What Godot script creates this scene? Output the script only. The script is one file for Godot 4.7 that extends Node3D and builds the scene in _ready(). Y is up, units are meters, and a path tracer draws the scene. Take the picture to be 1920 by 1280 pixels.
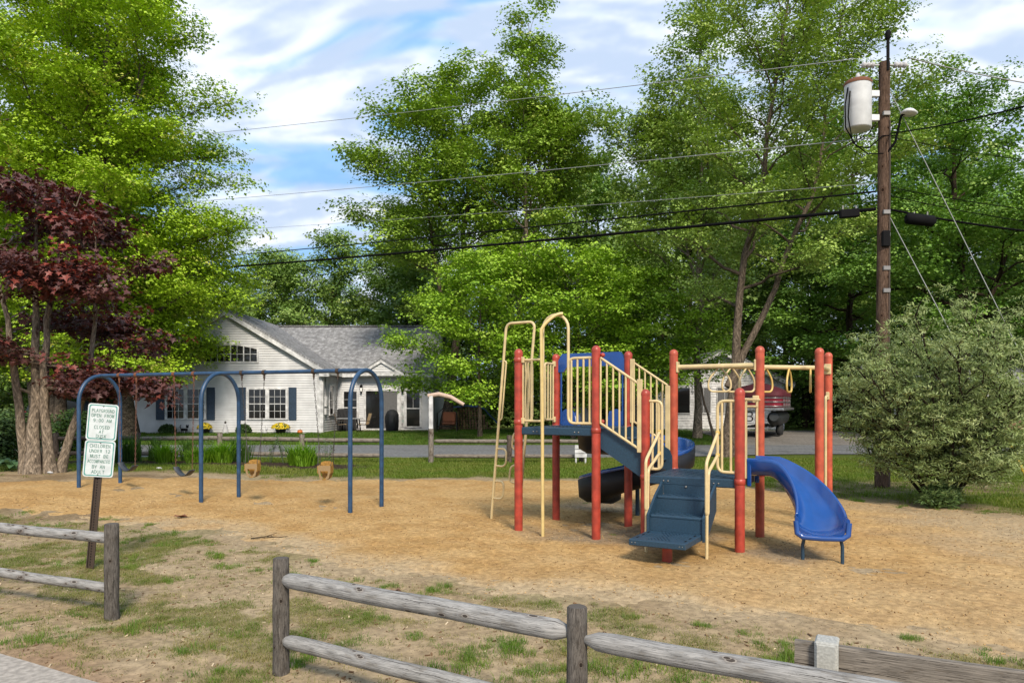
extends Node3D

const F := 1360.0      # focal length of the photograph in its own pixels
const HZ := 759.0      # row of the horizon
const EYE := 1.85      # camera height
var rng := RandomNumberGenerator.new()
var taken := {}
var M := {}
var n_a := FastNoiseLite.new()
var n_b := FastNoiseLite.new()

# ---------------------------------------------------------------- helpers: placing and naming
func at(px: float, py: float, d: float) -> Vector3:
	return Vector3((px - 960.0) / F * d, EYE + (HZ - py) / F * d, -d)

func on_ground(px: float, d: float) -> Vector3:
	var x := (px - 960.0) / F * d
	return Vector3(x, gh(x, d), -d)

func gh(x: float, d: float) -> float:
	var left := 0.17 * smoothstep(-4.5, -9.5, x) * smoothstep(11.0, 15.5, d) * (1.0 - smoothstep(20.0, 26.0, d))
	var back := 0.12 * smoothstep(25.0, 31.0, d) + 0.29 * smoothstep(30.0, 37.0, d)
	return left + back

func numbered(called: String) -> String:
	taken[called] = taken.get(called, -1) + 1
	return called if taken[called] == 0 else "%s_%03d" % [called, taken[called]]

func tag(o: Node, label := "", category := "", group := "", kind := "") -> void:
	if label: o.set_meta("label", label)
	if category: o.set_meta("category", category)
	if group: o.set_meta("group", group)
	if kind: o.set_meta("kind", kind)

func thing(called: String, label: String, category: String, where := Vector3.ZERO, turn := 0.0, group := "") -> Node3D:
	var o := Node3D.new()
	o.name = numbered(called)
	add_child(o)
	o.position = where
	o.rotation.y = turn
	tag(o, label, category, group)
	return o

func mesh_of(st: SurfaceTool) -> ArrayMesh:
	st.generate_normals()
	return st.commit()

func part(called: String, st, m: Material, parent: Node = self, kind := "") -> MeshInstance3D:
	var o := MeshInstance3D.new()
	o.mesh = mesh_of(st) if st is SurfaceTool else st
	o.material_override = m
	o.name = numbered(called) if parent == self else called
	parent.add_child(o, true)
	if kind: o.set_meta("kind", kind)
	return o

func copy_of(root: Node3D, where: Vector3, turn: float, label: String, scale_by := 1.0) -> Node3D:
	var base := String(root.name).trim_suffix("_" + String(root.name).get_slice("_", String(root.name).get_slice_count("_") - 1)) if String(root.name).right(3).is_valid_int() else String(root.name)
	var r: Node3D = root.duplicate()
	r.name = numbered(base)
	add_child(r)
	r.position = where
	r.rotation.y = turn
	r.scale = Vector3.ONE * scale_by
	if label: r.set_meta("label", label)
	return r

func rr(a: float, b: float) -> float:
	return rng.randf_range(a, b)

func L(r: float, g: float, b: float) -> Color:
	return Color(r, g, b).linear_to_srgb()

# ---------------------------------------------------------------- helpers: shapes
func nst() -> SurfaceTool:
	var st := SurfaceTool.new()
	st.begin(Mesh.PRIMITIVE_TRIANGLES)
	return st

func tri(st: SurfaceTool, a: Vector3, b: Vector3, c: Vector3, ua := Vector2.ZERO, ub := Vector2.ZERO, uc := Vector2.ZERO) -> void:
	st.set_uv(ua); st.add_vertex(a)
	st.set_uv(ub); st.add_vertex(b)
	st.set_uv(uc); st.add_vertex(c)

func quad(st: SurfaceTool, a: Vector3, b: Vector3, c: Vector3, d: Vector3) -> void:
	var w := a.distance_to(b)
	var h := b.distance_to(c)
	tri(st, a, b, c, Vector2(0, 0), Vector2(w, 0), Vector2(w, h))
	tri(st, a, c, d, Vector2(0, 0), Vector2(w, h), Vector2(0, h))

func box(st: SurfaceTool, c: Vector3, s: Vector3, b := Basis(), bev := 0.0) -> void:
	st.set_smooth_group(-1)
	var h := s * 0.5
	if bev <= 0.0:
		var p := []
		for i in 8:
			p.append(c + b * Vector3(h.x if i & 1 else -h.x, h.y if i & 2 else -h.y, h.z if i & 4 else -h.z))
		quad(st, p[4], p[6], p[7], p[5])
		quad(st, p[1], p[3], p[2], p[0])
		quad(st, p[5], p[7], p[3], p[1])
		quad(st, p[0], p[2], p[6], p[4])
		quad(st, p[2], p[3], p[7], p[6])
		quad(st, p[1], p[0], p[4], p[5])
		return
	bev = minf(bev, minf(h.x, minf(h.y, h.z)) * 0.9)
	# every corner has three points, one per face
	var q := func(sx: int, sy: int, sz: int, ax: int) -> Vector3:
		var v := Vector3(sx * h.x, sy * h.y, sz * h.z)
		if ax != 0: v.x -= sx * bev
		if ax != 1: v.y -= sy * bev
		if ax != 2: v.z -= sz * bev
		return c + b * v
	for sg in [-1, 1]:
		var f1 := [q.call(sg, -1, -1, 0), q.call(sg, 1, -1, 0), q.call(sg, 1, 1, 0), q.call(sg, -1, 1, 0)]
		var f2 := [q.call(-1, sg, -1, 1), q.call(-1, sg, 1, 1), q.call(1, sg, 1, 1), q.call(1, sg, -1, 1)]
		var f3 := [q.call(-1, -1, sg, 2), q.call(1, -1, sg, 2), q.call(1, 1, sg, 2), q.call(-1, 1, sg, 2)]
		for f in [f1, f2, f3]:
			if sg > 0: quad(st, f[3], f[2], f[1], f[0])
			else: quad(st, f[0], f[1], f[2], f[3])
	for s1 in [-1, 1]:
		for s2 in [-1, 1]:
			var e1 := [q.call(s1, s2, -1, 0), q.call(s1, s2, 1, 0), q.call(s1, s2, 1, 1), q.call(s1, s2, -1, 1)]
			var e2 := [q.call(s1, -1, s2, 0), q.call(s1, 1, s2, 0), q.call(s1, 1, s2, 2), q.call(s1, -1, s2, 2)]
			var e3 := [q.call(-1, s1, s2, 1), q.call(1, s1, s2, 1), q.call(1, s1, s2, 2), q.call(-1, s1, s2, 2)]
			if s1 * s2 > 0: quad(st, e1[3], e1[2], e1[1], e1[0])
			else: quad(st, e1[0], e1[1], e1[2], e1[3])
			if s1 * s2 < 0: quad(st, e2[3], e2[2], e2[1], e2[0])
			else: quad(st, e2[0], e2[1], e2[2], e2[3])
			if s1 * s2 > 0: quad(st, e3[3], e3[2], e3[1], e3[0])
			else: quad(st, e3[0], e3[1], e3[2], e3[3])
			for s3 in [-1, 1]:
				var t := [q.call(s1, s2, s3, 0), q.call(s1, s2, s3, 1), q.call(s1, s2, s3, 2)]
				if s1 * s2 * s3 > 0: tri(st, t[0], t[2], t[1])
				else: tri(st, t[0], t[1], t[2])

func tube(st: SurfaceTool, pts: Array, rad, sides := 8, cap := true, closed := false, wob := 0.0) -> void:
	var n := pts.size()
	var rings := []
	var up := Vector3.UP
	var t0: Vector3 = (pts[1] - pts[0]).normalized()
	if absf(t0.dot(up)) > 0.9: up = Vector3.RIGHT
	var nx := up.cross(t0).normalized()
	var run := 0.0
	var runs := []
	for i in n:
		var t: Vector3
		if closed: t = (pts[(i + 1) % n] - pts[(i - 1 + n) % n]).normalized()
		elif i == 0: t = t0
		elif i == n - 1: t = (pts[i] - pts[i - 1]).normalized()
		else: t = ((pts[i + 1] - pts[i]).normalized() + (pts[i] - pts[i - 1]).normalized()).normalized()
		nx = (nx - t * nx.dot(t)).normalized()
		var ny := t.cross(nx)
		var r: float = rad[i] if rad is Array else rad
		var ring := []
		for k in sides:
			var a := TAU * k / sides
			var rk := r * (1.0 + wob * n_a.get_noise_3d(pts[i].x * 40.0 + k * 37.0, pts[i].y * 40.0, pts[i].z * 40.0)) if wob > 0.0 else r
			ring.append(pts[i] + (nx * cos(a) + ny * sin(a)) * rk)
		rings.append(ring)
		if i > 0: run += pts[i].distance_to(pts[i - 1])
		runs.append(run)
	st.set_smooth_group(1)
	for i in (n if closed else n - 1):
		var j := (i + 1) % n
		for k in sides:
			var k2 := (k + 1) % sides
			var u0 := float(k) / sides
			var u1 := float(k + 1) / sides
			var v0: float = runs[i]
			var v1: float = runs[j] if j > i else run + 0.1
			tri(st, rings[i][k], rings[i][k2], rings[j][k2], Vector2(u0, v0), Vector2(u1, v0), Vector2(u1, v1))
			tri(st, rings[i][k], rings[j][k2], rings[j][k], Vector2(u0, v0), Vector2(u1, v1), Vector2(u0, v1))
	if cap and not closed:
		st.set_smooth_group(-1)
		for k in range(1, sides - 1):
			tri(st, rings[0][0], rings[0][k + 1], rings[0][k], Vector2(.5, .5), Vector2(.5, .51), Vector2(.51, .51))
			tri(st, rings[n - 1][0], rings[n - 1][k], rings[n - 1][k + 1], Vector2(.5, .5), Vector2(.5, .51), Vector2(.51, .51))

func lathe(st: SurfaceTool, prof: Array, c: Vector3, sides := 16, b := Basis()) -> void:
	st.set_smooth_group(2)
	for i in prof.size() - 1:
		var p0: Vector2 = prof[i]
		var p1: Vector2 = prof[i + 1]
		for k in sides:
			var a0 := TAU * k / sides
			var a1 := TAU * (k + 1) / sides
			var d0 := Vector3(cos(a0), 0, sin(a0))
			var d1 := Vector3(cos(a1), 0, sin(a1))
			var A := c + b * (d0 * p0.x + Vector3.UP * p0.y)
			var B := c + b * (d1 * p0.x + Vector3.UP * p0.y)
			var C := c + b * (d1 * p1.x + Vector3.UP * p1.y)
			var D := c + b * (d0 * p1.x + Vector3.UP * p1.y)
			var u0 := float(k) / sides
			var u1 := float(k + 1) / sides
			if p0.x > 1e-5: tri(st, A, B, C, Vector2(u0, p0.y), Vector2(u1, p0.y), Vector2(u1, p1.y))
			if p1.x > 1e-5: tri(st, A, C, D, Vector2(u0, p0.y), Vector2(u1, p1.y), Vector2(u0, p1.y))

func prism(st: SurfaceTool, poly: Array, xf: Transform3D, depth: float) -> void:
	var p := PackedVector2Array(poly)
	if Geometry2D.is_polygon_clockwise(p): p.reverse()
	var idx := Geometry2D.triangulate_polygon(p)
	st.set_smooth_group(-1)
	for i in range(0, idx.size(), 3):
		var a := p[idx[i]]
		var b := p[idx[i + 1]]
		var c := p[idx[i + 2]]
		if (b - a).cross(c - a) > 0.0:
			var sw := b
			b = c
			c = sw
		tri(st, xf * Vector3(a.x, a.y, depth), xf * Vector3(b.x, b.y, depth), xf * Vector3(c.x, c.y, depth), a, b, c)
		tri(st, xf * Vector3(a.x, a.y, 0), xf * Vector3(c.x, c.y, 0), xf * Vector3(b.x, b.y, 0), a, c, b)
	for i in p.size():
		var a := p[i]
		var b := p[(i + 1) % p.size()]
		quad(st, xf * Vector3(a.x, a.y, depth), xf * Vector3(b.x, b.y, depth), xf * Vector3(b.x, b.y, 0), xf * Vector3(a.x, a.y, 0))

func sweep(st: SurfaceTool, frames: Array, prof: Array, closed_prof := true, caps := true) -> void:
	st.set_smooth_group(3)
	var m := prof.size()
	for i in frames.size() - 1:
		var f0: Transform3D = frames[i]
		var f1: Transform3D = frames[i + 1]
		for k in (m if closed_prof else m - 1):
			var a: Vector2 = prof[k]
			var b: Vector2 = prof[(k + 1) % m]
			quad(st, f0 * Vector3(a.x, a.y, 0), f1 * Vector3(a.x, a.y, 0), f1 * Vector3(b.x, b.y, 0), f0 * Vector3(b.x, b.y, 0))
	if caps and closed_prof:
		var p := PackedVector2Array(prof)
		var idx := Geometry2D.triangulate_polygon(p)
		st.set_smooth_group(-1)
		for e in [frames[0], frames[frames.size() - 1]]:
			for i in range(0, idx.size(), 3):
				tri(st, e * Vector3(p[idx[i]].x, p[idx[i]].y, 0), e * Vector3(p[idx[i + 1]].x, p[idx[i + 1]].y, 0), e * Vector3(p[idx[i + 2]].x, p[idx[i + 2]].y, 0))

# points with the corners rounded by arcs of radius r
func rounded(pts: Array, r: float, steps := 5, closed := false) -> Array:
	var out := []
	var n := pts.size()
	for i in n:
		if not closed and (i == 0 or i == n - 1):
			out.append(pts[i])
			continue
		var p: Vector3 = pts[i]
		var a: Vector3 = pts[(i - 1 + n) % n] - p
		var b: Vector3 = pts[(i + 1) % n] - p
		var rr_ := minf(r, minf(a.length(), b.length()) * 0.49)
		var s := p + a.normalized() * rr_
		var e := p + b.normalized() * rr_
		for k in steps + 1:
			var t := float(k) / steps
			out.append(s.lerp(p, t).lerp(p.lerp(e, t), t))
	return out

# ---------------------------------------------------------------- helpers: materials
func mat(c: Color, rough := 0.6, metal := 0.0, spec := 0.5) -> StandardMaterial3D:
	var m := StandardMaterial3D.new()
	m.albedo_color = c
	m.roughness = rough
	m.metallic = metal
	m.metallic_specular = spec
	return m

func tex(img: Image) -> ImageTexture:
	return ImageTexture.create_from_image(img)

# a grey image of layered noise between lo and hi
func mottle(size: int, freq: float, oct: int, lo: float, hi: float, sd: int, tint := Color.WHITE) -> Image:
	var n := FastNoiseLite.new()
	n.seed = sd
	n.frequency = freq
	n.fractal_octaves = oct
	n.noise_type = FastNoiseLite.TYPE_SIMPLEX_SMOOTH
	var g := n.get_seamless_image(size, size)
	var out := Image.create(size, size, false, Image.FORMAT_RGB8)
	for y in size:
		for x in size:
			var v := lerpf(lo, hi, g.get_pixel(x, y).r)
			out.set_pixel(x, y, Color(v * tint.r, v * tint.g, v * tint.b))
	return out

func textured(m: StandardMaterial3D, t: Texture2D, scale_by: float, world := false) -> StandardMaterial3D:
	m.albedo_texture = t
	m.uv1_triplanar = true
	m.uv1_world_triplanar = world
	m.uv1_scale = Vector3.ONE * scale_by
	return m

func bumped(m: StandardMaterial3D, t: Texture2D, cm: float) -> StandardMaterial3D:
	m.heightmap_enabled = true
	m.heightmap_texture = t
	m.heightmap_scale = cm
	return m

# weathered wood: grain runs along v
func wood_image(w: int, h: int, sd: int, knots: int, crack: float) -> Image:
	var img := Image.create(w, h, false, Image.FORMAT_RGB8)
	var g := FastNoiseLite.new()
	g.seed = sd
	g.frequency = 1.0
	g.fractal_octaves = 4
	var kn := []
	var r := RandomNumberGenerator.new()
	r.seed = sd
	for i in knots:
		kn.append(Vector3(r.randf() * w, r.randf() * h, r.randf_range(0.5, 1.0)))
	var splits := []
	for i in 26:
		splits.append([r.randf() * w, r.randf() * h, r.randf_range(0.03, 0.16) * h, r.randf_range(0.5, 1.3), r.randf() * 90.0])
	for y in h:
		for x in w:
			var a := TAU * x / w
			var cx := cos(a)
			var cy := sin(a)
			var v := float(y) / h * 9.0
			var bend := 0.25 * g.get_noise_3d(cx * 0.7, cy * 0.7, v * 0.5)
			var f := 0.5 + 0.5 * g.get_noise_3d(cx * 8.0 + bend * 3.0, cy * 8.0, v * 1.1 + 7.0)
			var f2 := 0.5 + 0.5 * g.get_noise_3d(cx * 26.0 + bend * 6.0, cy * 26.0, v * 2.0 + 31.0)
			var blot := 0.5 + 0.5 * g.get_noise_3d(cx * 0.9, cy * 0.9, v * 1.3 + 71.0)
			var val := 0.56 + 0.14 * (f - 0.5) * 2.0 + 0.14 * (f2 - 0.5) * 2.0 + 0.09 * (blot - 0.5) * 2.0
			if f2 < crack: val *= 0.72
			var col := Color(val * 1.0, val * 0.98, val * 0.96)
			if blot < 0.33: col = col.lerp(Color(val * 0.93, val * 0.88, val * 0.82), 0.4)
			for q in splits:
				var ty: float = absf(y - q[1]) / q[2]
				if ty < 1.0:
					var mid: float = q[0] + 3.0 * g.get_noise_2d(y * 0.02, q[4])
					if absf(x - mid) < q[3] * (1.0 - ty * ty) * w / 256.0 + 0.2: col = col.lerp(Color(0.13, 0.115, 0.10), 0.75)
			for k in kn:
				var dx: float = absf(x - k.x)
				dx = minf(dx, w - dx) * 256.0 / w
				var dy: float = absf(y - k.y) * 1024.0 / h
				var d = sqrt(dx * dx + dy * dy * 0.45) / (k.z * 11.0)
				if d < 2.2:
					if d < 0.75: col = col.lerp(Color(0.2, 0.17, 0.15), 0.8)
					elif d < 1.05: col = col.lerp(Color(0.62, 0.58, 0.54), 0.6)
					else: col = col.lerp(Color(0.36, 0.33, 0.31), 0.35 * (2.2 - d))
			img.set_pixel(x, y, col)
	return img

func make_materials() -> void:
	var mot := tex(mottle(256, 0.016, 6, 0.68, 1.0, 11))
	var fine := tex(mottle(256, 0.05, 5, 0.72, 1.0, 12))
	M.mot = mot
	var mild := tex(mottle(256, 0.014, 5, 0.86, 1.0, 14))
	M.fine = fine
	M.red = textured(mat(L(0.48, 0.060, 0.034), 0.42), mot, 1.3)
	M.red_b = textured(mat(L(0.55, 0.098, 0.046), 0.45), mot, 1.1)
	M.cream = textured(mat(L(0.64, 0.50, 0.265), 0.38), mild, 1.6)
	M.yellow = textured(mat(L(0.66, 0.46, 0.14), 0.40), mild, 1.6)
	M.pale_yellow = textured(mat(L(0.66, 0.50, 0.21), 0.40), mild, 1.6)
	M.deck = textured(mat(L(0.018, 0.056, 0.100), 0.52), fine, 3.0)
	M.swing = textured(mat(L(0.024, 0.074, 0.165), 0.42), mot, 1.5)
	M.slide = textured(mat(L(0.006, 0.060, 0.27), 0.22), mild, 1.2)
	M.slide.clearcoat_enabled = true
	M.slide.clearcoat = 0.6
	M.slide.clearcoat_roughness = 0.15
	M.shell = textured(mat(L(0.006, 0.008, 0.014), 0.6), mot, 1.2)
	M.rubber = textured(mat(L(0.045, 0.05, 0.06), 0.45), fine, 4.0)
	M.bucket = textured(mat(L(0.42, 0.22, 0.04), 0.55), mot, 4.0)
	M.bucket_front = textured(mat(L(0.34, 0.23, 0.11), 0.6), fine, 6.0)
	M.steel = textured(mat(L(0.30, 0.29, 0.28), 0.45, 0.7), fine, 6.0)
	M.chain = mat(L(0.07, 0.065, 0.06), 0.55, 0.5)
	M.rustchain = mat(L(0.16, 0.075, 0.05), 0.75, 0.2)
	M.white = textured(mat(L(0.72, 0.72, 0.73), 0.5), mot, 0.7)
	M.siding = textured(mat(L(0.63, 0.635, 0.65), 0.6), mild, 0.35)
	M.trim = textured(mat(L(0.76, 0.76, 0.77), 0.5), mot, 0.6)
	M.shutter = textured(mat(L(0.022, 0.05, 0.095), 0.55), mot, 2.0)
	M.glass = mat(L(0.012, 0.012, 0.012), 0.06, 0.0, 0.5)
	M.screen = textured(mat(L(0.14, 0.14, 0.145), 0.8), fine, 1.0)
	M.black = mat(L(0.008, 0.008, 0.009), 0.8, 0.0, 0.2)
	M.cover = textured(mat(L(0.022, 0.023, 0.026), 0.7), fine, 3.0)
	M.grey_metal = textured(mat(L(0.42, 0.42, 0.43), 0.5, 0.3), mot, 2.0)
	M.transformer = textured(mat(L(0.70, 0.72, 0.74), 0.45), mild, 1.0)
	M.rust = textured(mat(L(0.20, 0.075, 0.035), 0.85), fine, 5.0)
	M.wire = mat(L(0.006, 0.006, 0.007), 0.9, 0.0, 0.15)
	M.wire_grey = mat(L(0.26, 0.27, 0.26), 0.6, 0.2)
	M.guy_yellow = mat(L(0.60, 0.40, 0.03), 0.5)
	M.brown_post = textured(mat(L(0.060, 0.038, 0.026), 0.7), fine, 5.0)
	M.sign = textured(mat(L(0.62, 0.67, 0.68), 0.35), mild, 2.0)
	M.sign_green = mat(L(0.06, 0.25, 0.22), 0.5)
	M.sign_ink = mat(L(0.05, 0.17, 0.13), 0.6)
	M.brick = textured(mat(L(0.30, 0.16, 0.10), 0.85), fine, 2.0)
	M.patio = textured(mat(L(0.36, 0.24, 0.16), 0.9), fine, 1.5)
	M.tarp = textured(mat(L(0.01, 0.06, 0.33), 0.35), mot, 1.5)
	M.log = textured(mat(L(0.22, 0.13, 0.08), 0.9), fine, 4.0)
	M.log_end = textured(mat(L(0.36, 0.22, 0.12), 0.9), fine, 5.0)
	M.cushion = textured(mat(L(0.34, 0.12, 0.06), 0.9), fine, 4.0)
	M.tan = textured(mat(L(0.55, 0.38, 0.20), 0.9), fine, 4.0)
	M.bronze = mat(L(0.045, 0.038, 0.034), 0.5, 0.4)
	M.maroon = textured(mat(L(0.115, 0.008, 0.020), 0.75), fine, 2.0)
	M.boat_red = textured(mat(L(0.25, 0.008, 0.025), 0.35), mot, 1.0)
	M.alu = textured(mat(L(0.52, 0.52, 0.52), 0.35, 0.75), mot, 1.5)
	M.pontoon = textured(mat(L(0.045, 0.05, 0.052), 0.45, 0.4), mot, 1.0)
	M.car = mat(L(0.020, 0.024, 0.032), 0.25)
	M.car.clearcoat_enabled = true
	M.car.clearcoat = 0.7
	M.tyre = mat(L(0.018, 0.018, 0.018), 0.85)
	M.rim = mat(L(0.35, 0.35, 0.36), 0.35, 0.8)
	M.lamp_red = mat(L(0.35, 0.01, 0.01), 0.3)
	M.lamp_white = mat(L(0.75, 0.75, 0.75), 0.2)
	M.pink_wood = textured(mat(L(0.62, 0.46, 0.36), 0.8), fine, 2.0)
	M.pot = textured(mat(L(0.03, 0.026, 0.024), 0.7), fine, 4.0)
	M.plaster = textured(mat(L(0.6, 0.6, 0.62), 0.7), fine, 4.0)
	M.orange = mat(L(0.50, 0.14, 0.03), 0.6)
	M.gold = mat(L(0.62, 0.45, 0.03), 0.7)
	# wood
	var w1 := wood_image(256, 1024, 3, 30, 0.30)
	var w2 := wood_image(256, 1024, 9, 6, 0.36)
	M.rail = mat(L(0.86, 0.875, 0.885), 0.85, 0.0, 0.3)
	M.rail.albedo_texture = tex(w1)
	M.rail.uv1_scale = Vector3(1, 0.45, 1)
	bumped(M.rail, M.rail.albedo_texture, 0.45)
	M.fence_post = mat(L(0.34, 0.315, 0.29), 0.9, 0.0, 0.3)
	M.fence_post.albedo_texture = tex(w2)
	M.fence_post.uv1_scale = Vector3(1, 0.8, 1)
	bumped(M.fence_post, M.fence_post.albedo_texture, 0.7)
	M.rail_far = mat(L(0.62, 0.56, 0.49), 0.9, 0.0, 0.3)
	M.rail_far.albedo_texture = M.rail.albedo_texture
	M.rail_far.uv1_scale = Vector3(1, 0.45, 1)
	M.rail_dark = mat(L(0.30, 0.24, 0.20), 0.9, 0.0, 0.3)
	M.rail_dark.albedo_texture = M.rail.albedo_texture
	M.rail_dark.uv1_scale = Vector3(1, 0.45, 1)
	M.plank = mat(L(0.62, 0.57, 0.51), 0.9, 0.0, 0.3)
	M.plank.albedo_texture = tex(wood_image(256, 512, 21, 0, 0.33))
	M.plank.uv1_scale = Vector3(2.5, 0.35, 1)
	bumped(M.plank, M.plank.albedo_texture, 0.5)
	M.pole = mat(L(0.36, 0.245, 0.185), 0.95, 0.0, 0.2)
	M.pole.albedo_texture = M.fence_post.albedo_texture
	M.pole.uv1_scale = Vector3(1, 0.3, 1)
	bumped(M.pole, M.fence_post.albedo_texture, 3.0)
	M.concrete = textured(mat(L(0.46, 0.46, 0.43), 0.95), fine, 5.0)
	# bark
	var bk := Image.create(128, 256, false, Image.FORMAT_RGB8)
	var bn := FastNoiseLite.new()
	bn.seed = 5
	bn.frequency = 1.0
	bn.fractal_octaves = 4
	for y in 256:
		for x in 128:
			var a := TAU * x / 128.0
			var b := TAU * y / 256.0
			var v := 0.5 + 0.5 * bn.get_noise_3d(cos(a) * 5.0, sin(a) * 5.0 + 2.0 * sin(b), cos(b) * 2.0)
			var blot := 0.5 + 0.5 * bn.get_noise_3d(cos(a) * 0.8 + 20.0, sin(a) * 0.8 + sin(b), cos(b))
			v = clampf(0.25 + v * 0.75 + (blot - 0.5) * 0.5, 0.1, 1.0)
			bk.set_pixel(x, y, Color(v, v * 0.97, v * 0.93))
	M.bark_tex = tex(bk)
	M.bark = bark(L(0.30, 0.25, 0.205))
	M.bark_pale = bark(L(0.55, 0.47, 0.39))
	M.bark_dark = bark(L(0.11, 0.085, 0.065))
	M.leaf = leaf_mat(Color(0.57, 0.60, 0.24), 0.5)
	M.leaf_red = leaf_mat(Color(0.6, 0.24, 0.15), 0.42)
	M.leaf_olive = leaf_mat(Color(0.48, 0.52, 0.34), 0.5)
	M.blade = leaf_mat(Color(0.8, 0.95, 0.35), 0.6)

func bark(c: Color) -> StandardMaterial3D:
	var m := mat(c, 0.95, 0.0, 0.2)
	m.albedo_texture = M.bark_tex
	m.uv1_scale = Vector3(2, 0.9, 1)
	return bumped(m, M.bark_tex, 2.5)

func leaf_mat(back: Color, rough: float) -> StandardMaterial3D:
	var m := mat(Color.WHITE, rough, 0.0, 0.4)
	m.vertex_color_use_as_albedo = true
	m.backlight_enabled = true
	m.backlight = back
	m.cull_mode = BaseMaterial3D.CULL_DISABLED
	return m

# ---------------------------------------------------------------- the sky
func sky_image() -> Image:
	var w := 2400
	var h := 1200
	var a := FastNoiseLite.new()
	a.seed = 77
	a.frequency = 1.0
	a.fractal_octaves = 6
	a.fractal_gain = 0.52
	var b := FastNoiseLite.new()
	b.seed = 12
	b.frequency = 1.0
	b.fractal_octaves = 3
	var data := PackedByteArray()
	data.resize(w * h * 3)
	for y in h:
		var el := PI * (0.5 - (y + 0.5) / h)
		var low := el < -0.01
		for x in w:
			var c := Vector3(0.50, 0.55, 0.50)
			if not low:
				var az := TAU * ((x + 0.5) / w - 0.5)
				var ce := cos(el)
				var dy := sin(el) + 0.16
				var px := sin(az) * ce / dy
				var pz := -cos(az) * ce / dy
				# streaks drawn out across the view
				var sx := px * 0.62 + pz * 0.42
				var sz := pz * 1.5 - px * 0.45
				var wx := b.get_noise_2d(sx * 0.8, sz * 0.8)
				var wz := b.get_noise_2d(sx * 0.8 + 50.0, sz * 0.8)
				var f := a.get_noise_2d(sx + wx * 0.55 + 3.3, sz + wz * 0.55)
				var g := a.get_noise_2d(sx * 3.2 + wx + 30.0, sz * 3.2 + wz)
				var e := a.get_noise_2d(sx * 7.0 + 2.0 * wz + 11.0, sz * 7.0 + 2.0 * wx)
				var cover := smoothstep(-0.42, 0.12, f + 0.42 * g + 0.16 * e + 0.12)
				var shade := smoothstep(-0.42, 0.45, g - 0.5 * f + 0.55 * e + 0.08)
				var t := clampf(el / 0.9, 0.0, 1.0)
				var blue := Vector3(0.56, 0.75, 0.93).lerp(Vector3(0.39, 0.62, 0.86), sqrt(t))
				var white := Vector3(0.880, 0.905, 0.945).lerp(Vector3(0.700, 0.765, 0.860), shade)
				c = blue.lerp(white, 0.24 + 0.76 * cover)
				c = c.lerp(Vector3(0.84, 0.89, 0.94), 0.5 * smoothstep(0.25, 0.0, el))
			var i := (y * w + x) * 3
			data[i] = int(c.x * 255.0)
			data[i + 1] = int(c.y * 255.0)
			data[i + 2] = int(c.z * 255.0)
	return Image.create_from_data(w, h, false, Image.FORMAT_RGB8, data)

# ---------------------------------------------------------------- the ground
const CHIPS := [Vector2(-14, 14.4), Vector2(-10.2, 16.4), Vector2(-7.2, 17.6), Vector2(-3, 18.1), Vector2(0.5, 18.0), Vector2(4.6, 17.2), Vector2(6.2, 15.0), Vector2(7.4, 12.9), Vector2(9.6, 11.4), Vector2(11.5, 8.5), Vector2(8, 5.6), Vector2(3.6, 5.3), Vector2(1.5, 6.4), Vector2(-0.2, 7.1), Vector2(-1.9, 8.0), Vector2(-3.4, 9.5), Vector2(-5.0, 10.6), Vector2(-8.6, 12.2), Vector2(-14, 12.4)]

func inside_chips(x: float, d: float) -> float:
	var best := 1e9
	var inn := false
	var p := Vector2(x, d)
	var n := CHIPS.size()
	for i in n:
		var a: Vector2 = CHIPS[i]
		var b: Vector2 = CHIPS[(i + 1) % n]
		var e := b - a
		var q := p - a - e * clampf((p - a).dot(e) / e.length_squared(), 0.0, 1.0)
		best = minf(best, q.length_squared())
		if (a.y > d) != (b.y > d) and x < (b.x - a.x) * (d - a.y) / (b.y - a.y) + a.x: inn = not inn
	return sqrt(best) * (1.0 if inn else -1.0)

# how much grass grows at a place, 0 to 1
func grass_at(x: float, d: float) -> float:
	var n := n_a.get_noise_2d(x * 0.45, d * 0.45)
	var n2 := n_a.get_noise_2d(x * 1.7 + 40.0, d * 1.7)
	var g := 0.0
	if d > 30.0: return 1.0
	g = smoothstep(17.6, 19.0, d + n * 1.2)
	# right side, round the bush
	var right := smoothstep(0.2, 1.8, (x - 6.2) * 0.75 + (d - 13.6) * 0.66 + n * 0.9)
	g = maxf(g, right * (0.9 if d > 9.0 else 0.5))
	# under the red maple and left of the swings: worn
	if d > 11.0 and x < -7.0: g *= 0.65 + 0.35 * smoothstep(17.5, 20.0, d)
	# worn foreground: patches
	if d < 13.0 and x < 7.0:
		var worn := smoothstep(0.02, 0.42, n + 0.55 * n2 + 0.20 * smoothstep(-1.0, -5.0, x) - 0.08 + 0.16 * smoothstep(6.5, 4.2, d))
		g = maxf(g, worn * 0.62)
	if absf(d - 16.2) < 1.2 and x > 6.0: g *= 0.6 + 0.4 * n2
	return clampf(g, 0.0, 1.0)

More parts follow.
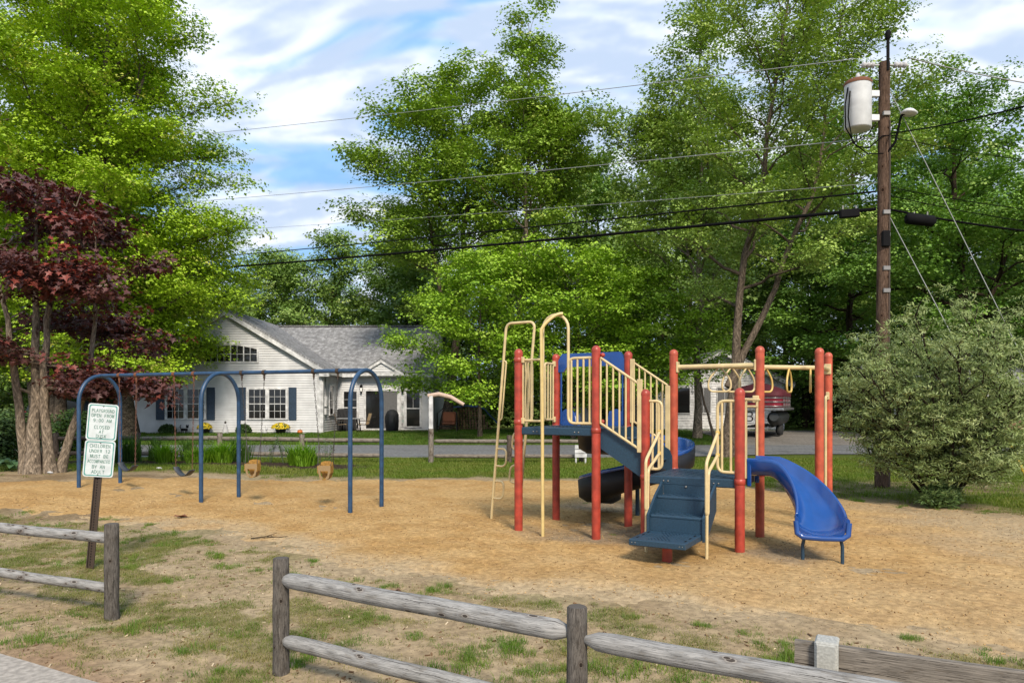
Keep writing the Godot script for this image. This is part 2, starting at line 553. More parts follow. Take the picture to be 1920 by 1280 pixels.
func soil_at(x: float, d: float) -> Color:
	var n := n_a.get_noise_2d(x * 0.8 + 9.0, d * 0.8)
	var n2 := n_b.get_noise_2d(x * 2.3, d * 2.3)
	var dirt := Color(0.46, 0.355, 0.225).lerp(Color(0.365, 0.268, 0.160), clampf(0.5 + n * 0.9 + n2 * 0.4, 0.0, 1.0))
	var worn := Color(0.235, 0.205, 0.095)
	var turf := Color(0.105, 0.135, 0.030)
	var g := grass_at(x, d)
	var c := dirt.lerp(worn, clampf(g * (0.75 if d < 13.0 else 1.3), 0.0, 1.0)).lerp(turf, smoothstep(0.55, 1.0, g))
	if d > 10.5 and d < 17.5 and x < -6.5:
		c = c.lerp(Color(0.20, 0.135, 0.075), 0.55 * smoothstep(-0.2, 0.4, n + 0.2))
	if x > 5.2 and d > 14.2 and d < 17.6: # bare brown band beside the bush
		c = c.lerp(Color(0.13, 0.09, 0.055), 0.75 * smoothstep(0.0, 0.35, n2 + 0.15))
	var reddish := smoothstep(0.5, 0.1, absf((x + 3.1) * 0.56 + (d - 4.95) * 0.83) ) * smoothstep(-4.6, -3.4, x) * smoothstep(-1.6, -2.8, x)
	if d < 6.0: c = c.lerp(Color(0.30, 0.14, 0.085), 0.35 * reddish)
	return c

func steps(list: Array) -> PackedFloat32Array:
	# [from, to, step] runs joined
	var out := PackedFloat32Array()
	for r in list:
		var x: float = r[0]
		while x < r[1] - 1e-4:
			out.append(x)
			x += r[2]
	out.append(list[-1][1])
	return out

func sheet(xs: PackedFloat32Array, ds: PackedFloat32Array, height: Callable, colour: Callable, keep = null) -> ArrayMesh:
	var nx := xs.size()
	var nd := ds.size()
	var v := PackedVector3Array()
	var c := PackedColorArray()
	var uv := PackedVector2Array()
	var nrm := PackedVector3Array()
	var id := PackedInt32Array()
	var ok := PackedByteArray()
	for j in nd:
		for i in nx:
			var x := xs[i]
			var d := ds[j]
			v.append(Vector3(x, height.call(x, d), -d))
			uv.append(Vector2(x, d))
			ok.append(1 if keep == null or keep.call(x, d) else 0)
			c.append(colour.call(x, d) if ok[-1] else Color.BLACK)
	nrm.resize(v.size())
	for j in nd:
		for i in nx:
			var a := v[j * nx + mini(i + 1, nx - 1)] - v[j * nx + maxi(i - 1, 0)]
			var b := v[mini(j + 1, nd - 1) * nx + i] - v[maxi(j - 1, 0) * nx + i]
			nrm[j * nx + i] = a.cross(b).normalized()
	for j in nd - 1:
		for i in nx - 1:
			var p := j * nx + i
			if ok[p] or ok[p + 1] or ok[p + nx] or ok[p + nx + 1]:
				id.append_array([p, p + nx, p + 1, p + 1, p + nx, p + nx + 1])
	var arr := []
	arr.resize(Mesh.ARRAY_MAX)
	arr[Mesh.ARRAY_VERTEX] = v
	arr[Mesh.ARRAY_NORMAL] = nrm
	arr[Mesh.ARRAY_COLOR] = c
	arr[Mesh.ARRAY_TEX_UV] = uv
	arr[Mesh.ARRAY_INDEX] = id
	var m := ArrayMesh.new()
	m.add_surface_from_arrays(Mesh.PRIMITIVE_TRIANGLES, arr)
	return m

# flecks of bark, chips and grit; the colour is near white so that the vertex colours show
func litter_image(size: int, sd: int, flecks: int, longest: float, contrast: float, dark: float) -> Image:
	var img := mottle(size, 0.02, 5, 0.72, 1.0, sd)
	var r := RandomNumberGenerator.new()
	r.seed = sd
	for i in flecks:
		var cx := r.randf() * size
		var cy := r.randf() * size
		var a := r.randf() * TAU
		var ln := r.randf_range(1.5, longest)
		var wd := r.randf_range(0.6, maxf(0.8, ln * 0.28))
		var tone := r.randf()
		var val := r.randf_range(0.86, 1.0) if tone > dark else r.randf_range(0.30, 0.66)
		val = lerpf(0.86, val, contrast)
		var warm := r.randf_range(0.90, 1.0)
		var col := Color(val, val * (0.94 + 0.06 * warm), val * warm)
		var s := sin(a)
		var co := cos(a)
		var ext := int(ceil(ln + 1.0))
		for dy in range(-ext, ext + 1):
			for dx in range(-ext, ext + 1):
				var u := dx * co + dy * s
				var w := -dx * s + dy * co
				if absf(u) < ln and absf(w) < wd:
					img.set_pixel(posmod(int(cx) + dx, size), posmod(int(cy) + dy, size), col)
	return img

func ground_mat(img: Image, tile: float, cm: float) -> StandardMaterial3D:
	var m := mat(Color.WHITE, 0.95, 0.0, 0.2)
	m.vertex_color_use_as_albedo = true
	m.albedo_texture = tex(img)
	m.uv1_scale = Vector3(1.0 / tile, 1.0 / tile, 1)
	return bumped(m, m.albedo_texture, cm)

func bumpy(x: float, d: float) -> float:
	return 0.024 * n_a.get_noise_2d(x * 1.1, d * 1.1) + 0.012 * n_b.get_noise_2d(x * 3.0, d * 3.0)

func chip_height(x: float, d: float) -> float:
	var s := inside_chips(x, d) + 0.55 * n_a.get_noise_2d(x * 0.9, d * 0.9) + 0.30 * n_b.get_noise_2d(x * 2.4, d * 2.4)
	# scoops where feet land: under the swings, slide ends and steps
	var dip := 0.0
	for q in [Vector3(4.0, 8.1, 0.9), Vector3(1.9, 8.4, 0.7), Vector3(2.0, 12.9, 1.0), Vector3(-3.4, 13.1, 0.7), Vector3(-4.75, 13.6, 0.7), Vector3(-6.7, 14.4, 0.7), Vector3(-7.9, 14.9, 0.7), Vector3(1.3, 10.9, 1.2)]:
		dip += 0.05 * exp(-Vector2(x - q.x, d - q.y).length_squared() / (q.z * q.z * 0.5))
	return gh(x, d) + bumpy(x, d) + 0.05 * smoothstep(-0.25, 0.7, s) - 0.024 - dip * 0.55 + 0.013 * n_b.get_noise_2d(x * 5.5, d * 5.5)

func chip_colour(x: float, d: float) -> Color:
	var n := n_a.get_noise_2d(x * 0.7 + 70.0, d * 0.7)
	var n2 := n_b.get_noise_2d(x * 2.1 + 7.0, d * 2.1)
	var core := Color(0.58, 0.375, 0.165).lerp(Color(0.475, 0.285, 0.112), clampf(0.45 + 1.0 * n + 0.8 * n2, 0.0, 1.0))
	var pale := Color(0.49, 0.375, 0.235)
	var s := inside_chips(x, d)
	# the near and right-hand sides are thinner and paler
	var thin := smoothstep(1.3, -0.2, s + n * 0.8) if d < 12.0 else smoothstep(0.4, -0.3, s)
	thin = maxf(thin, 0.85 * smoothstep(4.8, 7.5, x + n * 1.2))
	thin = maxf(thin, 0.35 * smoothstep(9.5, 6.5, d + n))
	# darker, greyer tone under the decks and slides
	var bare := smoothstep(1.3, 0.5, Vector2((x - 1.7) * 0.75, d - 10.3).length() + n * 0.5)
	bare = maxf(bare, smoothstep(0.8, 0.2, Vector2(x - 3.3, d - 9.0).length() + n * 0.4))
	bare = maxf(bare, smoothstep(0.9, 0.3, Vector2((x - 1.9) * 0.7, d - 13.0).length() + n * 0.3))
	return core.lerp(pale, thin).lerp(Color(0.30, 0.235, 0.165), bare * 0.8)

func build_setting() -> void:
	var dirt := ground_mat(litter_image(1024, 31, 6500, 5.0, 0.75, 0.42), 2.3, 1.0)
	var xs := steps([[-420, -60, 30], [-60, -16, 2], [-16, -6, 0.3], [-6, 6, 0.13], [6, 16, 0.3], [16, 60, 2], [60, 421, 30]])
	var ds := steps([[-60, -2, 6], [-2, 3.2, 0.5], [3.2, 9, 0.12], [9, 27, 0.3], [27, 44, 1.0], [44, 100, 7], [100, 460, 40]])
	var g := part("ground", sheet(xs, ds, func(x, d): return gh(x, d) + (bumpy(x, d) if d < 24.0 and d > 0.0 else 0.0), soil_at), dirt)
	tag(g, "", "", "", "structure")
	var chips := ground_mat(litter_image(1024, 35, 16000, 3.6, 0.62, 0.42), 2.2, 0.8)
	var cx := steps([[-13.5, -8, 0.25], [-8, 8, 0.11], [8, 12.0, 0.25]])
	var cd := steps([[5.0, 12, 0.11], [12, 18.8, 0.18]])
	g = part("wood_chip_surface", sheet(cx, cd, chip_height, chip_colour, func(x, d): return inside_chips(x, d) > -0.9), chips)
	tag(g, "", "", "", "structure")
	# asphalt: the lane, the driveways, the path in the corner
	var asphalt := ground_mat(litter_image(512, 41, 1800, 3.0, 0.5, 0.5), 1.6, 0.5)
	var lane := func(x, d): 
		var c := Color(0.235, 0.238, 0.245)
		var crack := absf(n_a.get_noise_2d(x * 0.35, d * 1.2))
		c = c * (0.92 + 0.16 * n_b.get_noise_2d(x * 0.4, d * 1.5))
		if crack < 0.018 and x > 6.0: c = c * 0.55
		return c
	var near_edge := func(x): return 25.1 + 1.5 * smoothstep(3.0, 11.0, x)
	g = part("road", sheet(steps([[-90, -20, 4], [-20, 24, 0.4], [24, 90, 4]]), steps([[0, 1, 0.06]]), func(x, t): return gh(x, lerpf(near_edge.call(x), 30.7, t)) + 0.03, func(x, t): return lane.call(x, lerpf(near_edge.call(x), 30.7, t))), asphalt)
	bend_depth(g, func(x, t): return lerpf(near_edge.call(x), 30.7 + 0.12 * n_a.get_noise_1d(x * 2.0), t))
	tag(g, "", "", "", "structure")
	var gravel := func(x, d): return Color(0.255, 0.235, 0.215) * (0.95 + 0.25 * n_b.get_noise_2d(x, d * 2.0))
	var drives := [[9.6, 17.8, 30.4, 40.5], [-26.0, -19.6, 30.4, 52.0]]
	for k in 2:
		var q: Array = drives[k]
		g = part("driveway", sheet(steps([[q[0], q[1], 0.6]]), steps([[q[2], q[3], 0.5]]), func(x, d): return gh(x, d) + 0.022, gravel), asphalt)
		tag(g, "", "", "", "structure")
	# path: beyond a line that runs along the near fence
	var st := nst()
	st.set_smooth_group(1)
	var far := []
	for i in 30:
		var t := i / 29.0
		var x := lerpf(-14.0, 3.0, t)
		far.append(Vector3(x, 0.021, -(4.79 - (x + 2.75) * 0.55) + 0.07 * n_a.get_noise_1d(x * 9.0)))
	for i in 29:
		var o := Vector3(-2.4, 0, 4.2)
		st.set_color(Color(0.24, 0.235, 0.23))
		quad(st, far[i], far[i] + o, far[i + 1] + o, far[i + 1])
	var pm := textured(mat(L(0.42, 0.375, 0.325), 0.95), M.fine, 1.2)
	g = part("path", st, pm)
	tag(g, "", "", "", "structure")
	# mulch bed along the rear fence
	var mulch := ground_mat(litter_image(512, 44, 5000, 8.0, 1.0, 0.55), 1.2, 3.0)
	g = part("mulch_bed", sheet(steps([[-16.5, -4.2, 0.2]]), steps([[20.3, 22.5, 0.15]]), func(x, d): return gh(x, d) + 0.05 * smoothstep(0.0, 0.35, minf(d - 20.4, 22.4 - d) + 0.25 * n_b.get_noise_2d(x, d) + minf(0.0, (-4.5 - x) * 0.4)) - 0.02 + 0.02 * n_b.get_noise_2d(x * 3.0, d * 3.0), func(x, d): return Color(0.075, 0.052, 0.040)), mulch)
	tag(g, "", "", "", "structure")

func bend_depth(o: MeshInstance3D, to: Callable) -> void:
	var arr: Array = o.mesh.surface_get_arrays(0)
	var v: PackedVector3Array = arr[Mesh.ARRAY_VERTEX]
	var uv: PackedVector2Array = arr[Mesh.ARRAY_TEX_UV]
	var nrm: PackedVector3Array = arr[Mesh.ARRAY_NORMAL]
	for i in v.size():
		var d: float = to.call(v[i].x, -v[i].z)
		v[i].z = -d
		uv[i].y = d
		nrm[i] = Vector3.UP
	arr[Mesh.ARRAY_VERTEX] = v
	arr[Mesh.ARRAY_TEX_UV] = uv
	arr[Mesh.ARRAY_NORMAL] = nrm
	var m := ArrayMesh.new()
	m.add_surface_from_arrays(Mesh.PRIMITIVE_TRIANGLES, arr)
	o.mesh = m

# ---------------------------------------------------------------- instanced stuff
func scatter(called: String, mesh: Mesh, m: Material, xf: Array, cols: Array, parent: Node = self, kind := "stuff") -> MultiMeshInstance3D:
	var mm := MultiMesh.new()
	mm.transform_format = MultiMesh.TRANSFORM_3D
	mm.use_colors = true
	mm.mesh = mesh
	mm.instance_count = xf.size()
	var buf := PackedFloat32Array()
	buf.resize(xf.size() * 16)
	for i in xf.size():
		var t: Transform3D = xf[i]
		var c: Color = cols[i]
		var k := i * 16
		buf[k] = t.basis.x.x; buf[k + 1] = t.basis.y.x; buf[k + 2] = t.basis.z.x; buf[k + 3] = t.origin.x
		buf[k + 4] = t.basis.x.y; buf[k + 5] = t.basis.y.y; buf[k + 6] = t.basis.z.y; buf[k + 7] = t.origin.y
		buf[k + 8] = t.basis.x.z; buf[k + 9] = t.basis.y.z; buf[k + 10] = t.basis.z.z; buf[k + 11] = t.origin.z
		buf[k + 12] = c.r; buf[k + 13] = c.g; buf[k + 14] = c.b; buf[k + 15] = 1.0
	mm.buffer = buf
	var o := MultiMeshInstance3D.new()
	o.multimesh = mm
	o.material_override = m
	o.name = numbered(called) if parent == self else called
	parent.add_child(o, true)
	if kind: o.set_meta("kind", kind)
	return o

func blade_tuft(blades: int, h: float, spread: float, width: float, sd: int, lean := 0.5) -> ArrayMesh:
	var r := RandomNumberGenerator.new()
	r.seed = sd
	var st := nst()
	st.set_smooth_group(-1)
	for i in blades:
		var a := r.randf() * TAU
		var p := Vector3(cos(a), 0, sin(a)) * spread * sqrt(r.randf())
		var b := r.randf() * TAU
		var out := Vector3(cos(b), 0, sin(b))
		var side := Vector3(-out.z, 0, out.x) * width * 0.5
		var hh := h * r.randf_range(0.55, 1.1)
		var ln := lean * r.randf_range(0.2, 1.2) * hh
		var m := p + Vector3.UP * hh * 0.6 + out * ln * 0.35
		var t := p + Vector3.UP * hh * r.randf_range(0.8, 1.0) + out * ln
		tri(st, p - side, p + side, m + side * 0.7)
		tri(st, p - side, m + side * 0.7, m - side * 0.7)
		tri(st, m - side * 0.7, m + side * 0.7, t)
	return mesh_of(st)

func build_grass() -> void:
	# lawns: between the chips and the lane, beyond the lane, round the bush
	var lawn_m := blade_tuft(9, 0.075, 0.09, 0.009, 5, 0.8)
	var xf := []
	var cols := []
	var tries := 0
	while tries < 46000:
		tries += 1
		var d := sqrt(rr(12.0 * 12.0, 25.0 * 25.0))
		var x := rr(-0.82, 0.82) * d
		if inside_chips(x, d) > -0.05 + 0.3 * n_b.get_noise_2d(x * 2.0, d * 2.0): continue
		if d > 20.4 and d < 22.4 and x < -4.6 and x > -16.0 and rng.randf() > 0.06: continue
		var g := grass_at(x, d)
		if x < -7.0 and d < 17.5: g *= 0.4
		if rng.randf() > g * g + 0.02: continue
		var s := rr(0.7, 1.3) * (0.75 + 0.4 * g)
		xf.append(Transform3D(Basis(Vector3.UP, rng.randf() * TAU).scaled(Vector3.ONE * s), Vector3(x, gh(x, d) - 0.005, -d)))
		var n := n_a.get_noise_2d(x * 0.5, d * 0.8)
		cols.append(Color(0.145, 0.210, 0.024).lerp(Color(0.23, 0.23, 0.05), clampf(0.3 + n + rr(-0.3, 0.4), 0, 1)) * rr(0.8, 1.2))
	scatter("lawn_grass", lawn_m, M.blade, xf, cols)
	xf = []
	cols = []
	var far_m := blade_tuft(9, 0.09, 0.16, 0.016, 6, 0.8)
	for i in 26000:
		var d := sqrt(rr(30.7 * 30.7, 41.0 * 41.0))
		var x := rr(-0.82, 0.82) * d
		if x > 9.5 and x < 17.9 and d < 40.5: continue
		if x < -19.5 and x > -26.1: continue
		if d > 36.8 and x > -19.5 and x < -9.6: continue
		xf.append(Transform3D(Basis(Vector3.UP, rng.randf() * TAU).scaled(Vector3.ONE * rr(0.8, 1.3)), Vector3(x, gh(x, d) - 0.005, -d)))
		var n := n_a.get_noise_2d(x * 0.3, d * 0.9)
		cols.append(Color(0.085, 0.175, 0.020).lerp(Color(0.15, 0.21, 0.035), clampf(0.4 + n + rr(-0.3, 0.3), 0, 1)) * rr(0.85, 1.15))
	scatter("far_lawn_grass", far_m, M.blade, xf, cols)
	# worn turf in the foreground: thin short blades, mostly dry
	xf = []
	cols = []
	var thin_m := blade_tuft(7, 0.05, 0.055, 0.0045, 7, 1.0)
	for i in 210000:
		var d := sqrt(rr(3.6 * 3.6, 13.0 * 13.0))
		var x := rr(-0.76, 0.76) * d
		if inside_chips(x, d) > 0.25 * n_b.get_noise_2d(x * 3.0, d * 3.0) - 0.1: continue
		if (4.79 - (x + 2.75) * 0.55) - d > -0.05: continue
		var g := grass_at(x, d)
		if rng.randf() > g * 1.25 + 0.05 + 0.25 * n_b.get_noise_2d(x * 4.0, d * 4.0): continue
		xf.append(Transform3D(Basis(Vector3.UP, rng.randf() * TAU).scaled(Vector3(1, rr(0.5, 1.0), 1) * rr(0.45, 1.0)), Vector3(x, gh(x, d) + bumpy(x, d) - 0.004, -d)))
		var dry := clampf(0.50 + 0.9 * n_b.get_noise_2d(x * 1.1 + 3.0, d * 1.1) + rr(-0.25, 0.25), 0, 1)
		cols.append(Color(0.16, 0.205, 0.035).lerp(Color(0.34, 0.28, 0.12), dry) * rr(0.8, 1.15))
	scatter("worn_grass", thin_m, M.blade, xf, cols)
	# green clumps standing out of the worn ground
	xf = []
	cols = []
	var clump_m := blade_tuft(34, 0.13, 0.085, 0.006, 8, 0.75)
	var spots := [[995, 1215, 1.5], [890, 1255, 1.9], [925, 1210, 1.1], [832, 1108, 1.2], [1195, 1262, 1.7], [1288, 1270, 1.6], [1108, 1250, 1.4], [1455, 1240, 1.5], [1480, 1210, 1.2], [355, 1172, 1.2], [430, 1268, 1.5], [357, 1220, 1.0], [455, 1190, .9], [325, 1090, .9], [410, 1040, 1.1], [310, 1022, 1.2], [140, 1055, 1.3], [235, 1015, 1.2], [275, 985, 1.1], [50, 965, 1.1], [420, 1065, 1.0], [500, 1070, .8], [548, 1078, .8], [590, 1055, .8], [640, 1095, .9], [735, 1100, .8], [960, 1075, .6], [1190, 1160, .6], [1330, 1172, .7], [1388, 1187, .8], [1700, 1195, .7], [1895, 1240, 1.1], [330, 1000, 1.0], [245, 1048, 1.1], [190, 975, 1.0], [95, 985, 1.1], [20, 990, 1.2], [600, 1195, 1.0], [660, 1210, 1.0], [690, 1165, .9], [780, 1195, .8], [860, 1220, 1.2], [1015, 1265, 1.2], [560, 1235, 1.0], [1610, 940, 1.4], [1630, 925, 1.2], [1680, 950, 1.0], [1770, 955, 1.2], [1850, 960, 1.1], [250, 1065, .9], [385, 1020, .9], [180, 1040, 1.2], [60, 1200, 1.3], [120, 1190, 1.2], [20, 1170, 1.2], [260, 1180, 1.1], [150, 1150, 1.0], [1150, 1005, .5], [1105, 945, .6], [1310, 1012, .5]]
	for s in spots:
		var d = F * EYE / (s[1] - HZ)
		for k in 5 + int(s[2] * 6.0):
			var x: float = (s[0] - 960.0) / F * d + rng.randfn() * 0.10 * s[2]
			var dd: float = d + rng.randfn() * 0.09 * s[2]
			xf.append(Transform3D(Basis(Vector3.UP, rng.randf() * TAU).scaled(Vector3(1, rr(0.5, 1.0), 1) * rr(0.45, 0.85) * (0.45 + 0.4 * s[2])), Vector3(x, gh(x, dd) - 0.01, -dd)))
			cols.append(Color(0.10, 0.20, 0.018).lerp(Color(0.19, 0.25, 0.04), rng.randf()) * rr(0.85, 1.15))
	for i in 900: # low scattered tufts
		var d := sqrt(rr(3.8 * 3.8, 13.0 * 13.0))
		var x := rr(-0.82, 0.82) * d
		if inside_chips(x, d) > -0.3 or (4.79 - (x + 2.75) * 0.55) - d > -0.1: continue
		if rng.randf() > grass_at(x, d) * 1.2 + 0.04: continue
		var s := rr(0.25, 0.6)
		for k in 3:
			xf.append(Transform3D(Basis(Vector3.UP, rng.randf() * TAU).scaled(Vector3(1.3, 0.6, 1.3) * s), Vector3(x + rng.randfn() * 0.07, gh(x, d) - 0.01, -d + rng.randfn() * 0.06)))
			cols.append(Color(0.11, 0.18, 0.022).lerp(Color(0.24, 0.24, 0.06), rng.randf()) * rr(0.8, 1.1))
	scatter("grass_tufts", clump_m, M.blade, xf, cols)
	# loose chips on the play surface
	var st := nst()
	box(st, Vector3.ZERO, Vector3(0.034, 0.006, 0.011), Basis(Vector3(0.3, 1, 0.1).normalized(), 0.2))
	var chip := mesh_of(st)
	xf = []
	cols = []
	for i in 16000:
		var d := sqrt(rr(5.2 * 5.2, 14.0 * 14.0))
		var x := rr(-0.82, 0.82) * d
		if inside_chips(x, d) < -0.5 * rng.randf(): continue
		var b := Basis(Vector3(rng.randfn(), 2.5, rng.randfn()).normalized(), rng.randf() * TAU)
		xf.append(Transform3D(b.scaled(Vector3(rr(0.3, 0.85), 0.7, rr(0.4, 0.9))), Vector3(x, chip_height(x, d) + 0.001, -d)))
		var t := rng.randf()
		cols.append((Color(0.44, 0.285, 0.13) if t > 0.30 else (Color(0.17, 0.10, 0.05) if t > 0.06 else Color(0.50, 0.38, 0.22))) * rr(0.75, 1.1))
	var cm := mat(Color.WHITE, 0.95, 0.0, 0.2)
	cm.vertex_color_use_as_albedo = true
	scatter("loose_wood_chips", chip, cm, xf, cols)
	# dead leaves and bits of bark on the worn ground
	xf = []
	cols = []
	for i in 5200:
		var d := sqrt(rr(3.8 * 3.8, 13.0 * 13.0))
		var x := rr(-0.82, 0.82) * d
		if inside_chips(x, d) > 0.0 or (4.79 - (x + 2.75) * 0.55) - d > 0.3: continue
		var b := Basis(Vector3(rng.randfn() * 0.5, 2.0, rng.randfn() * 0.5).normalized(), rng.randf() * TAU)
		xf.append(Transform3D(b.scaled(Vector3(rr(0.3, 1.2), 0.8, rr(0.4, 1.8))), Vector3(x, gh(x, d) + bumpy(x, d) + 0.004, -d)))
		cols.append((Color(0.17, 0.10, 0.055) if rng.randf() > 0.25 else Color(0.50, 0.40, 0.27)) * rr(0.6, 1.2))
	scatter("ground_litter", chip, cm, xf, cols)

# ---------------------------------------------------------------- the climbing frame
# own axes: u along the front of the decks, w away from the camera
func uw(u: float, y: float, w: float) -> Vector3:
	return Vector3(u, y, -w)

func round_post(parent: Node, u: float, w: float, h: float, m: Material) -> void:
	var st := nst()
	var r := 0.061
	lathe(st, [Vector2(r, -0.1), Vector2(r, h - 0.19), Vector2(r, h - 0.075)], uw(u, 0, w), 20)
	var p := part("post", st, m, parent)
	st = nst()
	var prof := []
	prof.append(Vector2(r + 0.003, h - 0.085))
	for k in 7:
		var a := k / 6.0 * PI / 2.0
		prof.append(Vector2((r + 0.003) * cos(a) + 0.0001, h - 0.064 + 0.064 * sin(a)))
	lathe(st, prof, uw(u, 0, w), 20)
	part("post_cap", st, m, p)

func rod(parent: Node, called: String, pts: Array, r: float, m: Material, sides := 10) -> MeshInstance3D:
	var st := nst()
	tube(st, pts, r, sides)
	return part(called, st, m, parent)

func clamp_at(parent: Node, p: Vector3, s := Vector3(0.05, 0.09, 0.05)) -> void:
	var st := nst()
	box(st, p, s, Basis(), 0.008)
	part("bracket", st, M.cream, parent)

# a barrier of upright bars between two rails; ends may slope
func bar_panel(parent: Node, a: Vector2, b: Vector2, lo0: float, hi0: float, lo1: float, hi1: float, bars: int, r_frame: float, round_a: bool, round_b: bool) -> Node:
	var A0 := uw(a.x, lo0, a.y)
	var A1 := uw(a.x, hi0, a.y)
	var B0 := uw(b.x, lo1, b.y)
	var B1 := uw(b.x, hi1, b.y)
	var p: MeshInstance3D
	var rad := 0.10
	if round_a:
		p = rod(parent, "railing_panel", rounded([B1, A1, A0, B0], rad), r_frame, M.cream)
	elif round_b:
		p = rod(parent, "railing_panel", rounded([A1, B1, B0, A0], rad), r_frame, M.cream)
	else:
		p = rod(parent, "railing_panel", [A1, B1], r_frame, M.cream)
		rod(p, "lower_rail", [A0, B0], r_frame, M.cream)
	for i in bars:
		var t := (i + 0.5) / bars
		if not round_a and not round_b: t = i / maxf(1.0, bars - 1.0)
		rod(p, "bar", [A0.lerp(B0, t), A1.lerp(B1, t)], r_frame * 0.8, M.cream, 8)
	return p

func slide_frames(pts: Array, heads: Array) -> Array:
	var out := []
	for i in pts.size():
		var t: Vector3
		if i == 0: t = (pts[1] - pts[0]).normalized()
		elif i == pts.size() - 1: t = (pts[i] - pts[i - 1]).normalized()
		else: t = (pts[i + 1] - pts[i - 1]).normalized()
		var right := t.cross(Vector3.UP).normalized()
		if heads.size() > i and heads[i] != null: right = heads[i]
		var up := right.cross(t).normalized()
		out.append(Transform3D(Basis(right, up, -t), pts[i]))
	return out

func u_profile(half: float, wall: float, th: float, lip: float) -> Array:
	# outer skin from the left rim down and back up, then the inner skin
	var p := []
	p.append(Vector2(-half - lip, wall - 0.03))
	p.append(Vector2(-half - lip, wall))
	p.append(Vector2(-half - lip * 0.5, wall + 0.018))
	p.append(Vector2(-half, wall))
	p.append(Vector2(-half + 0.015, wall * 0.45))
	p.append(Vector2(-half + 0.06, 0.05))
	p.append(Vector2(-half + 0.15, 0.008))
	p.append(Vector2(0, 0.0))
	p.append(Vector2(half - 0.15, 0.008))
	p.append(Vector2(half - 0.06, 0.05))
	p.append(Vector2(half - 0.015, wall * 0.45))
	p.append(Vector2(half, wall))
	p.append(Vector2(half + lip * 0.5, wall + 0.018))
	p.append(Vector2(half + lip, wall))
	p.append(Vector2(half + lip, wall - 0.03))
	p.append(Vector2(half + 0.012, wall * 0.4))
	p.append(Vector2(half - 0.04, 0.03 - th))
	p.append(Vector2(half - 0.14, -th))
	p.append(Vector2(-half + 0.14, -th))
	p.append(Vector2(-half + 0.04, 0.03 - th))
	p.append(Vector2(-half - 0.012, wall * 0.4))
	return p

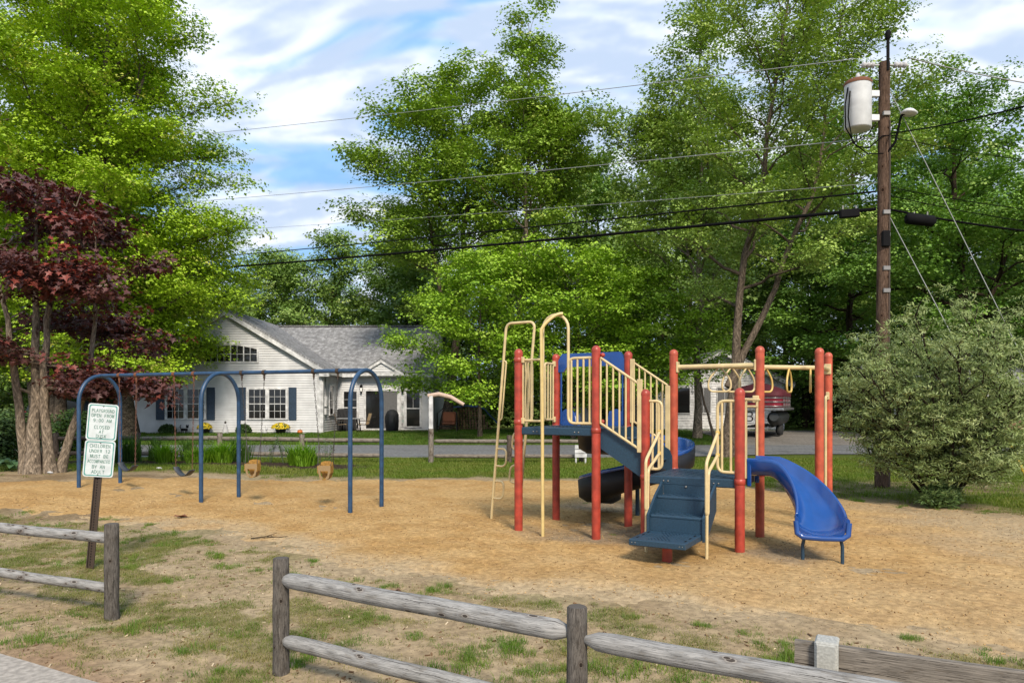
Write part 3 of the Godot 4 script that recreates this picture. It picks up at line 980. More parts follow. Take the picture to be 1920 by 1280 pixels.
func build_playset() -> void:
	var root := thing("playground_structure", "red, cream and blue climbing frame with two decks, slides and overhead rings", "climbing frame", Vector3(0.095, 0, -10.534), -PI / 6.0)
	var s := 1.22
	var H := 2.665
	for q in [[0, 0], [s, 0], [0, s], [s, s]]: round_post(root, q[0], q[1], H, M.red)
	for q in [[1.924, s], [3.143, s], [3.815, 1.96], [3.815, 2.995]]: round_post(root, q[0], q[1], H, M.red_b)
	for q in [[1.924, 0], [3.143, 0]]: round_post(root, q[0], q[1], 2.062, M.red)
	# decks
	for q in [[0.0, s, 1.53], [1.924, 3.143, 0.925]]:
		var st := nst()
		box(st, uw((q[0] + q[1]) * 0.5, q[2] - 0.055, s * 0.5), Vector3(s - 0.02, 0.11, s + 0.02), Basis(), 0.012)
		var dk := part("deck", st, M.deck, root)
		st = nst()
		var holes := nst()
		for i in 9:
			for j in 9:
				box(st, uw(q[0] + 0.13 + i * 0.12, q[2] + 0.001, 0.13 + j * 0.12), Vector3(0.05, 0.006, 0.018), Basis(Vector3.UP, PI / 4.0 if (i + j) % 2 else -PI / 4.0))
		part("tread_pattern", st, M.deck, dk, "stuff")
		for bx in [0.25, 0.31, 0.9, 0.96]:
			st = nst()
			lathe(st, [Vector2(0.011, 0), Vector2(0.011, 0.004), Vector2(0.0001, 0.007)], uw(q[0] + bx, q[2] - 0.06, -0.012), 8, Basis(Vector3.RIGHT, PI / 2))
			part("bolt", st, M.steel, dk)
	# ramp of steps between the decks
	var st := nst()
	for w in [0.05, s - 0.05]:
		var top := 1.53
		prism(st, [Vector2(s + 0.03, top), Vector2(s + 0.12, top), Vector2(1.88, 1.20), Vector2(1.924, 1.10), Vector2(1.924, 0.84), Vector2(s + 0.03, 1.27)], Transform3D(Basis(), uw(0, 0, w + 0.02)), 0.04)
	var stair := part("connecting_stair", st, M.deck, root)
	for k in 3:
		st = nst()
		var y := 1.53 - 0.151 * (k + 1)
		box(st, uw(s + 0.13 + k * 0.19, y - 0.015, s * 0.5), Vector3(0.24, 0.03, s - 0.16), Basis(), 0.006)
		part("tread", st, M.deck, stair)
		st = nst()
		box(st, uw(s + 0.03 + k * 0.19, y + 0.075, s * 0.5), Vector3(0.02, 0.13, s - 0.16))
		part("riser", st, M.deck, stair)
	for w in [-0.02, s + 0.02]:
		bar_panel(root, Vector2(s + 0.075, w), Vector2(1.84, w), 1.60, 2.49, 1.27, 2.13, 7, 0.018, false, false)
	for q in [[s + 0.085, s - 0.05, 1.58, 2.54], [1.86, -0.035, 1.22, 2.19], [1.85, s - 0.05, 0.90, 2.13]]:
		st = nst()
		box(st, uw(q[0], (q[2] + q[3]) * 0.5, q[1]), Vector3(0.075, q[3] - q[2], 0.022), Basis(), 0.006)
		part("panel_plate", st, M.cream, root)
	for q in [[s + 0.085, 2.53, 0.03], [s + 0.085, 1.62, 0.03], [s + 0.08, 2.50, s - 0.02], [s + 0.08, 1.64, s - 0.02], [1.92, 1.93, 0.07], [3.09, 1.93, 0.07]]:
		st = nst()
		lathe(st, [Vector2(0.001, -0.035), Vector2(0.028, -0.02), Vector2(0.033, 0.0), Vector2(0.028, 0.02), Vector2(0.001, 0.035)], uw(q[0], q[1], q[2]), 10)
		part("fitting", st, M.red, root)
	for q in [[0.0, 0.0, 2.5], [0.0, 0.0, 1.60], [s, 0.0, 1.50], [0.0, s, 1.50], [s, s, 1.50], [1.924, 0.0, 0.90], [3.143, 0.0, 0.90], [1.924, s, 0.90], [3.143, s, 0.90]]:
		st = nst()
		lathe(st, [Vector2(0.064, -0.035), Vector2(0.068, -0.032), Vector2(0.068, 0.032), Vector2(0.064, 0.035)], uw(q[0], q[2], q[1]), 18)
		part("collar", st, M.red, root)
	# barriers of the upper deck
	bar_panel(root, Vector2(0.06, 0.02), Vector2(0.36, 0.02), 1.62, 2.50, 1.62, 2.50, 3, 0.018, false, false)
	bar_panel(root, Vector2(0.80, 0.0), Vector2(s - 0.05, 0.0), 1.595, 2.50, 1.595, 2.50, 4, 0.02, true, false)
	bar_panel(root, Vector2(0.0, s - 0.06), Vector2(0.0, 0.80), 1.62, 2.50, 1.62, 2.50, 4, 0.018, false, true)
	bar_panel(root, Vector2(0.0, 0.08), Vector2(0.0, 0.42), 1.62, 2.50, 1.62, 2.50, 4, 0.018, false, true)
	for q in [[0.07, 2.5, 0.0], [0.07, 1.62, 0.0], [0.0, 2.5, s - 0.07], [0.0, 1.62, s - 0.07]]: clamp_at(root, uw(q[0], q[1], q[2]))
	# entry hoop, sliding pole and their joint
	var hoop := [uw(0.40, 1.62, 0.0), uw(0.40, 2.90, 0.0)]
	for k in 11:
		var a := PI - k / 10.0 * PI
		hoop.append(uw(0.60 + 0.20 * cos(a), 2.92 + 0.20 * sin(a), 0.0))
	hoop.append_array([uw(0.80, 2.85, 0.0), uw(0.80, 1.7, 0.0)])
	rod(root, "entry_hoop", hoop, 0.021, M.cream)
	var pole := [uw(0.507, -0.1, -0.208), uw(0.50, 1.5, -0.21), uw(0.485, 2.90, -0.215)]
	for k in 7:
		var t := (k + 1) / 7.0
		pole.append(uw(lerpf(0.485, 0.72, t), 2.92 + 0.21 * sin(t * PI * 0.5), lerpf(-0.215, -0.02, t)))
	rod(root, "sliding_pole", pole, 0.024, M.pale_yellow)
	# loop climber on the left
	var clim := rod(root, "loop_climber", rounded([uw(-0.937, -0.1, 0.75), uw(-0.645, 3.14, 0.75), uw(-0.127, 3.14, 0.74), uw(-0.43, -0.1, 0.74)], 0.11, 6), 0.022, M.cream)
	for k in 3:
		for sgn in [0, 1]:
			var y = 0.36 + k * 0.52 + sgn * 0.27
			if sgn == 1 and k == 2: continue
			var t = y / 3.14
			var x0 := lerpf(-0.937, -0.645, t) if sgn == 0 else lerpf(-0.43, -0.127, t)
			var x1 := lerpf(-0.937, -0.645, (y + 0.27) / 3.14) if sgn == 0 else lerpf(-0.43, -0.127, (y + 0.27) / 3.14)
			var dir := 1.0 if sgn == 0 else -1.0
			if k == 2 and sgn == 0: continue
			rod(clim, "foot_loop", rounded([uw(x0, y, 0.75), uw(x0 + dir * 0.215, y - 0.01, 0.72), uw(x1 + dir * 0.205, y + 0.28, 0.72), uw(x1, y + 0.27, 0.75)], 0.12, 6), 0.016, M.cream)
	rod(clim, "hand_loop", rounded([uw(-0.705, 2.55, 0.75), uw(-0.640, 2.54, 0.74), uw(-0.725, 1.62, 0.74), uw(-0.795, 1.60, 0.75)], 0.04, 4), 0.013, M.cream)
	rod(clim, "hand_loop", rounded([uw(-0.185, 2.55, 0.75), uw(-0.25, 2.54, 0.74), uw(-0.335, 1.62, 0.74), uw(-0.27, 1.60, 0.75)], 0.04, 4), 0.013, M.cream)
	# slide mouth on the upper deck
	st = nst()
	prism(st, [Vector2(0.05, 2.37), Vector2(0.05, 2.55), Vector2(0.12, 2.66), Vector2(1.10, 2.66), Vector2(1.17, 2.55), Vector2(1.17, 2.33), Vector2(1.08, 2.33), Vector2(1.02, 2.45), Vector2(0.20, 2.45), Vector2(0.14, 2.37)], Transform3D(Basis(), uw(0, 0, s + 0.03)), 0.06)
	var hood := part("slide_hood", st, M.slide, root)
	rod(hood, "upright", [uw(0.09, 1.55, s), uw(0.09, 2.4, s)], 0.016, M.slide)
	rod(hood, "upright", [uw(1.13, 1.55, s), uw(1.13, 2.4, s)], 0.016, M.slide)
	for u in [[0.06, 0.34], [0.88, 1.16]]:
		st = nst()
		var wing := []
		for k in 9:
			var a := k / 8.0 * PI
			wing.append(Vector2(lerpf(u[0], u[1], 0.5 - 0.5 * cos(a)), 1.60 + 0.19 * sin(a)))
		wing.append(Vector2(u[1], 1.53))
		wing.append(Vector2(u[0], 1.53))
		prism(st, wing, Transform3D(Basis(), uw(0, 0, s + 0.05)), 0.05)
		part("side_wing", st, M.slide, hood)
	# spiral slide: back from the deck, once round to the right, out at the back
	var path := []
	var cu := 0.95
	var cw := 2.28
	var r := 0.66
	for k in 6: path.append(Vector3(lerpf(0.61, cu - r, smoothstep(0.0, 1.0, k / 6.0)), 0, -(s + 0.02 + (cw - s) * k / 6.0)))
	for k in 33:
		var a := k / 32.0 * TAU * 0.985
		path.append(Vector3(cu - r * cos(a), 0, -(cw + r * sin(a))))
	for k in 2: path.append(Vector3(cu - r + 0.01, 0, -(cw + 0.13 * (k + 1))))
	var n := path.size()
	var run := 0.0
	var prev := Vector3.ZERO
	for i in n:
		if i > 0: run += Vector2(path[i].x - prev.x, path[i].z - prev.z).length()
		prev = path[i]
		var y := 1.50 - 0.30 * smoothstep(-0.1, 0.75, run) - 0.26 * clampf((run - 0.5) / 2.7, 0.0, 1.0) - 0.66 * smoothstep(2.7, 5.6, run)
		path[i] = Vector3(path[i].x, y, path[i].z)
	var fr := slide_frames(path, [])
	# inside: a thin blue liner; outside: a near-black layer around it
	st = nst()
	sweep(st, fr, u_profile(0.255, 0.27, 0.028, 0.035), true, true)
	var sp := part("spiral_slide", st, M.slide, root)
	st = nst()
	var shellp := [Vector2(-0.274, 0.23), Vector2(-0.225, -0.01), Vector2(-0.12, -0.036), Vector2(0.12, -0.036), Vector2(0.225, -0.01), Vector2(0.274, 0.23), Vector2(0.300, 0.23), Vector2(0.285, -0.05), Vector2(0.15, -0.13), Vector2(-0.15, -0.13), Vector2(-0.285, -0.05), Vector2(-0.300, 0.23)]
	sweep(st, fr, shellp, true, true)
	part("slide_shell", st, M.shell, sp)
	rod(sp, "support_leg", [uw(cu + 0.02, -0.1, cw + 0.02), uw(cu + 0.02, 1.05, cw + 0.02)], 0.035, M.deck)
	rod(sp, "support_leg", [uw(cu + r, -0.1, cw + 0.1), uw(cu + r, 0.78, cw + 0.1)], 0.03, M.deck)
	# curved slide on the lower deck
	path = []
	for k in 6: path.append(Vector3(3.16 + 0.31 * k / 6.0, 0, -0.61))
	for k in 17:
		var a := k / 16.0 * deg_to_rad(78.0)
		path.append(Vector3(3.47 + 0.59 * sin(a), 0, -(0.61 - 0.59 + 0.59 * cos(a))))
	for k in 4: path.append(Vector3(4.047 + 0.013 * (k + 1), 0, -(0.143 - 0.058 * (k + 1))))
	n = path.size()
	var heads := []
	for i in n:
		var t := float(i) / (n - 1)
		var q: Vector3 = path[i]
		var drop := smoothstep(0.18, 0.86, t) * 0.45 + clampf((t - 0.2) / 0.64, 0, 1) * 0.55
		path[i] = Vector3(q.x, lerpf(0.965, 0.335, drop), q.z)
	# level the profile sideways: right vectors stay horizontal
	for i in n:
		var t2: Vector3 = path[mini(i + 1, n - 1)] - path[maxi(i - 1, 0)]
		t2.y = 0
		heads.append(t2.normalized().cross(Vector3.UP).normalized())
	fr = slide_frames(path, heads)
	for i in n: # the bed widens towards the end
		var k := lerpf(1.0, 1.06, float(i) / n)
		fr[i].basis.x *= k
	st = nst()
	sweep(st, fr, u_profile(0.245, 0.19, 0.028, 0.035), true, true)
	var cs := part("curved_slide", st, M.slide, root)
	st = nst()
	var lipf: Transform3D = fr[n - 1]
	tube(st, [lipf * Vector3(-0.27, 0.16, 0.0), lipf * Vector3(-0.26, 0.02, -0.02), lipf * Vector3(-0.20, -0.022, -0.035), lipf * Vector3(0, -0.028, -0.04), lipf * Vector3(0.20, -0.022, -0.035), lipf * Vector3(0.26, 0.02, -0.02), lipf * Vector3(0.27, 0.16, 0.0)], 0.032, 10)
	part("exit_lip", st, M.slide, cs)
	for dx in [-0.21, 0.21]:
		rod(cs, "slide_leg", [uw(4.09 + dx, -0.1, dx * 0.2), uw(4.09 + dx, 0.20, dx * 0.2), uw(4.09 + dx * 0.92, 0.29, dx * 0.2 - 0.01)], 0.020, M.deck)
	for w in [0.365, 0.86]:
		st = nst()
		box(st, uw(3.18, 0.96, w), Vector3(0.05, 0.30, 0.06), Basis(), 0.01)
		part("slide_flange", st, M.slide, cs)
	# lower deck barriers and the slide mouth
	bar_panel(root, Vector2(2.15, 0.0), Vector2(1.98, 0.0), 1.01, 1.90, 1.01, 1.90, 2, 0.020, true, false)
	bar_panel(root, Vector2(2.87, 0.0), Vector2(3.09, 0.0), 1.01, 1.90, 1.01, 1.90, 2, 0.020, true, false)
	var mouth := rod(root, "slide_mouth", [uw(3.143, 1.92, 0.05), uw(3.143, 1.92, 1.16)], 0.02, M.cream)
	rod(mouth, "lower_rail", [uw(3.143, 1.83, 0.36), uw(3.143, 1.83, 1.0)], 0.016, M.cream)
	for w in [0.34, 1.03]:
		st = nst()
		box(st, uw(3.143, 1.41, w), Vector3(0.022, 1.0, 0.075), Basis(), 0.006)
		part("mouth_upright", st, M.cream, mouth)
	clamp_at(mouth, uw(3.10, 1.93, 1.18), Vector3(0.09, 0.10, 0.06))
	# front steps
	var tre := [[0.0, -0.26, 0.70], [-0.26, -0.52, 0.495]]
	st = nst()
	for u in [2.155, 2.845]:
		prism(st, [Vector2(-0.01, 0.86), Vector2(-0.01, 0.52), Vector2(-0.45, 0.215), Vector2(-0.56, 0.215), Vector2(-0.56, 0.50), Vector2(-0.30, 0.70)], Transform3D(Basis(Vector3(0, 0, -1), Vector3(0, 1, 0), Vector3(1, 0, 0)), Vector3(u - 0.015, 0, 0)), 0.03)
	var fs := part("front_steps", st, M.deck, root)
	for k in 2:
		var q: Array = tre[k]
		st = nst()
		box(st, uw(2.5, q[2] - 0.02, (q[0] + q[1]) * 0.5), Vector3(0.66, 0.04, 0.275), Basis(), 0.012)
		var tr := part("tread", st, M.deck, fs)
		st = nst()
	for q in [[0.005, 0.915, 0.70], [-0.255, 0.665, 0.495], [-0.515, 0.46, 0.30]]:
		st = nst()
		box(st, uw(2.5, (q[1] + q[2]) * 0.5, q[0]), Vector3(0.662, q[1] - q[2], 0.02))
		part("riser", st, M.deck, fs)
	st = nst()
	for q in [[-0.13, 0.70], [-0.39, 0.495]]:
		for i in 11:
			for j in 3:
				box(st, uw(2.22 + i * 0.056, q[1] + 0.002, q[0] - 0.075 + j * 0.07), Vector3(0.036, 0.006, 0.012), Basis(Vector3.UP, 0.7 if (i + j) % 2 else -0.7))
	part("tread_pattern", st, M.deck, fs, "stuff")
	st = nst()
	lathe(st, [Vector2(0.016, 0), Vector2(0.016, 0.006), Vector2(0.0001, 0.012)], uw(2.47, 0.80, -0.008), 8, Basis(Vector3.RIGHT, PI / 2))
	part("bolt", st, M.steel, fs)
	# bottom plate with its cut-outs and raised pattern
	st = nst()
	var pu0 := 2.15
	var pu1 := 2.82
	var pw0 := -0.50
	var pw1 := -1.21
	box(st, uw((pu0 + pu1) * 0.5, 0.262, (pw0 + pw1) * 0.5), Vector3(pu1 - pu0, 0.072, pw0 - pw1), Basis(), 0.008)
	var plate := part("step_plate", st, M.deck, root)
	st = nst()
	var cen := Vector2((pu0 + pu1) * 0.5, (pw0 + pw1) * 0.5)
	for ring in 6:
		var rad := 0.04 + ring * 0.042
		for side in 4:
			var a := side * PI / 2.0
			for k in 2 + ring:
				var off := (k - (1 + ring) * 0.5) * 0.042
				var p := Vector2(rad, off).rotated(a)
				if absf(p.x) > 0.27 or absf(p.y) > 0.29: continue
				box(st, uw(cen.x + p.x, 0.300, cen.y + p.y), Vector3(0.030, 0.007, 0.012), Basis(Vector3.UP, PI / 4.0 + a))
	part("raised_pattern", st, M.deck, plate, "stuff")
	for q in [[pu0 + 0.05, -0.66], [pu0 + 0.05, -0.85], [pu0 + 0.05, -1.04], [pu1 - 0.05, -0.66], [pu1 - 0.05, -0.85], [pu1 - 0.05, -1.04]]:
		st = nst()
		box(st, uw(q[0], 0.2975, q[1]), Vector3(0.022, 0.003, 0.085))
		part("slot", st, M.black, plate)
	for q in [0.04, 0.08, 0.60, 0.635]:
		st = nst()
		lathe(st, [Vector2(0.007, 0), Vector2(0.007, 0.003), Vector2(0.0001, 0.005)], uw(pu0 + q, 0.262, pw1 - 0.001), 7, Basis(Vector3.RIGHT, PI / 2))
		part("rivet", st, M.steel, plate)
	st = nst()
	lathe(st, [Vector2(0.06, -0.1), Vector2(0.06, 0.226)], uw(2.505, 0, -0.88), 18)
	part("plate_post", st, M.red, plate)
	# handrails of the front steps
	for u in [2.118, 2.872]:
		var h := rod(root, "handrail", rounded([uw(u, 1.50, 0.0), uw(u, 1.16, -0.53), uw(u, 0.56, -0.53), uw(u, 0.53, -0.50), uw(u, 0.56, -0.46), uw(u, 1.04, -0.44), uw(u, 1.22, 0.0)], 0.06, 4), 0.020, M.cream)
		rod(h, "handrail_leg", [uw(u, -0.1, -0.515), uw(u, 0.60, -0.51)], 0.020, M.cream)
		for y in [1.50, 1.22]:
			st = nst()
			box(st, uw(u, y, 0.0), Vector3(0.05, 0.05, 0.055), Basis(), 0.01)
			part("rusty_joint", st, M.yellow, h)
	# overhead beam with hanging loops
	var beam := rod(root, "overhead_beam", [uw(2.53, 2.40, s + 0.02), uw(3.815, 2.40, 2.48)], 0.033, M.cream, 14)
	rod(beam, "end_bar", [uw(1.97, 2.40, s), uw(3.10, 2.40, s)], 0.036, M.cream, 14)
	rod(beam, "end_bar", [uw(3.815, 2.40, 2.0), uw(3.815, 2.40, 2.95)], 0.036, M.cream, 14)
	for q in [Vector2(1.985, s), Vector2(3.085, s), Vector2(3.815, 2.03), Vector2(3.815, 2.93)]:
		clamp_at(beam, uw(q.x, 2.40, q.y), Vector3(0.03, 0.16, 0.10) if q.y < 1.5 else Vector3(0.10, 0.16, 0.03))
	for k in 6:
		var t := [0.035, 0.14, 0.28, 0.45, 0.67, 0.87][k] as float
		var p := uw(2.53, 2.385, s + 0.02).lerp(uw(3.815, 2.385, 2.48), t)
		var yaw := [-0.28, 0.32, 0.50, 0.57, 0.99, 1.2][k] as float
		var b := Basis(Vector3.UP, PI / 6.0 + yaw)
		var pts := []
		for q in [Vector2(0.012, 0), Vector2(0.155, -0.17), Vector2(0.155, -0.345), Vector2(-0.155, -0.345), Vector2(-0.155, -0.17), Vector2(-0.012, 0)]:
			pts.append(p + b * Vector3(q.x, q.y, 0))
		rod(beam, "hanging_loop", rounded(pts, 0.13, 6), 0.0145, M.cream if k < 3 else M.yellow)
	# thin climbing pole on the far right post
	var cp := rod(root, "handhold_pole", rounded([uw(3.815, 1.98, 2.93), uw(3.80, 1.98, 2.80), uw(3.80, 0.12, 2.80)], 0.05, 5), 0.020, M.cream)
	clamp_at(cp, uw(3.815, 1.99, 2.92), Vector3(0.05, 0.12, 0.05))

# ---------------------------------------------------------------- swings
func chain(parent: Node, a: Vector3, b: Vector3, m: Material) -> void:
	var st := nst()
	var n := int(a.distance_to(b) / 0.052)
	var t := (b - a).normalized()
	var x := t.cross(Vector3(0.3, 0.1, 1)).normalized()
	var z := t.cross(x)
	for i in n:
		var c := a.lerp(b, (i + 0.5) / n)
		var sd := x if i % 2 else z
		var pts := []
		for k in 8:
			var an := TAU * k / 8
			pts.append(c + t * (0.030 * cos(an)) + sd * (0.011 * sin(an)))
		tube(st, pts, 0.0046, 4, false, true)
	part("chain", st, m, parent)

func build_swings() -> void:
	var P := [Vector3(-2.535, 0, -12.62), Vector3(-5.60, 0, -13.92), Vector3(-8.64, 0, -15.2)]
	var top := 2.453
	var st := nst()
	var A: Vector3 = P[0] + Vector3.UP * top
	var B: Vector3 = P[2] + Vector3.UP * (top + 0.01)
	var dir := (B - A).normalized()
	tube(st, [A - dir * 0.02, A.lerp(B, 0.5), B + dir * 0.02], 0.0375, 16)
	var root := thing("swing_set", "blue tubular swing frame of three arched legs joined by a top bar", "swing frame", P[1])
	var move := Transform3D(Basis(), -P[1])
	var beam := part("top_bar", st, M.swing, root)
	beam.position = -P[1]
	var side := Vector3(-dir.z, 0, dir.x).normalized()
	if side.z > 0: side = -side   # towards the back
	for k in 3:
		var c: Vector3 = P[k]
		st = nst()
		var pts := []
		var half := 0.475
		var y0 := gh(c.x, -c.z)
		pts.append(c - side * half + Vector3.UP * (y0 - 0.15))
		pts.append(c - side * half + Vector3.UP * (top - 0.55))
		for i in range(1, 18):
			var a := PI - i / 18.0 * PI
			pts.append(c + side * half * cos(a) + Vector3.UP * (top - 0.55 + 0.55 * sin(a)))
		pts.append(c + side * half + Vector3.UP * (top - 0.55))
		pts.append(c + side * half + Vector3.UP * (y0 - 0.15))
		tube(st, pts, 0.0385, 16)
		var leg := part("arched_leg", st, M.swing, root)
		leg.position = -P[1]
	# hangers
	var px := [588.0, 633.0, 453.0, 495.0, 326.0, 363.0, 223.0, 255.0]
	var hang := []
	for x in px:
		# where the bar stands at that column of the photograph
		var k = (x - 960.0) / F
		var t: float = (A.x + k * A.z) / -(dir.x + k * dir.z)
		hang.append(A + dir * t)
	for i in hang.size():
		st = nst()
		var h: Vector3 = hang[i]
		tube(st, [h - dir * 0.03, h + dir * 0.03], 0.048, 14)
		box(st, h - Vector3.UP * 0.075, Vector3(0.035, 0.07, 0.03), Basis(), 0.006)
		tube(st, [h - Vector3.UP * 0.09, h - Vector3.UP * 0.15], 0.013, 6)
		var hg := part("hanger", st, M.rust if i > 3 else M.brown_post, root)
		hg.position = -P[1]
	# four swings
	var names := [["bucket_swing", "tan and yellow bucket seat swing nearest the climbing frame", 0.62], ["bucket_swing", "tan and yellow bucket seat swing beside the middle swing arch", 0.60], ["belt_swing", "grey rubber belt swing hanging just left of the middle arch", 0.46], ["belt_swing", "grey rubber belt swing hanging at the far left arch", 0.50]]
	for k in 4:
		var h0: Vector3 = hang[k * 2] - Vector3.UP * 0.14
		var h1: Vector3 = hang[k * 2 + 1] - Vector3.UP * 0.14
		var mid := (h0 + h1) * 0.5
		var sw := thing(names[k][0], names[k][1], "swing", Vector3(mid.x, names[k][2], mid.z), 0.0, "swings hanging from the blue frame")
		var inv := -sw.position
		if k < 2:
			var e0 := h0 + Vector3.DOWN * 1.12 + (mid - h0) * 0.42
			var e1 := h1 + Vector3.DOWN * 1.12 + (mid - h1) * 0.30
			for pr in [[h0, e0], [h1, e1]]:
				chain(sw, pr[0] + inv, pr[1] + inv, M.chain)
			# the bucket: front, back and the strap between the legs
			var ax := dir * -1.0
			ax = Vector3(ax.x, 0, ax.z).normalized()
			var fz := side * -1.0   # seat opens towards the camera side
			var b := Basis(ax.rotated(Vector3.UP, 0.35), Vector3.UP, ax.rotated(Vector3.UP, 0.35).cross(Vector3.UP)).scaled(Vector3.ONE * 0.76)
			for q in [[0.105, M.bucket_front, 0.0, "front"], [-0.12, M.bucket, 0.045, "back"]]:
				var g := nst()
				var poly := []
				var w := 0.150
				for s in [[-w, 0.20 + q[2]], [-w * 0.98, 0.05], [-w * 0.72, -0.09], [-w * 0.30, -0.135]]: poly.append(Vector2(s[0], s[1]))
				for s in [[w * 0.30, -0.135], [w * 0.72, -0.09], [w * 0.98, 0.05], [w, 0.20 + q[2]]]: poly.append(Vector2(s[0], s[1]))
				if q[3] == "back":
					for i in 5:
						var a := i / 6.0 * PI
						poly.append(Vector2(w * cos((i + 1) / 6.0 * PI), 0.245 + 0.05 * sin((i + 1) / 6.0 * PI)))
					prism(g, poly, Transform3D(b, b * Vector3(0, 0, q[0])), 0.016)
				else:
					# leg holes: build the front as a frame of strips
					var L0 := [Vector2(-w, 0.20), Vector2(w, 0.20), Vector2(w * 0.99, 0.075), Vector2(-w * 0.99, 0.075)]
					prism(g, L0, Transform3D(b, b * Vector3(0, 0, q[0])), 0.016)
					prism(g, [Vector2(-w * 0.99, 0.075), Vector2(-w * 0.62, 0.075), Vector2(-w * 0.52, -0.03), Vector2(-w * 0.22, -0.085), Vector2(-w * 0.3, -0.135), Vector2(-w * 0.72, -0.09)], Transform3D(b, b * Vector3(0, 0, q[0])), 0.016)
					prism(g, [Vector2(w * 0.99, 0.075), Vector2(w * 0.62, 0.075), Vector2(w * 0.52, -0.03), Vector2(w * 0.22, -0.085), Vector2(w * 0.3, -0.135), Vector2(w * 0.72, -0.09)], Transform3D(b, b * Vector3(0, 0, q[0])), 0.016)
				part(q[3], g, q[1], sw)
			for sx in [-1.0, 1.0]:
				var g := nst()
				prism(g, [Vector2(-0.12, 0.22), Vector2(0.12, 0.19), Vector2(0.12, 0.02), Vector2(-0.12, 0.02)], Transform3D(Basis(b.z, b.y, b.x * -1.0), b * Vector3(0.150 * sx, 0, 0)), 0.014)
				part("side", g, M.bucket, sw)
			var g2 := nst()
			box(g2, b * Vector3(0, -0.125, -0.005), Vector3(0.10, 0.022, 0.24), b, 0.006)
			part("crotch_strap", g2, M.bucket, sw)
			for q in [[e0, -0.15], [e1, 0.15]]:
				for zz in [0.11, -0.11]:
					var g := nst()
					tube(g, [q[0] + inv, b * Vector3(q[1], 0.20, zz)], 0.006, 5)
					part("strap", g, M.chain, sw)
		else:
			var y: float = names[k][2]
			var ax2 := Vector3(dir.x, 0, dir.z).normalized()
			var g := nst()
			var fr := []
			var span := 0.25
			for i in 13:
				var t := i / 12.0 * 2.0 - 1.0
				var sag := 0.14 * t * t + 0.02 * t
				fr.append(Transform3D(Basis(side * -1.0, Vector3.UP, ax2), ax2 * (t * span) + Vector3.UP * sag + side * (0.03 * t)))
			for i in 13:
				var f: Transform3D = fr[i]
				var slope := Vector3(0, 0, 0)
				var nxt: Vector3 = fr[mini(i + 1, 12)].origin - fr[maxi(i - 1, 0)].origin
				var tt := nxt.normalized()
				var rt := (side * -1.0 + tt * 0.0).normalized()
				fr[i] = Transform3D(Basis(rt, tt.cross(rt).normalized(), tt), f.origin)
			sweep(g, fr, [Vector2(-0.07, -0.008), Vector2(0.07, -0.008), Vector2(0.07, 0.008), Vector2(-0.07, 0.008)], true, true)
			part("seat", g, M.rubber, sw)
			chain(sw, h0 + inv, (fr[0] as Transform3D).origin if (fr[0].origin + sw.position).distance_to(h0) < (fr[12].origin + sw.position).distance_to(h0) else fr[12].origin, M.rustchain)
			chain(sw, h1 + inv, (fr[12] as Transform3D).origin if (fr[12].origin + sw.position).distance_to(h1) < (fr[0].origin + sw.position).distance_to(h1) else fr[0].origin, M.rustchain)

# ---------------------------------------------------------------- the notice
func lettering(parent: Node, text: String, p: Vector3, h: float, m: Material, b: Basis, squeeze := 0.8) -> void:
	var f := SystemFont.new()
	f.font_names = PackedStringArray(["Droid Sans Mono"])
	var t := TextMesh.new()
	t.text = text
	t.font = f
	t.font_size = 64
	t.pixel_size = h / 46.0
	t.depth = 0.002
	t.curve_step = 2.0
	var o := MeshInstance3D.new()
	o.mesh = t
	o.material_override = m
	o.name = "lettering"
	o.transform = Transform3D(b.scaled_local(Vector3(squeeze, 1, 1)), p)
	parent.add_child(o, true)

func round_rect(w: float, h: float, r: float, n := 5) -> Array:
	var out := []
	for q in [[1, 1, 0.0], [-1, 1, PI / 2], [-1, -1, PI], [1, -1, PI * 1.5]]:
		for k in n + 1:
			var a: float = q[2] + k * PI / 2 / n
			out.append(Vector2(q[0] * (w / 2 - r) + r * cos(a), q[1] * (h / 2 - r) + r * sin(a)))
	return out

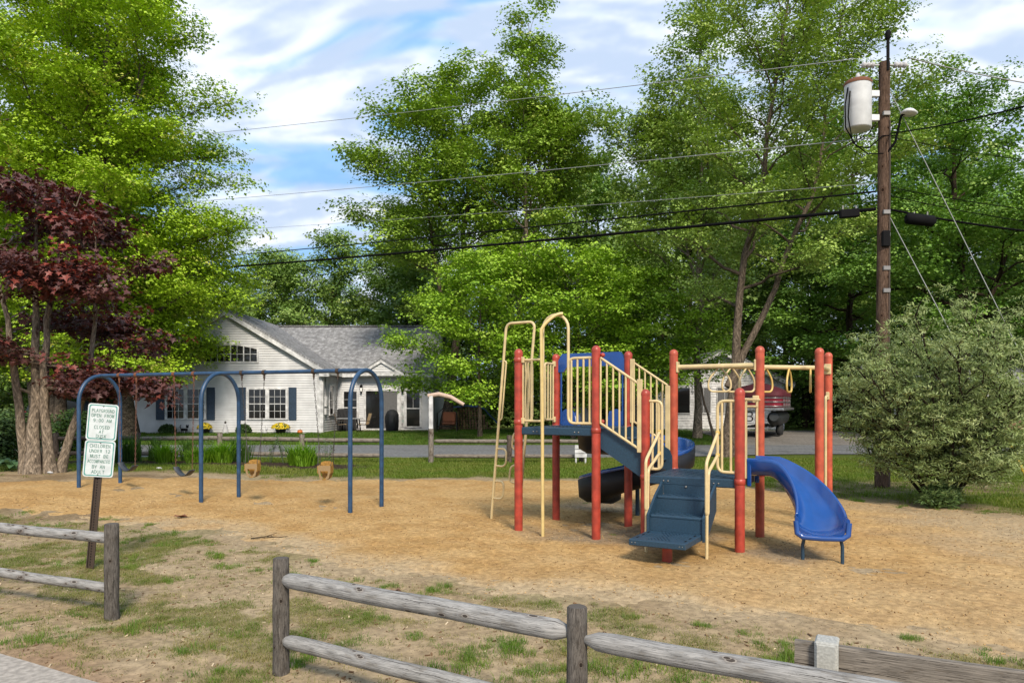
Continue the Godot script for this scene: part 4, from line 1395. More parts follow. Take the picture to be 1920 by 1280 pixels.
func build_sign() -> void:
	var d := 8.14
	var base := on_ground(168, d)
	var root := thing("playground_sign", "leaning white playground rules sign with green lettering on a brown steel post", "sign", base)
	root.rotation = Vector3(0, 0, -0.085)
	root.rotation.y = 0.30
	root.rotation.x = 0.03
	var st := nst()
	# a channel post with holes
	for q in [[0.0, 0.0, 0.062, 0.006], [-0.034, 0.012, 0.010, 0.030], [0.034, 0.012, 0.010, 0.030]]:
		box(st, Vector3(q[0], 0.86, q[1]), Vector3(q[2], 1.96, q[3]))
	var post := part("post", st, M.brown_post, root)
	for k in 33:
		st = nst()
		box(st, Vector3(-0.004, 0.06 + k * 0.030, 0.004), Vector3(0.011, 0.013, 0.004))
		part("hole", st, M.black, post)
	var lines := [[["PLAYGROUND", 0.128], ["OPEN FROM", 0.072], ["9:00 AM", 0.018], ["CLOSED", -0.058], ["AT", -0.108], ["DUSK", -0.158]], [["CHILDREN", 0.142], ["UNDER 12", 0.085], ["MUST BE", 0.028], ["ACCOMPANIED", -0.030], ["BY AN", -0.090], ["ADULT", -0.147]]]
	var yc := [1.665, 1.255]
	for k in 2:
		var c := Vector3(0.0, yc[k], 0.032)
		st = nst()
		prism(st, round_rect(0.305, 0.408, 0.03), Transform3D(Basis(), c), 0.003)
		var pan := part("sign_panel", st, M.sign, root)
		st = nst()
		var outer := round_rect(0.280, 0.383, 0.024)
		for i in outer.size():
			var a: Vector2 = outer[i]
			var b: Vector2 = outer[(i + 1) % outer.size()]
			var na := a * Vector2(1.0 - 0.010 / 0.14, 1.0 - 0.010 / 0.19)
			var nb := b * Vector2(1.0 - 0.010 / 0.14, 1.0 - 0.010 / 0.19)
			quad(st, c + Vector3(a.x, a.y, 0.0045), c + Vector3(na.x, na.y, 0.0045), c + Vector3(nb.x, nb.y, 0.0045), c + Vector3(b.x, b.y, 0.0045))
		part("border", st, M.sign_green, pan)
		for l in lines[k]:
			var long: float = l[0].length()
			lettering(pan, l[0], c + Vector3(0, l[1], 0.005), 0.037, M.sign_ink, Basis(), minf(0.86, 7.4 / long))
		for y in [0.178, -0.178]:
			st = nst()
			lathe(st, [Vector2(0.008, 0), Vector2(0.008, 0.003), Vector2(0.0001, 0.006)], c + Vector3(0, y, 0.003), 8, Basis(Vector3.RIGHT, PI / 2))
			part("bolt", st, M.steel, pan)

# ---------------------------------------------------------------- rail fences, bench
func fence_post(parent: Node, p: Vector3, h: float, r: float, m: Material, sides := 18) -> void:
	var st := nst()
	var pts := []
	var rad := []
	for k in 9:
		pts.append(p + Vector3(0, -0.12 + (h + 0.12) * k / 8.0, 0))
		rad.append(r * (1.0 + 0.03 * sin(k * 1.7)) * (0.93 if k == 8 else 1.0))
	pts.append(p + Vector3(0, h + 0.006, 0))
	rad.append(r * 0.85)
	tube(st, pts, rad, sides, true, false, 0.05)
	part("post", st, m, parent)

func log_rail(parent: Node, a: Vector3, b: Vector3, r: float, m: Material, point_a: bool, point_b: bool, sides := 16) -> void:
	var st := nst()
	var pts := []
	var rad := []
	var ln := a.distance_to(b)
	var t := (b - a) / ln
	var n := maxi(6, int(ln / 0.16))
	pts.append(a); rad.append(r * (0.42 if point_a else 0.96))
	pts.append(a + t * 0.07); rad.append(r * (0.92 if point_a else 1.0))
	for k in range(1, n):
		var p := a.lerp(b, float(k) / n)
		pts.append(p + Vector3(0, 0.0025 * sin(k * 0.9 + a.x), 0))
		rad.append(r * (1.0 + 0.02 * n_b.get_noise_1d(k * 5.0 + a.x * 20.0)))
	pts.append(b - t * 0.09); rad.append(r * (1.0 if point_b else 1.0))
	pts.append(b); rad.append(r * (0.40 if point_b else 0.96))
	tube(st, pts, rad, sides, true, false, 0.018)
	part("rail", st, m, parent)

func build_fences() -> void:
	# near fence, left section
	var p1 := Vector3(-3.48, 0, -6.30)
	var dl := Vector3(-0.93, 0, -0.36).normalized()
	var root := thing("rail_fence", "weathered grey log rail fence in front of the playground sign", "fence", p1, 0.0, "log rail fences along the path")
	fence_post(root, Vector3.ZERO, 0.815, 0.060, M.fence_post)
	fence_post(root, dl * 2.45, 0.815, 0.060, M.fence_post)
	log_rail(root, dl * 0.03 + Vector3.UP * 0.69, dl * 2.42 + Vector3.UP * 0.70, 0.047, M.rail, false, true)
	log_rail(root, dl * 0.03 + Vector3.UP * 0.255, dl * 2.42 + Vector3.UP * 0.29, 0.043, M.rail, false, true)
	# right section
	var p2 := Vector3(-1.60, 0, -5.02)
	var p3 := Vector3(0.341, 0, -3.80)
	root = thing("rail_fence", "weathered grey log rail fence nearest the camera, in front of the climbing frame", "fence", p2, 0.0, "log rail fences along the path")
	var e := p3 - p2
	fence_post(root, Vector3.ZERO, 0.787, 0.056, M.fence_post)
	fence_post(root, e, 0.79, 0.055, M.fence_post)
	var d2 := e.normalized()
	var p4 := e + d2 * 2.3
	fence_post(root, p4, 0.79, 0.055, M.fence_post)
	log_rail(root, d2 * 0.02 + Vector3.UP * 0.645, e - d2 * 0.03 + Vector3.UP * 0.655, 0.056, M.rail, true, true, 20)
	log_rail(root, d2 * 0.02 + Vector3.UP * 0.225, e - d2 * 0.03 + Vector3.UP * 0.235, 0.050, M.rail, true, true, 20)
	log_rail(root, e + d2 * 0.05 + Vector3.UP * 0.63, p4 + Vector3.UP * 0.66, 0.052, M.rail, true, true, 20)
	log_rail(root, e + d2 * 0.05 + Vector3.UP * 0.22, p4 + Vector3.UP * 0.24, 0.050, M.rail, true, true, 20)
	# bench seen from behind
	var b0 := Vector3(1.39, 0, -3.56)
	var b1 := Vector3(2.33, 0, -3.08)
	var bx := (b1 - b0).normalized()
	root = thing("park_bench", "grey plank bench back with concrete bracket behind the log fence", "bench", b0)
	var bz := bx.cross(Vector3.UP)
	var bb := Basis(bx, Vector3.UP, bz)
	var st := nst()
	box(st, bb * Vector3(0.62, 0.605, 0), Vector3(1.24, 0.19, 0.042), bb, 0.006)
	# wood grain wants UVs along the board: build the face again as one quad skin
	part("back_plank", plank_mesh(bb, Vector3(0.62, 0.605, 0), Vector3(1.24, 0.19, 0.042)), M.plank, root)
	for k in 2:
		part("seat_plank", plank_mesh(bb, Vector3(0.62, 0.42, -0.14 - 0.17 * k), Vector3(1.24, 0.042, 0.15)), M.plank, root)
	for x in [0.145, 1.08]:
		st = nst()
		box(st, bb * Vector3(x, 0.35, 0.045), Vector3(0.105, 0.74, 0.05), bb, 0.012)
		box(st, bb * Vector3(x, 0.713, 0.0), Vector3(0.105, 0.022, 0.13), bb, 0.008)
		box(st, bb * Vector3(x, 0.19, -0.20), Vector3(0.105, 0.40, 0.34), bb, 0.012)
		part("bracket", st, M.concrete, root)

func plank_mesh(b: Basis, c: Vector3, s: Vector3) -> ArrayMesh:
	var st := nst()
	st.set_smooth_group(-1)
	var h := s * 0.5
	var bev := 0.006
	var ys := [[-h.y, h.z - bev], [-h.y + bev, h.z], [h.y - bev, h.z], [h.y, h.z - bev], [h.y, -h.z + bev], [h.y - bev, -h.z], [-h.y + bev, -h.z], [-h.y, -h.z + bev]]
	var n := ys.size()
	var run := 0.0
	for k in n:
		var p: Array = ys[k]
		var q: Array = ys[(k + 1) % n]
		var wd := Vector2(p[0] - q[0], p[1] - q[1]).length()
		var A := c_at(b, c, -h.x, p)
		var B := c_at(b, c, -h.x, q)
		var C := c_at(b, c, h.x, q)
		var D := c_at(b, c, h.x, p)
		tri(st, A, B, C, Vector2(run, 0), Vector2(run + wd, 0), Vector2(run + wd, s.x))
		tri(st, A, C, D, Vector2(run, 0), Vector2(run + wd, s.x), Vector2(run, s.x))
		run += wd
	for sx in [-1.0, 1.0]:
		for k in range(1, n - 1):
			tri(st, c_at(b, c, h.x * sx, ys[0]), c_at(b, c, h.x * sx, ys[k]), c_at(b, c, h.x * sx, ys[k + 1]), Vector2(0, 0), Vector2(.02, 0), Vector2(.02, .02))
	return mesh_of(st)

func c_at(b: Basis, c: Vector3, x: float, p: Array) -> Vector3:
	return b * (c + Vector3(x, p[0], p[1]))

func build_rear_fence() -> void:
	var Z := 23.1
	var y_top := 0.70
	var y_low := 0.225
	var base := on_ground(566, Z)
	var root := thing("rear_rail_fence", "old log rail fence behind the swings along the planted bed", "fence", base, 0.0, "log rail fences beside the lane")
	var px := [-60.0, 104.0, 258.0, 412.0, 566.0, 716.0]
	for x in px:
		if x > 700: continue
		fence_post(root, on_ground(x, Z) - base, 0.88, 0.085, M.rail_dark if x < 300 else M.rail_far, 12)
	for k in px.size() - 1:
		var a := on_ground(px[k] + 2, Z) - base
		var b := on_ground(px[k + 1] - 2, Z) - base
		for y in [y_top, y_low]:
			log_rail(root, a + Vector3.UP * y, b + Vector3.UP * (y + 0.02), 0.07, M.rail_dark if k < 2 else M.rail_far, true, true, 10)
	base = on_ground(955, Z)
	root = thing("rear_rail_fence", "old log rail fence behind the climbing frame beside the lane", "fence", base, 0.0, "log rail fences beside the lane")
	px = [812.0, 955.0, 1090.0]
	for x in px:
		if x < 820: continue
		fence_post(root, on_ground(x, Z) - base, 0.88, 0.085, M.rail_dark, 12)
	for k in px.size() - 1:
		var a := on_ground(px[k] + 2, Z) - base
		var b := on_ground(px[k + 1] - 2, Z) - base
		for y in [y_top, y_low]:
			log_rail(root, a + Vector3.UP * y, b + Vector3.UP * (y - 0.01), 0.065, M.rail_far, true, true, 10)
	# tall post with a bare wooden arm
	base = on_ground(808, Z - 0.15)
	root = thing("arm_post", "tall grey and white post with a pale wooden arm at its top", "post", base)
	var st := nst()
	tube(st, [Vector3(0, -0.1, 0), Vector3(0, 1.1, 0)], 0.085, 12, true, false, 0.05)
	part("post_foot", st, M.rail_far, root)
	st = nst()
	box(st, Vector3(0, 1.62, 0), Vector3(0.13, 1.06, 0.13), Basis(), 0.01)
	part("post_sleeve", st, M.white, root)
	st = nst()
	tube(st, [Vector3(-0.1, 2.13, 0), Vector3(0.25, 2.19, 0), Vector3(0.62, 2.10, 0.03), Vector3(1.05, 1.86, 0.1)], [0.07, 0.075, 0.07, 0.055], 8)
	part("arm", st, M.pink_wood, root)
	# short stack of white boards at the end of the fence
	base = on_ground(1089, Z - 0.3)
	root = thing("board_stand", "small white slatted board stand at the end of the rear fence", "board stand", base)
	for k in 3:
		st = nst()
		box(st, Vector3(0, 0.26 + k * 0.135, 0.03), Vector3(0.38, 0.115, 0.03), Basis(), 0.004)
		part("slat", st, M.white, root)
	for x in [-0.15, 0.15]:
		st = nst()
		box(st, Vector3(x, 0.27, 0), Vector3(0.05, 0.64, 0.03))
		part("leg", st, M.white, root)

# ---------------------------------------------------------------- buildings
# lapped boards on a wall that starts at o and runs along x (right) with outward n; limits(y) gives the run at that height
func lap_siding(o: Vector3, right: Vector3, n: Vector3, y0: float, y1: float, step: float, limits: Callable, lip := 0.038) -> SurfaceTool:
	var st := nst()
	st.set_smooth_group(-1)
	var y := y0
	while y < y1 - 0.02:
		var t := minf(y + step, y1)
		var lim: Vector2 = limits.call((y + t) * 0.5)
		if lim.y - lim.x > 0.05:
			var a := o + right * lim.x + Vector3.UP * y
			var b := o + right * lim.y + Vector3.UP * y
			var c := o + right * lim.y + Vector3.UP * t
			var d := o + right * lim.x + Vector3.UP * t
			quad(st, d + n * 0.002, c + n * 0.002, b + n * lip, a + n * lip)
			quad(st, a + n * lip, b + n * lip, b, a)
		y = t
	return st

func frame_box(st: SurfaceTool, o: Vector3, right: Vector3, n: Vector3, x0: float, x1: float, y0: float, y1: float, z0: float, z1: float, bev := 0.0) -> void:
	var b := Basis(right, Vector3.UP, n)
	box(st, o + right * (x0 + x1) * 0.5 + Vector3.UP * (y0 + y1) * 0.5 + n * (z0 + z1) * 0.5, Vector3(x1 - x0, y1 - y0, absf(z1 - z0)), b, bev)

# a window set on a wall: casing, glass, meeting rail and thin glazing bars
func window_on(parent: Node, o: Vector3, right: Vector3, n: Vector3, x0: float, x1: float, y0: float, y1: float, lights: int, cols: int, rows: int, half_only := false) -> void:
	var cs := 0.085
	o += n * 0.036
	var st := nst()
	frame_box(st, o, right, n, x0 - cs, x1 + cs, y1, y1 + cs, 0.0, 0.055)
	frame_box(st, o, right, n, x0 - cs, x1 + cs, y0 - cs * 0.8, y0, 0.0, 0.07)
	frame_box(st, o, right, n, x0 - cs, x0, y0, y1, 0.0, 0.054)
	frame_box(st, o, right, n, x1, x1 + cs, y0, y1, 0.0, 0.054)
	var w := (x1 - x0) / lights
	for k in range(1, lights): frame_box(st, o, right, n, x0 + w * k - 0.07, x0 + w * k + 0.07, y0, y1, 0.0, 0.054)
	var win := part("window", st, M.trim, parent)
	for k in lights:
		var a := x0 + w * k + (0.07 if k > 0 else 0.0)
		var b := x0 + w * (k + 1) - (0.07 if k < lights - 1 else 0.0)
		st = nst()
		frame_box(st, o, right, n, a, b, y0, y1, 0.0, 0.018)
		part("pane", st, M.glass, win)
		st = nst()
		var mid := (y0 + y1) * 0.5
		frame_box(st, o, right, n, a, b, mid - 0.022, mid + 0.022, 0.018, 0.046)
		for e in [[a, a + 0.03], [b - 0.03, b]]: frame_box(st, o, right, n, e[0], e[1], y0, y1, 0.018, 0.044)
		part("sash", st, M.trim, win)
		st = nst()
		for hf in 2:
			if half_only and hf == 0: continue
			var lo := y0 if hf == 0 else mid
			var hi := mid if hf == 0 else y1
			for i in range(1, cols): frame_box(st, o, right, n, lerpf(a, b, float(i) / cols) - 0.009, lerpf(a, b, float(i) / cols) + 0.009, lo, hi, 0.018, 0.030)
			for j in range(1, rows): frame_box(st, o, right, n, a, b, lerpf(lo, hi, float(j) / rows) - 0.009, lerpf(lo, hi, float(j) / rows) + 0.009, 0.018, 0.029)
		part("glazing_bars", st, M.trim, win, "stuff")

func shutter_on(parent: Node, o: Vector3, right: Vector3, n: Vector3, x0: float, x1: float, y0: float, y1: float) -> void:
	o += n * 0.036
	var st := nst()
	frame_box(st, o, right, n, x0, x1, y0, y1, -0.03, 0.03)
	var f := 0.055
	for q in [[x0, x1, y0, y0 + f], [x0, x1, y1 - f, y1], [x0, x1, (y0 + y1) / 2 - f / 2, (y0 + y1) / 2 + f / 2]]: frame_box(st, o, right, n, q[0] + 0.002, q[1] - 0.002, q[2], q[3], 0.03, 0.045)
	for q in [[x0, x0 + f], [x1 - f, x1]]: frame_box(st, o, right, n, q[0], q[1], y0, y1, 0.03, 0.047)
	part("shutter", st, M.shutter, parent)

func slab(st: SurfaceTool, a: Vector3, b: Vector3, c: Vector3, d: Vector3, th: float) -> void:
	# a flat roof plate a-b-c-d (top face) with thickness th downwards
	st.set_smooth_group(-1)
	var n := (b - a).cross(d - a).normalized()
	if n.y < 0: n = -n
	var o := -n * th
	var uax := (b - a).normalized()
	var vax := (d - a)
	vax = (vax - uax * vax.dot(uax)).normalized()
	var uv := func(p: Vector3) -> Vector2: return Vector2((p - a).dot(uax), (p - a).dot(vax))
	tri(st, a, b, c, uv.call(a), uv.call(b), uv.call(c))
	tri(st, a, c, d, uv.call(a), uv.call(c), uv.call(d))
	tri(st, a + o, c + o, b + o)
	tri(st, a + o, d + o, c + o)
	for e in [[a, b], [b, c], [c, d], [d, a]]:
		quad(st, e[0], e[0] + o, e[1] + o, e[1])

func shingle_image() -> Image:
	var w := 512
	var img := Image.create(w, w, false, Image.FORMAT_RGB8)
	var r := RandomNumberGenerator.new()
	r.seed = 4
	var rows := 20
	var rh := w / float(rows)
	var base := mottle(w, 0.012, 4, 0.82, 1.05, 8)
	for row in rows:
		var x := 0.0
		var tabs := []
		while x < w:
			var wd := r.randf_range(14, 34)
			tabs.append([x, wd, r.randf_range(0.78, 1.0)])
			x += wd
		for yy in int(ceil(rh)):
			var y := int(row * rh) + yy
			if y >= w: continue
			for t in tabs:
				for xx in int(ceil(t[1])):
					var px := int(t[0]) + xx
					if px >= w: break
					var v: float = t[2] * base.get_pixel(px, y).r * r.randf_range(0.9, 1.0)
					if yy > rh * 0.82: v *= 0.72
					if xx < 1: v *= 0.8
					img.set_pixel(px, y, Color(v, v, v * 1.01))
	return img

func build_house() -> void:
	var g := 0.41
	var zf := 37.0
	var root := thing("house", "long white clapboard house with grey shingle roof and navy shutters", "house", Vector3(-9.71, g, -zf))
	var O := -root.position
	var R := Vector3.RIGHT
	var N := Vector3(0, 0, 1)
	var x0 := -19.4
	var x1 := -9.71
	var xm := (x0 + x1) * 0.5
	var eave := 3.30
	var pitch := 0.585
	var apex := eave + (x1 - x0) * 0.5 * pitch + 0.20
	# walls: one solid body, the boards on it
	var st := nst()
	prism(st, [Vector2(x0 + 9.71, -0.6), Vector2(x1 + 9.71, -0.6), Vector2(x1 + 9.71, eave), Vector2(xm + 9.71, apex - 0.2), Vector2(x0 + 9.71, eave)], Transform3D(Basis(), Vector3(0, 0, -8.0)), 8.0)
	var wall := part("wall", st, M.siding, root)
	var o := Vector3(0, 0, 0)
	var lim := func(y: float) -> Vector2:
		if y < eave: return Vector2(x0 + 9.71, x1 + 9.71)
		var k := (y - eave) / pitch
		return Vector2(x0 + 9.71 + k, x1 + 9.71 - k)
	part("siding", lap_siding(o, R, N, 0.06, apex - 0.3, 0.125, lim), M.siding, wall, "stuff")
	part("siding", lap_siding(Vector3(0, 0, 0), Vector3(0, 0, -1), Vector3(1, 0, 0), 0.06, eave, 0.125, func(y): return Vector2(0, 3.2)), M.siding, wall, "stuff")
	# main wing: front wall 3.2 m further back
	var xr := -4.43 + 9.71
	st = nst()
	var d0 := -3.2
	prism(st, [Vector2(0, -0.6), Vector2(9.2, -0.6), Vector2(9.2, eave), Vector2(4.6, eave + 4.6 * 0.62), Vector2(0, eave)], Transform3D(Basis(Vector3(0, 0, -1), Vector3(0, 1, 0), Vector3(1, 0, 0)), Vector3(x0 + 9.71 + 0.2, 0, d0)), xr - (x0 + 9.71) - 0.2)
	var wall2 := part("wall", st, M.siding, root)
	part("siding", lap_siding(Vector3(0, 0, d0), R, N, 0.06, eave, 0.125, func(y): return Vector2(0.02, xr)), M.siding, wall2, "stuff")
	part("siding", lap_siding(Vector3(xr, 0, d0), Vector3(0, 0, -1), Vector3(1, 0, 0), 0.06, eave + 2.7, 0.125, func(y): return Vector2(0, 9.2) if y < eave else Vector2((y - eave) / 0.62, 9.2 - (y - eave) / 0.62)), M.siding, wall2, "stuff")
	# roofs
	var shingle := mat(L(0.42, 0.425, 0.44), 0.95, 0.0, 0.2)
	shingle.albedo_texture = tex(shingle_image())
	shingle.uv1_scale = Vector3(1.0 / 2.9, 1.0 / 2.9, 1)
	bumped(shingle, shingle.albedo_texture, 2.0)
	M.shingle = shingle
	st = nst()
	var ov := 0.38
	var fo := 0.32
	var re := eave - ov * pitch + 0.16
	var ra := apex + 0.03
	slab(st, Vector3(x1 + 9.71 + ov, re, fo), Vector3(x1 + 9.71 + ov, re, -7.9), Vector3(xm + 9.71, ra, -7.9), Vector3(xm + 9.71, ra, fo), 0.10)
	slab(st, Vector3(x0 + 9.71 - ov, re, -7.9), Vector3(x0 + 9.71 - ov, re, fo), Vector3(xm + 9.71, ra, fo), Vector3(xm + 9.71, ra, -7.9), 0.10)
	var roof := part("roof", st, shingle, root)
	st = nst()
	var me := eave - 0.35 * 0.62 + 0.14
	var ridge := eave + 4.6 * 0.62 + 0.14
	slab(st, Vector3(x0 + 9.71 - 0.1, me, d0 + 0.35), Vector3(xr + 0.25, me, d0 + 0.35), Vector3(xr + 0.25, ridge, d0 - 4.6), Vector3(x0 + 9.71 - 0.1, ridge, d0 - 4.6), 0.10)
	slab(st, Vector3(xr + 0.25, me, d0 - 9.55), Vector3(x0 + 9.71 - 0.1, me, d0 - 9.55), Vector3(x0 + 9.71 - 0.1, ridge, d0 - 4.6), Vector3(xr + 0.25, ridge, d0 - 4.6), 0.10)
	part("roof", st, shingle, root)
	st = nst()
	box(st, Vector3((x0 + 9.71 + xr) * 0.5, ridge + 0.02, d0 - 4.6), Vector3(xr - x0 - 9.71 + 0.3, 0.05, 0.3))
	part("ridge_cap", st, shingle, roof)
	# rake boards, eave returns, corner boards, fascia
	for sgn in [1.0, -1.0]:
		st = nst()
		var ex = (x1 if sgn > 0 else x0) + 9.71 + sgn * ov
		var mx := xm + 9.71
		prism(st, [Vector2(ex, re - 0.09), Vector2(mx, ra - 0.09), Vector2(mx, ra - 0.36), Vector2(ex - sgn * 0.15, re - 0.28), Vector2(ex, re - 0.26)], Transform3D(Basis(), Vector3(0, 0, 0.12)), 0.19)
		part("rake_board", st, M.trim, root)
		st = nst()
		box(st, Vector3(ex - sgn * 0.21, re - 0.24, 0.14), Vector3(0.50, 0.24, 0.30), Basis(), 0.01)
		part("eave_return", st, M.trim, root)
		st = nst()
		var cxx := (x1 if sgn > 0 else x0) + 9.71
		box(st, Vector3(cxx - sgn * 0.10, eave * 0.5 - 0.05, 0.03), Vector3(0.23, eave + 0.1, 0.07))
		if sgn > 0: box(st, Vector3(cxx + 0.03, eave * 0.5 - 0.05, -0.10), Vector3(0.07, eave + 0.1, 0.20))
		part("corner_board", st, M.trim, root)
	st = nst()
	box(st, Vector3(xr - 0.11, eave * 0.5 - 0.05, d0 + 0.032), Vector3(0.24, eave + 0.05, 0.07))
	box(st, Vector3(xr + 0.03, eave * 0.5 - 0.05, d0 - 0.1), Vector3(0.07, eave + 0.05, 0.2))
	part("corner_board", st, M.trim, root)
	st = nst()
	box(st, Vector3(xr * 0.5 + 0.2, me - 0.16, d0 + 0.33), Vector3(xr - 0.2, 0.19, 0.05))
	box(st, Vector3(xr * 0.5 + 0.2, me - 0.245, d0 + 0.17), Vector3(xr - 0.2, 0.03, 0.30))
	part("fascia", st, M.trim, root)
	# the side eave of the gable wing
	st = nst()
	box(st, Vector3(x1 + 9.71 + ov - 0.02, re - 0.16, -1.5), Vector3(0.05, 0.19, 3.1))
	part("fascia", st, M.trim, root)
	# windows of the gable wall
	var sx := zf / F
	var X := func(px: float) -> float: return (px - 960.0) * sx + 9.71
	var Y := func(py: float) -> float: return EYE - g + (HZ - py) * sx
	for q in [[313.0, 384.0, 293.0, 308.0, 388.0, 403.0], [466.0, 537.0, 446.0, 461.0, 541.5, 556.0]]:
		window_on(root, o, R, N, X.call(q[0]), X.call(q[1]), Y.call(784.0), Y.call(730.0), 2, 3, 2)
		shutter_on(root, o, R, N, X.call(q[2]), X.call(q[3]), Y.call(787.0), Y.call(726.0))
		shutter_on(root, o, R, N, X.call(q[4]), X.call(q[5]), Y.call(787.0), Y.call(726.0))
	# attic window with a low arched head
	var ax0: float = X.call(384.0)
	var ax1: float = X.call(482.0)
	var ay0: float = Y.call(677.5)
	var arch := [Vector2(ax0, ay0), Vector2(ax1, ay0)]
	var arch2 := [Vector2(ax0 - 0.09, ay0 - 0.08), Vector2(ax1 + 0.09, ay0 - 0.08)]
	var side_h := 0.62
	for i in 15:
		var a := i / 14.0
		arch.append(Vector2(lerpf(ax1, ax0, a), ay0 + side_h + 0.20 * sin(PI * a)))
		arch2.append(Vector2(lerpf(ax1 + 0.09, ax0 - 0.09, a), ay0 + side_h + 0.08 + 0.21 * sin(PI * a)))
	st = nst()
	prism(st, arch2, Transform3D(Basis(), Vector3(0, 0, 0.0)), 0.075)
	var aw := part("attic_window", st, M.trim, root)
	st = nst()
	prism(st, arch, Transform3D(Basis(), Vector3(0, 0, 0.03)), 0.052)
	part("pane", st, M.glass, aw)
	st = nst()
	for i in range(1, 8): frame_box(st, o, R, N, lerpf(ax0, ax1, i / 8.0) - (0.03 if i % 2 == 0 else 0.012), lerpf(ax0, ax1, i / 8.0) + (0.03 if i % 2 == 0 else 0.012), ay0, ay0 + side_h + 0.20 * sin(PI * i / 8.0), 0.082, 0.094)
	frame_box(st, o, R, N, ax0, ax1, ay0 + 0.36, ay0 + 0.385, 0.082, 0.093)
	part("glazing_bars", st, M.trim, aw, "stuff")
	# side wall: window and meter boxes
	var so := Vector3(0, 0, 0)
	var S := Vector3(0, 0, -1)
	window_on(root, so, S, Vector3(1, 0, 0), 1.35, 2.15, 0.95, 2.45, 1, 1, 1)
	st = nst()
	box(st, Vector3(0.08, 1.62, -0.55), Vector3(0.14, 0.55, 0.36), Basis(), 0.02)
	box(st, Vector3(0.07, 1.1, -0.50), Vector3(0.12, 0.34, 0.26), Basis(), 0.02)
	part("meter_box", st, M.white, root)
	st = nst()
	tube(st, [Vector3(0.06, 1.9, -0.55), Vector3(0.06, 3.0, -0.55)], 0.03, 6)
	part("conduit", st, M.grey_metal, root)
	# set-back wing
	var z2 := zf - d0
	var s2 := z2 / F
	var X2 := func(px: float) -> float: return (px - 960.0) * s2 + 9.71
	var Y2 := func(py: float) -> float: return EYE - g + (HZ - py) * s2
	var o2 := Vector3(0, 0, d0)
	var o3 := Vector3(0, 0, d0 + 0.036)
	window_on(root, o2, R, N, X2.call(644.0), X2.call(670.0), Y2.call(794.0), Y2.call(734.0), 1, 2, 2)
	window_on(root, o2, R, N, X2.call(761.5), X2.call(788.0), Y2.call(799.0), Y2.call(732.0), 1, 2, 1, true)
	# sliding door
	st = nst()
	for q in [[683.0, 751.5, 733.0, 728.5], [683.0, 751.5, 808.0, 803.0]]: frame_box(st, o3, R, N, X2.call(q[0]), X2.call(q[1]), Y2.call(q[2]), Y2.call(q[3]), 0.0, 0.07)
	for q in [[683.0, 686.5], [713.0, 716.0], [745.0, 751.5]]: frame_box(st, o3, R, N, X2.call(q[0]), X2.call(q[1]), Y2.call(803.0), Y2.call(733.0), 0.0, 0.068)
	var door := part("sliding_door", st, M.trim, root)
	st = nst()
	frame_box(st, o3, R, N, X2.call(686.5), X2.call(713.0), Y2.call(803.0), Y2.call(733.0), 0.0, 0.02)
	part("pane", st, M.glass, door)
	st = nst()
	frame_box(st, o3, R, N, X2.call(716.0), X2.call(745.0), Y2.call(803.0), Y2.call(734.0), 0.0, 0.034)
	part("screen", st, M.screen, door)
	st = nst()
	frame_box(st, o3, R, N, X2.call(687.2), X2.call(688.2), Y2.call(775.0), Y2.call(764.0), 0.03, 0.09)
	part("handle", st, M.black, door)
	# wall lanterns
	for px in [678.0, 755.5]:
		st = nst()
		var lx: float = X2.call(px)
		lathe(st, [Vector2(0.001, 2.62), Vector2(0.03, 2.58), Vector2(0.10, 2.48), Vector2(0.075, 2.46), Vector2(0.055, 2.14), Vector2(0.001, 2.08)], Vector3(lx, -0.02, d0 + 0.16), 8)
		box(st, Vector3(lx, 2.36, d0 + 0.04), Vector3(0.10, 0.34, 0.05))
		var ln := part("wall_lantern", st, M.black, root)
		st = nst()
		lathe(st, [Vector2(0.05, 0), Vector2(0.066, 0.20), Vector2(0.0001, 0.2)], Vector3(lx, 2.18, d0 + 0.175), 8)
		part("lantern_glass", st, M.lamp_white, ln)
	# hanging word strip beside the lantern
	st = nst()
	frame_box(st, o3, R, N, X2.call(752.6), X2.call(757.6), Y2.call(800.0), Y2.call(752.0), 0.02, 0.04)
	var strip := part("word_strip", st, M.white, root)
	var letters := "WELCOME"
	for k in 7:
		lettering(strip, letters[k], Vector3(X2.call(755.1), Y2.call(757.0 + k * 6.3) - 0.02, d0 + 0.078), 0.15, M.sign_ink if k % 2 else M.black, Basis(), 0.9)
	# gable over the door
	st = nst()
	var px0: float = X2.call(676.0)
	var px1: float = X2.call(760.0)
	var pa := Vector2((px0 + px1) * 0.5, Y2.call(675.0))
	var pb: float = Y2.call(700.0)
	prism(st, [Vector2(px0 + 0.1, pb), Vector2(px1 - 0.1, pb), Vector2(pa.x, pa.y - 0.12)], Transform3D(Basis(), Vector3(0, 0, d0 - 1.6)), 1.6 + 0.50)
	var ped := part("door_gable", st, M.siding, root)
	part("siding", lap_siding(Vector3(0, 0, d0 + 0.50), R, N, pb + 0.1, pa.y - 0.2, 0.125, func(y): return Vector2(lerpf(px0 + 0.15, pa.x, (y - pb) / (pa.y - pb)), lerpf(px1 - 0.15, pa.x, (y - pb) / (pa.y - pb)))), M.siding, ped, "stuff")
	for sgn in [-1.0, 1.0]:
		st = nst()
		var ex := px0 - 0.08 if sgn < 0 else px1 + 0.08
		slab(st, Vector3(ex, pb - 0.0, d0 + 0.66), Vector3(ex, pb - 0.0, d0 - 1.6), Vector3(pa.x, pa.y + 0.09, d0 - 1.6), Vector3(pa.x, pa.y + 0.09, d0 + 0.66), 0.06)
		part("gable_roof", st, shingle, ped)
		st = nst()
		prism(st, [Vector2(ex, pb - 0.07), Vector2(pa.x, pa.y + 0.02), Vector2(pa.x, pa.y - 0.17), Vector2(ex - sgn * 0.26, pb - 0.07)], Transform3D(Basis(), Vector3(0, 0, d0 + 0.53)), 0.10)
